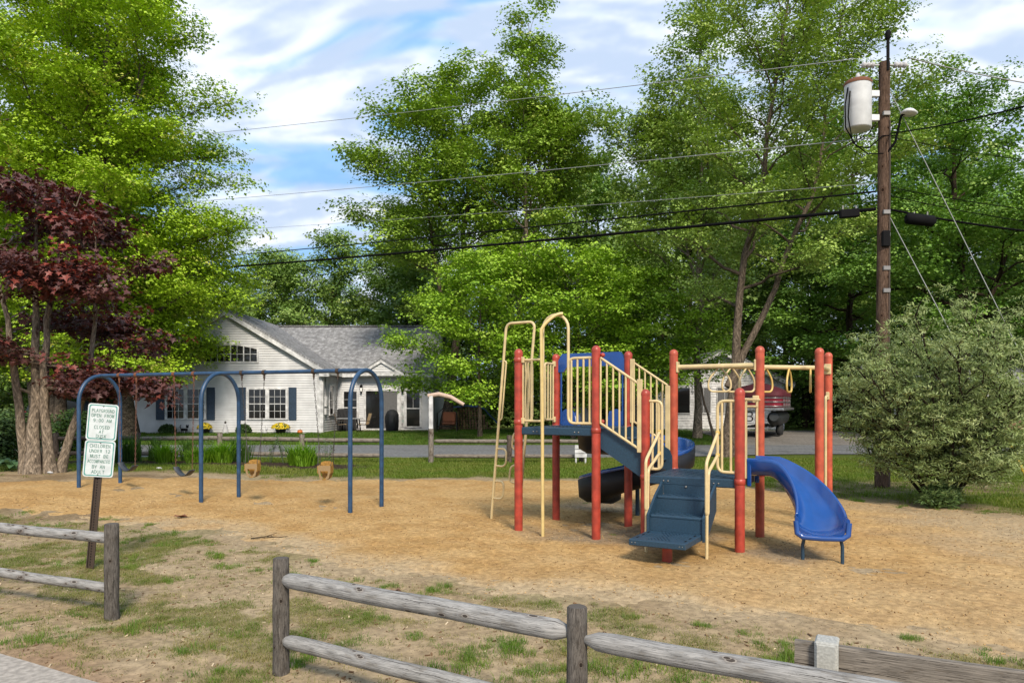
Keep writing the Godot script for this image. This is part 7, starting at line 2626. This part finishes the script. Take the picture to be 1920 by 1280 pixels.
	for i in 15000:
		var d := rr(47.0, 64.0)
		var x := rr(-0.85, 0.85) * d
		if x < -4.0 and x > -24.0 and d < 52.0: continue
		if x > 5.0 and x < 17.0 and d < 51.5: continue
		if x < -20.0 and d < 54.0: continue
		var y := 0.3 + pow(rng.randf(), 1.4) * (2.6 + 2.6 * n_a.get_noise_2d(x * 0.4, d * 0.3) + 1.5)
		xf.append(Transform3D(Basis(Vector3(rng.randfn() * 0.4, 1, rng.randfn() * 0.4).normalized(), rng.randf() * TAU).scaled(Vector3.ONE * rr(0.8, 1.4)), Vector3(x, y, -d)))
		cols.append(wood[0].lerp(wood[1], rng.randf()) * rr(0.7, 1.2))
	scatter("forest_undergrowth", sp_big, M.leaf, xf, cols)

func bush(called: String, label: String, where: Vector3, r: Vector3, n: int, spray: Mesh, m: Material, a: Color, b: Color, size: Vector2, group := "") -> void:
	var o := thing(called, label, "bush", where, 0.0, group)
	var st := nst()
	for k in 7:
		var an := k * 2.4
		tube(st, [Vector3(0, -0.05, 0), Vector3(cos(an) * r.x * 0.4, r.y * 0.5, sin(an) * r.z * 0.4), Vector3(cos(an) * r.x * 0.75, r.y * 0.9, sin(an) * r.z * 0.75)], [0.02, 0.014, 0.006], 4)
	part("stems", st, M.bark_dark, o)
	var xf := []
	var cols := []
	for i in n:
		var d := Vector3(rng.randfn(), rng.randfn(), rng.randfn()).normalized() * pow(rng.randf(), 0.35)
		var p := Vector3(d.x * r.x, r.y * 0.52 + d.y * r.y * 0.5, d.z * r.z) * (1.0 + 0.22 * n_a.get_noise_3d(d.x * 80.0, d.y * 80.0, d.z * 80.0 + where.x * 10.0))
		xf.append(Transform3D(Basis(Quaternion(Vector3.UP, (Vector3.UP + d * 0.6 + Vector3(rng.randfn(), 0, rng.randfn()) * 0.3).normalized())) * Basis(Vector3.UP, rng.randf() * TAU).scaled(Vector3.ONE * rr(size.x, size.y)), p))
		cols.append(a.lerp(b, rng.randf()) * rr(0.8, 1.2))
	scatter("foliage", spray, m, xf, cols, o, "stuff")

func build_plants() -> void:
	rng.seed = 900
	# strap-leaved clumps in the bed
	var lily := blade_tuft(70, 0.62, 0.16, 0.030, 15, 0.75)
	var lily_b := blade_tuft(55, 0.80, 0.14, 0.026, 16, 0.45)
	var spots := [[272, 21.9, 1.15, 1, "dark upright grassy clump left of the first belt swing"], [318, 21.2, 1.05, 0, "green grassy clump between the two belt swings, left one"], [352, 22.0, 1.0, 1, "taller dark grassy clump by the rear fence behind the belt swings"], [396, 21.3, 1.0, 0, "bright grassy clump directly behind the middle swing arch front leg"], [425, 21.2, 1.15, 0, "bright lime grassy clump between the middle swing arch legs"], [441, 22.0, 1.1, 1, "upright grassy clump at the rear fence post behind the middle arch"], [558, 21.4, 1.25, 0, "lone lime green grassy clump between the two bucket swings"], [370, 21.0, 0.8, 0, "small lime grassy clump at the front of the planted bed"], [232, 21.6, 1.1, 1, "dark grassy clump behind the far left swing arch"], [585, 21.9, 0.6, 0, "small grassy clump behind the right bucket swing"], [196, 21.0, 1.2, 1, "grassy clump behind the playground sign"]]
	for q in spots:
		var o := thing("grassy_clump", q[4], "plant", on_ground(q[0], q[1]), rng.randf() * TAU, "grassy clumps in the planted bed")
		o.scale = Vector3.ONE * q[2]
		var c := Color(0.15, 0.28, 0.014) if q[3] == 0 else Color(0.07, 0.145, 0.022)
		var xf := []
		var cols := []
		for k in 4:
			xf.append(Transform3D(Basis(Vector3.UP, k * 1.7), Vector3(rng.randfn() * 0.18, 0, rng.randfn() * 0.12)))
			cols.append(c * rr(0.85, 1.2))
		scatter("leaves", lily if q[3] == 0 else lily_b, M.blade, xf, cols, o, "stuff")
	# wispy seed-headed plants against the lane
	var wisp := nst()
	wisp.set_smooth_group(-1)
	var r2 := RandomNumberGenerator.new()
	r2.seed = 3
	for k in 9:
		var a := r2.randf() * TAU
		var t := Vector3(cos(a) * 0.28, r2.randf_range(0.55, 0.95), sin(a) * 0.2)
		tube(wisp, [Vector3(cos(a) * 0.05, 0, sin(a) * 0.05), t * Vector3(0.6, 0.6, 0.6), t], [0.006, 0.005, 0.003], 3)
		for j in 9:
			var p := t * (0.45 + 0.065 * j) + Vector3(r2.randf_range(-0.05, 0.05), 0, r2.randf_range(-0.05, 0.05))
			var s := Vector3(r2.randf_range(-1, 1), r2.randf_range(-0.4, 0.4), r2.randf_range(-1, 1)).normalized() * 0.075
			var w := Vector3(-s.z, 0.02, s.x) * 0.35
			tri(wisp, p, p + s * 0.5 + w, p + s)
			tri(wisp, p, p + s, p + s * 0.5 - w)
	var wm := mesh_of(wisp)
	var wmat := mat(L(0.07, 0.11, 0.04), 0.7)
	for q in [[505, "wispy leafy plant right of the first bucket swing"], [533, "tall wispy plant left of the lone lime clump"], [612, "wispy plant behind the right bucket swing"], [388, "wispy plant seen between the swing chains near the middle arch"]]:
		var o := thing("wispy_plant", q[1], "plant", on_ground(q[0], 22.0), rng.randf() * TAU, "wispy plants in the bed")
		part("stems", wm, wmat, o)
	# hosta by the left fence
	var ho := thing("hosta", "broad leaved green hosta beside the red maple trunk", "plant", on_ground(28, 18.6))
	for k in 15:
		var st := nst()
		st.set_smooth_group(1)
		var a := k * 2.39996
		var d := Vector3(cos(a), 0, sin(a))
		var sd := Vector3(-d.z, 0, d.x)
		var ln := rr(0.28, 0.42)
		var h := rr(0.14, 0.30)
		var pts := []
		for i in 6:
			var t := i / 5.0
			pts.append([d * ln * (0.25 + t) + Vector3.UP * (h * sin(t * 2.2 + 0.35)), 0.115 * sin(PI * clampf(t * 0.92 + 0.05, 0, 1))])
		for i in 5:
			var p: Vector3 = pts[i][0]
			var q: Vector3 = pts[i + 1][0]
			var w0: float = pts[i][1]
			var w1: float = pts[i + 1][1]
			quad(st, p - sd * w0 + Vector3.UP * w0 * 0.25, q - sd * w1 + Vector3.UP * w1 * 0.25, q, p)
			quad(st, p, q, q + sd * w1 + Vector3.UP * w1 * 0.25, p + sd * w0 + Vector3.UP * w0 * 0.25)
		var lm := mat(L(0.055, 0.12, 0.045), 0.5)
		lm.backlight_enabled = true
		lm.backlight = Color(0.4, 0.5, 0.3)
		M["hosta"] = M.get("hosta", lm)
		part("leaf", st, M.hosta, ho)
	# shrubs along the left rear fence
	var sp := maple_spray(12, 0.20, 0.095, 6)
	bush("leafy_shrub", "low dark leafy shrub at the left edge behind the hosta", on_ground(-20, 20.2), Vector3(0.9, 1.4, 0.7), 700, sp, M.leaf, Color(0.035, 0.07, 0.02), Color(0.08, 0.14, 0.03), Vector2(0.8, 1.2))
	bush("leafy_shrub", "loose shrub between the rear fence and the left house, beside the red maple stems", on_ground(42, 24.3), Vector3(1.0, 1.7, 0.8), 520, sp, M.leaf, Color(0.05, 0.09, 0.03), Color(0.11, 0.17, 0.04), Vector2(0.8, 1.2))
	bush("leafy_shrub", "light green shrub behind the fence just right of the red maple trunk", on_ground(138, 23.9), Vector3(0.65, 1.55, 0.6), 420, sp, M.leaf, Color(0.07, 0.13, 0.02), Color(0.15, 0.24, 0.03), Vector2(0.8, 1.2))
	bush("leafy_shrub", "small dark shrub between the garage and the dark car", on_ground(190, 43.8), Vector3(1.3, 4.6, 1.2), 900, maple_spray(13, 0.36, 0.165, 7), M.leaf, Color(0.035, 0.085, 0.015), Color(0.08, 0.16, 0.02), Vector2(0.8, 1.2))
	bush("leafy_shrub", "small light green plant at the foot of the grey green bush", on_ground(1765, 12.95), Vector3(0.34, 0.42, 0.28), 220, willow_spray(14, 0.2, 0.12, 9), M.leaf, Color(0.08, 0.14, 0.04), Color(0.15, 0.22, 0.07), Vector2(0.8, 1.1))

# ---------------------------------------------------------------- the scene
func _ready() -> void:
	# camera: level, the lens shifted up
	var cam := Camera3D.new()
	cam.name = "camera"
	cam.projection = Camera3D.PROJECTION_FRUSTUM
	cam.near = 0.05
	cam.far = 900.0
	cam.size = 2.0 * 640.0 / F * 0.05
	cam.frustum_offset = Vector2(0, (HZ - 640.0) / F * 0.05)
	cam.position = Vector3(0, EYE, 0)
	add_child(cam)
	cam.current = true
	# sky and exposure
	var env := Environment.new()
	env.background_mode = Environment.BG_SKY
	var sky := Sky.new()
	var pano := PanoramaSkyMaterial.new()
	pano.panorama = tex(sky_image())
	pano.energy_multiplier = 0.62
	sky.sky_material = pano
	env.sky = sky
	env.background_energy_multiplier = 1.0
	env.tonemap_mode = Environment.TONE_MAPPER_LINEAR
	env.tonemap_exposure = 2.25
	env.sdfgi_enabled = true
	env.ssao_enabled = true
	env.ssil_enabled = true
	env.fog_enabled = false
	var we := WorldEnvironment.new()
	we.name = "surroundings"
	we.environment = env
	add_child(we)
	# sun through thin cloud, behind the camera and a little to the right
	var sun := DirectionalLight3D.new()
	sun.name = "sun"
	sun.light_energy = 0.72
	sun.light_color = Color(1.0, 0.95, 0.87)
	sun.light_angular_distance = 13.0
	sun.shadow_enabled = true
	add_child(sun)
	sun.look_at_from_position(Vector3(2.6, 8.6, 10.0), Vector3.ZERO, Vector3.UP)
	rng.seed = 1
	n_a.seed = 21
	n_a.frequency = 1.0
	n_a.fractal_octaves = 3
	n_b.seed = 22
	n_b.frequency = 1.0
	n_b.fractal_octaves = 2
	make_materials()
	build_setting()
	build_house()
	build_cottage()
	build_trees()
	build_grass()
	build_plants()
	build_utilities()
	build_vehicles()
	build_rear_fence()
	build_playset()
	build_swings()
	build_sign()
	build_fences()
	build_yard_things()
